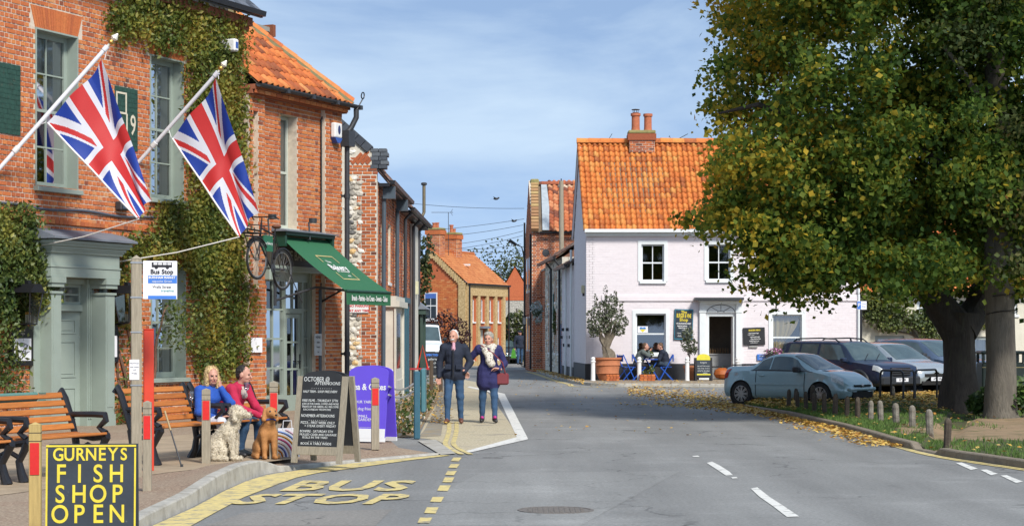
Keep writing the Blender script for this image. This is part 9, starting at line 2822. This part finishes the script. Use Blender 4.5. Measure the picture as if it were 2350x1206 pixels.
a_board('pavement_sign','white framed purple pavement sign with curved top',(q.x,q.y,0.09),-0.4,0.64,1.04,7,WHITE,PURPLE,0.10,[('Tea & Cakes',0,0.80,0.13,0.003),('OUR YARD',-0.05,0.58,0.06),('is dog friendly',-0.02,0.48,0.065),('SMALL',-0.06,0.37,0.06),('GARDENS',0,0.32,0.06),('____________',0,0.23,0.05)],WHITE,depth=0.40,legs=False)
b=MB();b.X=Matrix.Rotation(math.radians(-7),4,'X');b.box(-0.32,0.32,-0.0165,-0.0125,0.05,0.19);b.build('white_band',WHITE,[o for o in scene.objects if o.name.startswith('pavement_sign')][0])
b=MB();t=thing('white_sign_frame','plain white board leaning right of the purple sign','board',(gp(884,1010,0.08).x,gp(884,1010,0.08).y,0.09),-0.5);b.box(-0.13,-0.07,-0.02,0.02,0,1.05);b.box(0.07,0.13,-0.02,0.02,0,1.05);b.box(-0.07,0.07,-0.018,0.018,0.3,1.0);b.build('board',WHITE,t);b=MB();b.box(0.13,0.15,-0.03,0.03,0.55,0.6);b.build('catch',IRON,t)
NAVB=mat('slate_board',(0.028,0.037,0.048),0.75,nscale=4,namt=0.25,bscale=30,bstr=0.1,dirt=((0.20,0.21,0.20),9,0.66,0.78));YEL=mat('yellow_brush_paint',(0.68,0.54,0.04),0.7,nscale=9,namt=0.14)
q=wp(213,1013,13.3);w=0.60
t=a_board('fish_shop_board','dark A-board with yellow hand painted fish shop lettering',(q.x-0.005,13.25,0.09),0.10,w,q.z-0.11,4,mat('aged_wood',(0.20,0.14,0.08),0.85,nscale=9,namt=0.3),NAVB,0,[],YEL,depth=0.26,legs=False)
b=MB();X=Matrix.Rotation(math.radians(-4),4,'X');b.X=X;h=q.z-0.11
b.box(-w/2,w/2,-0.0165,-0.013,h-0.012,h+0.001);b.box(-w/2,-w/2+0.012,-0.016,-0.0125,0.06,h-0.02);b.box(w/2-0.012,w/2,-0.016,-0.0125,0.06,h-0.02);b.build('painted_border',YEL,t)
for wd,zz,sz,half in(('GURNEYS',0.066,0.118,0.218),('FISH',0.198,0.17,0.185),('SHOP',0.335,0.17,0.19),('OPEN',0.47,0.17,0.19)):
 for k,ch in enumerate(wd):lettering([(ch,-half+2*half*k/(len(wd)-1)-(0.0 if wd=='GURNEYS' else 0.015),h-zz,sz*RNG.uniform(0.98,1.05),0.0022,0.86)],YEL,t,X@plane_m((0,-0.0145,0),(1,0,0)),name='painted_letter',res=6)
q=gp(957,1000,0.05);t=thing('gate_post','teal painted gate post with board at the garden edge','gate post',(q.x,q.y,0));b=MB();b.bbox(-0.05,0.05,-0.05,0.05,0,1.08,0.02);b.build('post',TEAL,t);b=MB();b.bbox(0.055,0.13,0.02,0.5,0.42,1.12,0.02);b.build('board',mat('light_teal',(0.07,0.18,0.20),0.5),t)
for x,y,h_,lab in((973,948,0.95,'dark fence post just behind the teal gate post'),(990,905,0.95,'brown fence post further along the garden edge'),(1012,896,0.7,'thin dark post at the end of the garden fence')):
 q=gp(x,y,0.02);t=thing('fence_post',lab,'post',(q.x,q.y,0),0.1,'posts along the garden');b=MB();b.bbox(-0.05,0.05,-0.05,0.05,0,h_,0.015);b.build('post',mat('old_brown_post',(0.09,0.065,0.045),0.9,nscale=9,namt=0.3),t)
t=thing('chain','pale garden chain slung between white board and gate post','chain',(0,0,0));b=MB()
for dz in(0,0.12):A,C=wp(892,886,28.6),wp(948,880,32);b.tube([A.lerp(C,f)-Vector((0,0,0.28*f*(1-f)+dz))for f in np.linspace(0,1,14)],0.014,6)
b.build('link',mat('galvanised',(0.42,0.42,0.40),0.4,0.5),t)
sheet_px('flower_bed',[(896,1004),(955,1003),(1002,925),(1014,880),(985,878),(930,920),(880,960)],0.012,SOIL);P=[]
while len(P)<1500:
 x,y=RNG.uniform(880,1010),RNG.uniform(880,1002)
 if inside([(900,1002),(950,1001),(998,925),(1008,884),(985,882),(930,920),(885,960)],x,y):q=gp(x,y);P.append((q.x,q.y,0.02+RNG.random()**2*0.32))
P=np.array(P);o=leaf_obj('garden_plants',P,NR.uniform(0.05,0.11,len(P)),NR.random(len(P)),mat('garden_leaf',None,0.6,src='attr',namt=0.1,cols=[(0.03,0.06,0.015),(0.06,0.11,0.025),(0.13,0.14,0.03),(0.30,0.17,0.05),(0.6,0.58,0.5)],translucent=0.2));tag(o,'low green plants and white daisies in the garden bed','plants',kind='stuff')
q=gp(958,905);t=thing('goods_table','small table with red and green goods in the front garden','table',(q.x,q.y+2,0));b=MB();b.box(-0.3,0.3,-0.3,0.3,0.66,0.7)
b.build('top',mat('red_cloth',(0.4,0.03,0.04),0.7),t)
for i in(-1,1):
 for j in(-1,1):b=MB();b.box(i*0.27-0.02,i*0.27+0.02,j*0.27-0.02,j*0.27+0.02,0,0.659);b.build('leg',WOODGREY,t)
b=MB();b.tube([(-0.1,0,0.7),(0.05,0,1.35),(0.2,0,0.7)],0.025,6);b.build('red_stand',mat('red_gloss',None),t)
q=gp(990,868);a_board('blue_topped_board','dark pavement board with a blue heading by the garden end',(q.x,q.y+1.5,0),0.0,0.8,1.0,6,BLACK,CHALK,0,[(BLUEP,[('OPEN TODAY',0,0.88,0.11,0.006)]),(CHK,[('galleries',0,0.72,0.12),('lunch',0,0.57,0.12),('gifts & cards',0,0.42,0.09)])],WHITE,depth=0.4)
q=gp(1029,850);t=thing('road_sign','grey round road sign on a post seen from behind','road sign',(q.x,q.y+8,0));zz=wp(0,765,q.y+8).z;b=MB();b.tube([(0,0,0),(0,0,zz+0.1)],0.04,8);b.build('post',IRON,t);b=MB();b.lathe([(0.2,-0.05),(0.2,-0.04)],(0,0,zz),20,axis='y');b.build('disc',mat('sign_back_grey',(0.22,0.23,0.24),0.5),t)
# outside the pink house
FB_=mat('bistro_blue',(0.015,0.09,0.45),0.4)
def chair(pos,rot,label):
 t=thing('folding_chair',label,'chair',pos,rot,'blue folding chairs')
 b=MB()
 for k in range(5):b.box(-0.2,0.2,-0.19+k*0.08,-0.13+k*0.08,0.44,0.46)
 b.build('seat',FB_,t);b=MB();b.box(-0.2,0.2,0.24,0.26,0.64,0.86);b.build('backrest',FB_,t)
 for s_ in(-0.21,0.21):b=MB();b.bar((s_,-0.22,0),(s_,0.25,0.88),0.02,0.03);b.build('rear_leg',FB_,t);b=MB();b.bar((s_*0.93,0.24,0),(s_*0.93,-0.2,0.45),0.02,0.03);b.build('front_leg',FB_,t)
 return t
cy=67.55
cpt=lambda x,Y=cy:wp(x,0,Y).x
chair((cpt(1437),cy,0.1),math.pi/2+0.5,'empty blue folding chair beside the terracotta pot');chair((cpt(1468),cy+0.1,0.1),math.pi/2,'blue folding chair under the drinking person');chair((cpt(1528),cy,0.1),-math.pi/2,'blue folding chair under the person with crossed legs')
t=thing('bistro_table','small blue folding bistro table between two seated people','table',(cpt(1496),cy,0.1));b=MB();b.lathe([(0.33,0.70),(0.33,0.725)],seg=24);b.build('top',FB_,t)
for s_ in(-1,1):
 for yy in(-0.16,0.16):b=MB();b.bar((s_*0.24,yy,0),(-s_*0.2,yy,0.70),0.02,0.03);b.build('leg',FB_,t)
t=thing('table_plant','little potted plant on the blue bistro table','plant',(cpt(1492),cy,0.825));b=MB();b.lathe([(0.05,0),(0.065,0.1)],seg=10);b.build('pot',BLACK,t);P=blob_pts([((0,0,0.18),(0.12,0.12,0.1))],120,2);o=leaf_obj('foliage',P,NR.uniform(0.04,0.07,len(P)),NR.random(len(P)),IVYD,t);o['kind']='stuff'
J=sit(0.22,0.44);J.update(wr=(0.06,-0.40,1.0),er=(0.2,-0.36,0.82),wl=(-0.06,-0.38,0.98),el=(-0.2,-0.36,0.82))
person('person in grey green jacket drinking at the blue table',(cpt(1464),cy+0.05,0.1),math.pi/2,J,[SKIN,EYE_M,LIP,cloth('grey_green_jacket',(0.09,0.11,0.10)),cloth('dark_trousers',(0.03,0.03,0.035)),BLKS],hair=SHORT,hcol=mat('brown_hair',(0.12,0.07,0.04),0.7),bulk=1.15,hands=((0.5,-0.6,0.3),(0.5,0,0.5),(-0.5,-0.6,0.3),(-0.5,0,0.5)),group='pair at the cafe table')
J=sit(0.15,0.44,True);J.update(wl=(-0.03,-0.38,0.68),wr=(0.06,-0.38,0.70))
person('person in navy jacket with crossed legs at the blue table',(cpt(1528),cy,0.1),-math.pi/2,J,[SKIN,EYE_M,LIP,NAVYC,cloth('slate_jeans',(0.03,0.05,0.08)),cloth('grey_shoe',(0.35,0.35,0.33))],pitch=0.35,hair=SHORT,hcol=mat('brown_hair',None),bulk=1.12,hands=((0.4,-0.9,-0.2),(0,0,1),(-0.3,-0.9,0),(0,0,1)),group='pair at the cafe table')
for x,lab in((1361,'white bollard left of the big terracotta pot'),(1467,'white bollard before the drinking person'),(1577,'white bollard left of the yellow topped board'),(1693,'white bollard beside the blue car tail')):
 t=thing('bollard',lab,'bollard',(cpt(x,66.6),66.6,0.1),0,'white bollards before the pink house');b=MB();b.lathe([(0.085,0),(0.075,0.05),(0.07,0.62),(0.09,0.63),(0.09,0.66),(0.06,0.68),(0.08,0.74),(0.05,0.80),(0.0,0.81)],seg=14,caps=False);b.build('post',WHITE,t,smooth=True)
OLIVE=mat('olive_leaf',None,0.6,nscale=3,namt=0.15,src='attr',cols=[(0.045,0.055,0.03),(0.10,0.12,0.065),(0.20,0.22,0.14),(0.30,0.31,0.22)],translucent=0.2,world_space=True)
t=thing('terracotta_pot','large ribbed terracotta pot holding the olive tree','pot',(cpt(1394,67.2),67.2,0.1));b=MB();b.lathe([(0.28,0),(0.36,0.22),(0.40,0.24),(0.385,0.28),(0.42,0.5),(0.45,0.52),(0.43,0.56),(0.45,0.70),(0.49,0.72),(0.49,0.78),(0.43,0.78),(0.42,0.66)],seg=28,caps=False);b.lathe([(0.42,0.68),(0.0,0.7)],seg=28,caps=False);b.build('pot',mat('warm_terracotta',(0.46,0.17,0.075),0.85,nscale=4,namt=0.2,bscale=25,bstr=0.2),t,smooth=True)
ol=small_tree('gnarled olive tree with silvery leaves in the terracotta pot',(cpt(1394,67.2),67.2,0.8),1.6,[((-0.2,0,1.2),(0.5,0.4,0.35)),((0.2,0,1.35),(0.48,0.4,0.4)),((-0.15,0,1.65),(0.42,0.35,0.35)),((0.12,0,1.9),(0.32,0.3,0.32)),((0.4,0,1.0),(0.22,0.25,0.22)),((-0.45,0,0.95),(0.2,0.25,0.2)),((-0.05,0,2.3),(0.08,0.08,0.28)),((0.28,0,2.15),(0.07,0.07,0.3)),((-0.4,0,2.0),(0.06,0.06,0.3)),((0.5,0,1.75),(0.08,0.08,0.28)),((-0.62,0,1.5),(0.12,0.1,0.2)),((0.62,0,1.3),(0.1,0.1,0.2))],2300,0.085,OLIVE,0.06,bark=mat('olive_bark',(0.15,0.125,0.09),0.95,nscale=9,namt=0.4,bscale=18,bstr=0.9),limbs=12)
trunk([([(0,0,-0.15),(0.04,0,0.12),(-0.05,0,0.4),(0.03,0,0.75)],[0.27,0.21,0.13,0.12]),([(-0.02,0,0.35),(-0.2,0,0.7),(-0.25,0,1.1)],[0.10,0.07,0.03]),([(0.0,0,0.5),(0.2,0,0.85),(0.25,0,1.3)],[0.09,0.06,0.03])],mat('olive_bark',None),ol,flute=0.2)
t=thing('terracotta_pot','smaller terracotta pot left of the yellow topped board','pot',(cpt(1584,67.3),67.3,0.1));b=MB();b.lathe([(0.15,0),(0.22,0.42),(0.25,0.42),(0.25,0.5),(0.2,0.5),(0.0,0.46)],seg=18,caps=False);b.build('pot',mat('warm_terracotta',None),t,smooth=True)
small_tree('thin young olive tree in the smaller terracotta pot',(cpt(1581,67.3),67.3,0.55),1.0,[((0,0,0.75),(0.3,0.28,0.3)),((-0.05,0,1.1),(0.22,0.2,0.28)),((0.15,0,0.55),(0.15,0.15,0.15))],620,0.08,OLIVE,0.02)
for x0,x1,lab in((1391,1421,'small empty brick planter before the big pot'),(1467,1503,'brick planter with low herbs before the blue table')):
 t=thing('brick_planter',lab,'planter',(cpt((x0+x1)/2,66.4),66.4,0.1));w_=(x1-x0)*66.4/FPX/2
 for j in range(3):
  for i in range(4):
   b=MB();dx=w_*2/4;b.bbox(-dx/2+0.005,dx/2-0.005,-0.12,0.12,0,0.066,0.005);o=b.build('brick',BRICK1,t);o.location=(-w_+(i+0.5)*dx+(0.02 if j%2 else 0),0,j*0.075)
 if x0>1400:P=blob_pts([((0,0,0.28),(w_*0.8,0.1,0.1)),((w_*0.6,0,0.38),(0.1,0.1,0.16))],200,2);o=leaf_obj('foliage',P,NR.uniform(0.04,0.08,len(P)),NR.random(len(P)),IVYD,t);o['kind']='stuff'
YELB=mat('yellow_board',(0.62,0.55,0.03),0.5)
q=cpt(1615,66.5);t=a_board('menu_board','black pavement board with yellow curved top outside the pink house',(q,66.5,0.1),0.05,0.60,0.78,6,BLACK,SIGNB,0,[(CHK,[('burgers',0,0.62,0.075),('served from noon',0,0.5,0.06),('take away or sit in',0,0.42,0.055),('wine by the glass',0,0.34,0.06),('OPEN',0.05,0.26,0.06)])],CHK,depth=0.3)
b=MB();b.X=Matrix.Rotation(math.radians(-6),4,'X');b.prism([(-0.23,0.70),(0.23,0.70)]+[(0.23*math.cos(a),0.78+0.13*math.sin(a))for a in np.linspace(0,math.pi,13)],-0.02,-0.0125);b.box(-0.23,0.23,-0.02,-0.0125,0.19,0.235);b.build('yellow_top',YELB,t)
t=thing('pumpkin','large orange pumpkin sitting in the open shop doorway','pumpkin',(cpt(1657,68.62),68.62,0.1));b=MB();n=24;b.lathe([(0.05,0.02),(0.22,0.05),(0.30,0.18),(0.26,0.32),(0.12,0.40),(0.02,0.38)],seg=n)
for i,v in enumerate(b.V):f=1-0.07*(1 if i%3==0 else 0);b.V[i]=(v[0]*f,v[1]*f,v[2])
b.build('fruit',mat('pumpkin_orange',(0.36,0.09,0.012),0.6,nscale=6,namt=0.15),t,smooth=True);b=MB();b.tube([(0,0,0.37),(0.03,0,0.47)],[0.03,0.02],6);b.build('stalk',OLIVEG,t)
t=thing('window_flowers','pink flowers on the sill of the right pink house window','flowers',(cpt(1776,68.2),68.2,wp(0,812,68.2).z));b=MB();b.box(-0.3,0.3,-0.08,0.08,-0.12,0);b.build('trough',BLACK,t);P=blob_pts([((0,0,0.08),(0.35,0.1,0.14))],260,2);o=leaf_obj('blooms',P,NR.uniform(0.05,0.09,len(P)),NR.random(len(P)),mat('pink_bloom',None,0.7,src='attr',namt=0.1,cols=[(0.04,0.08,0.02),(0.06,0.10,0.03),(0.45,0.12,0.32),(0.6,0.3,0.5)]),t);o['kind']='stuff'
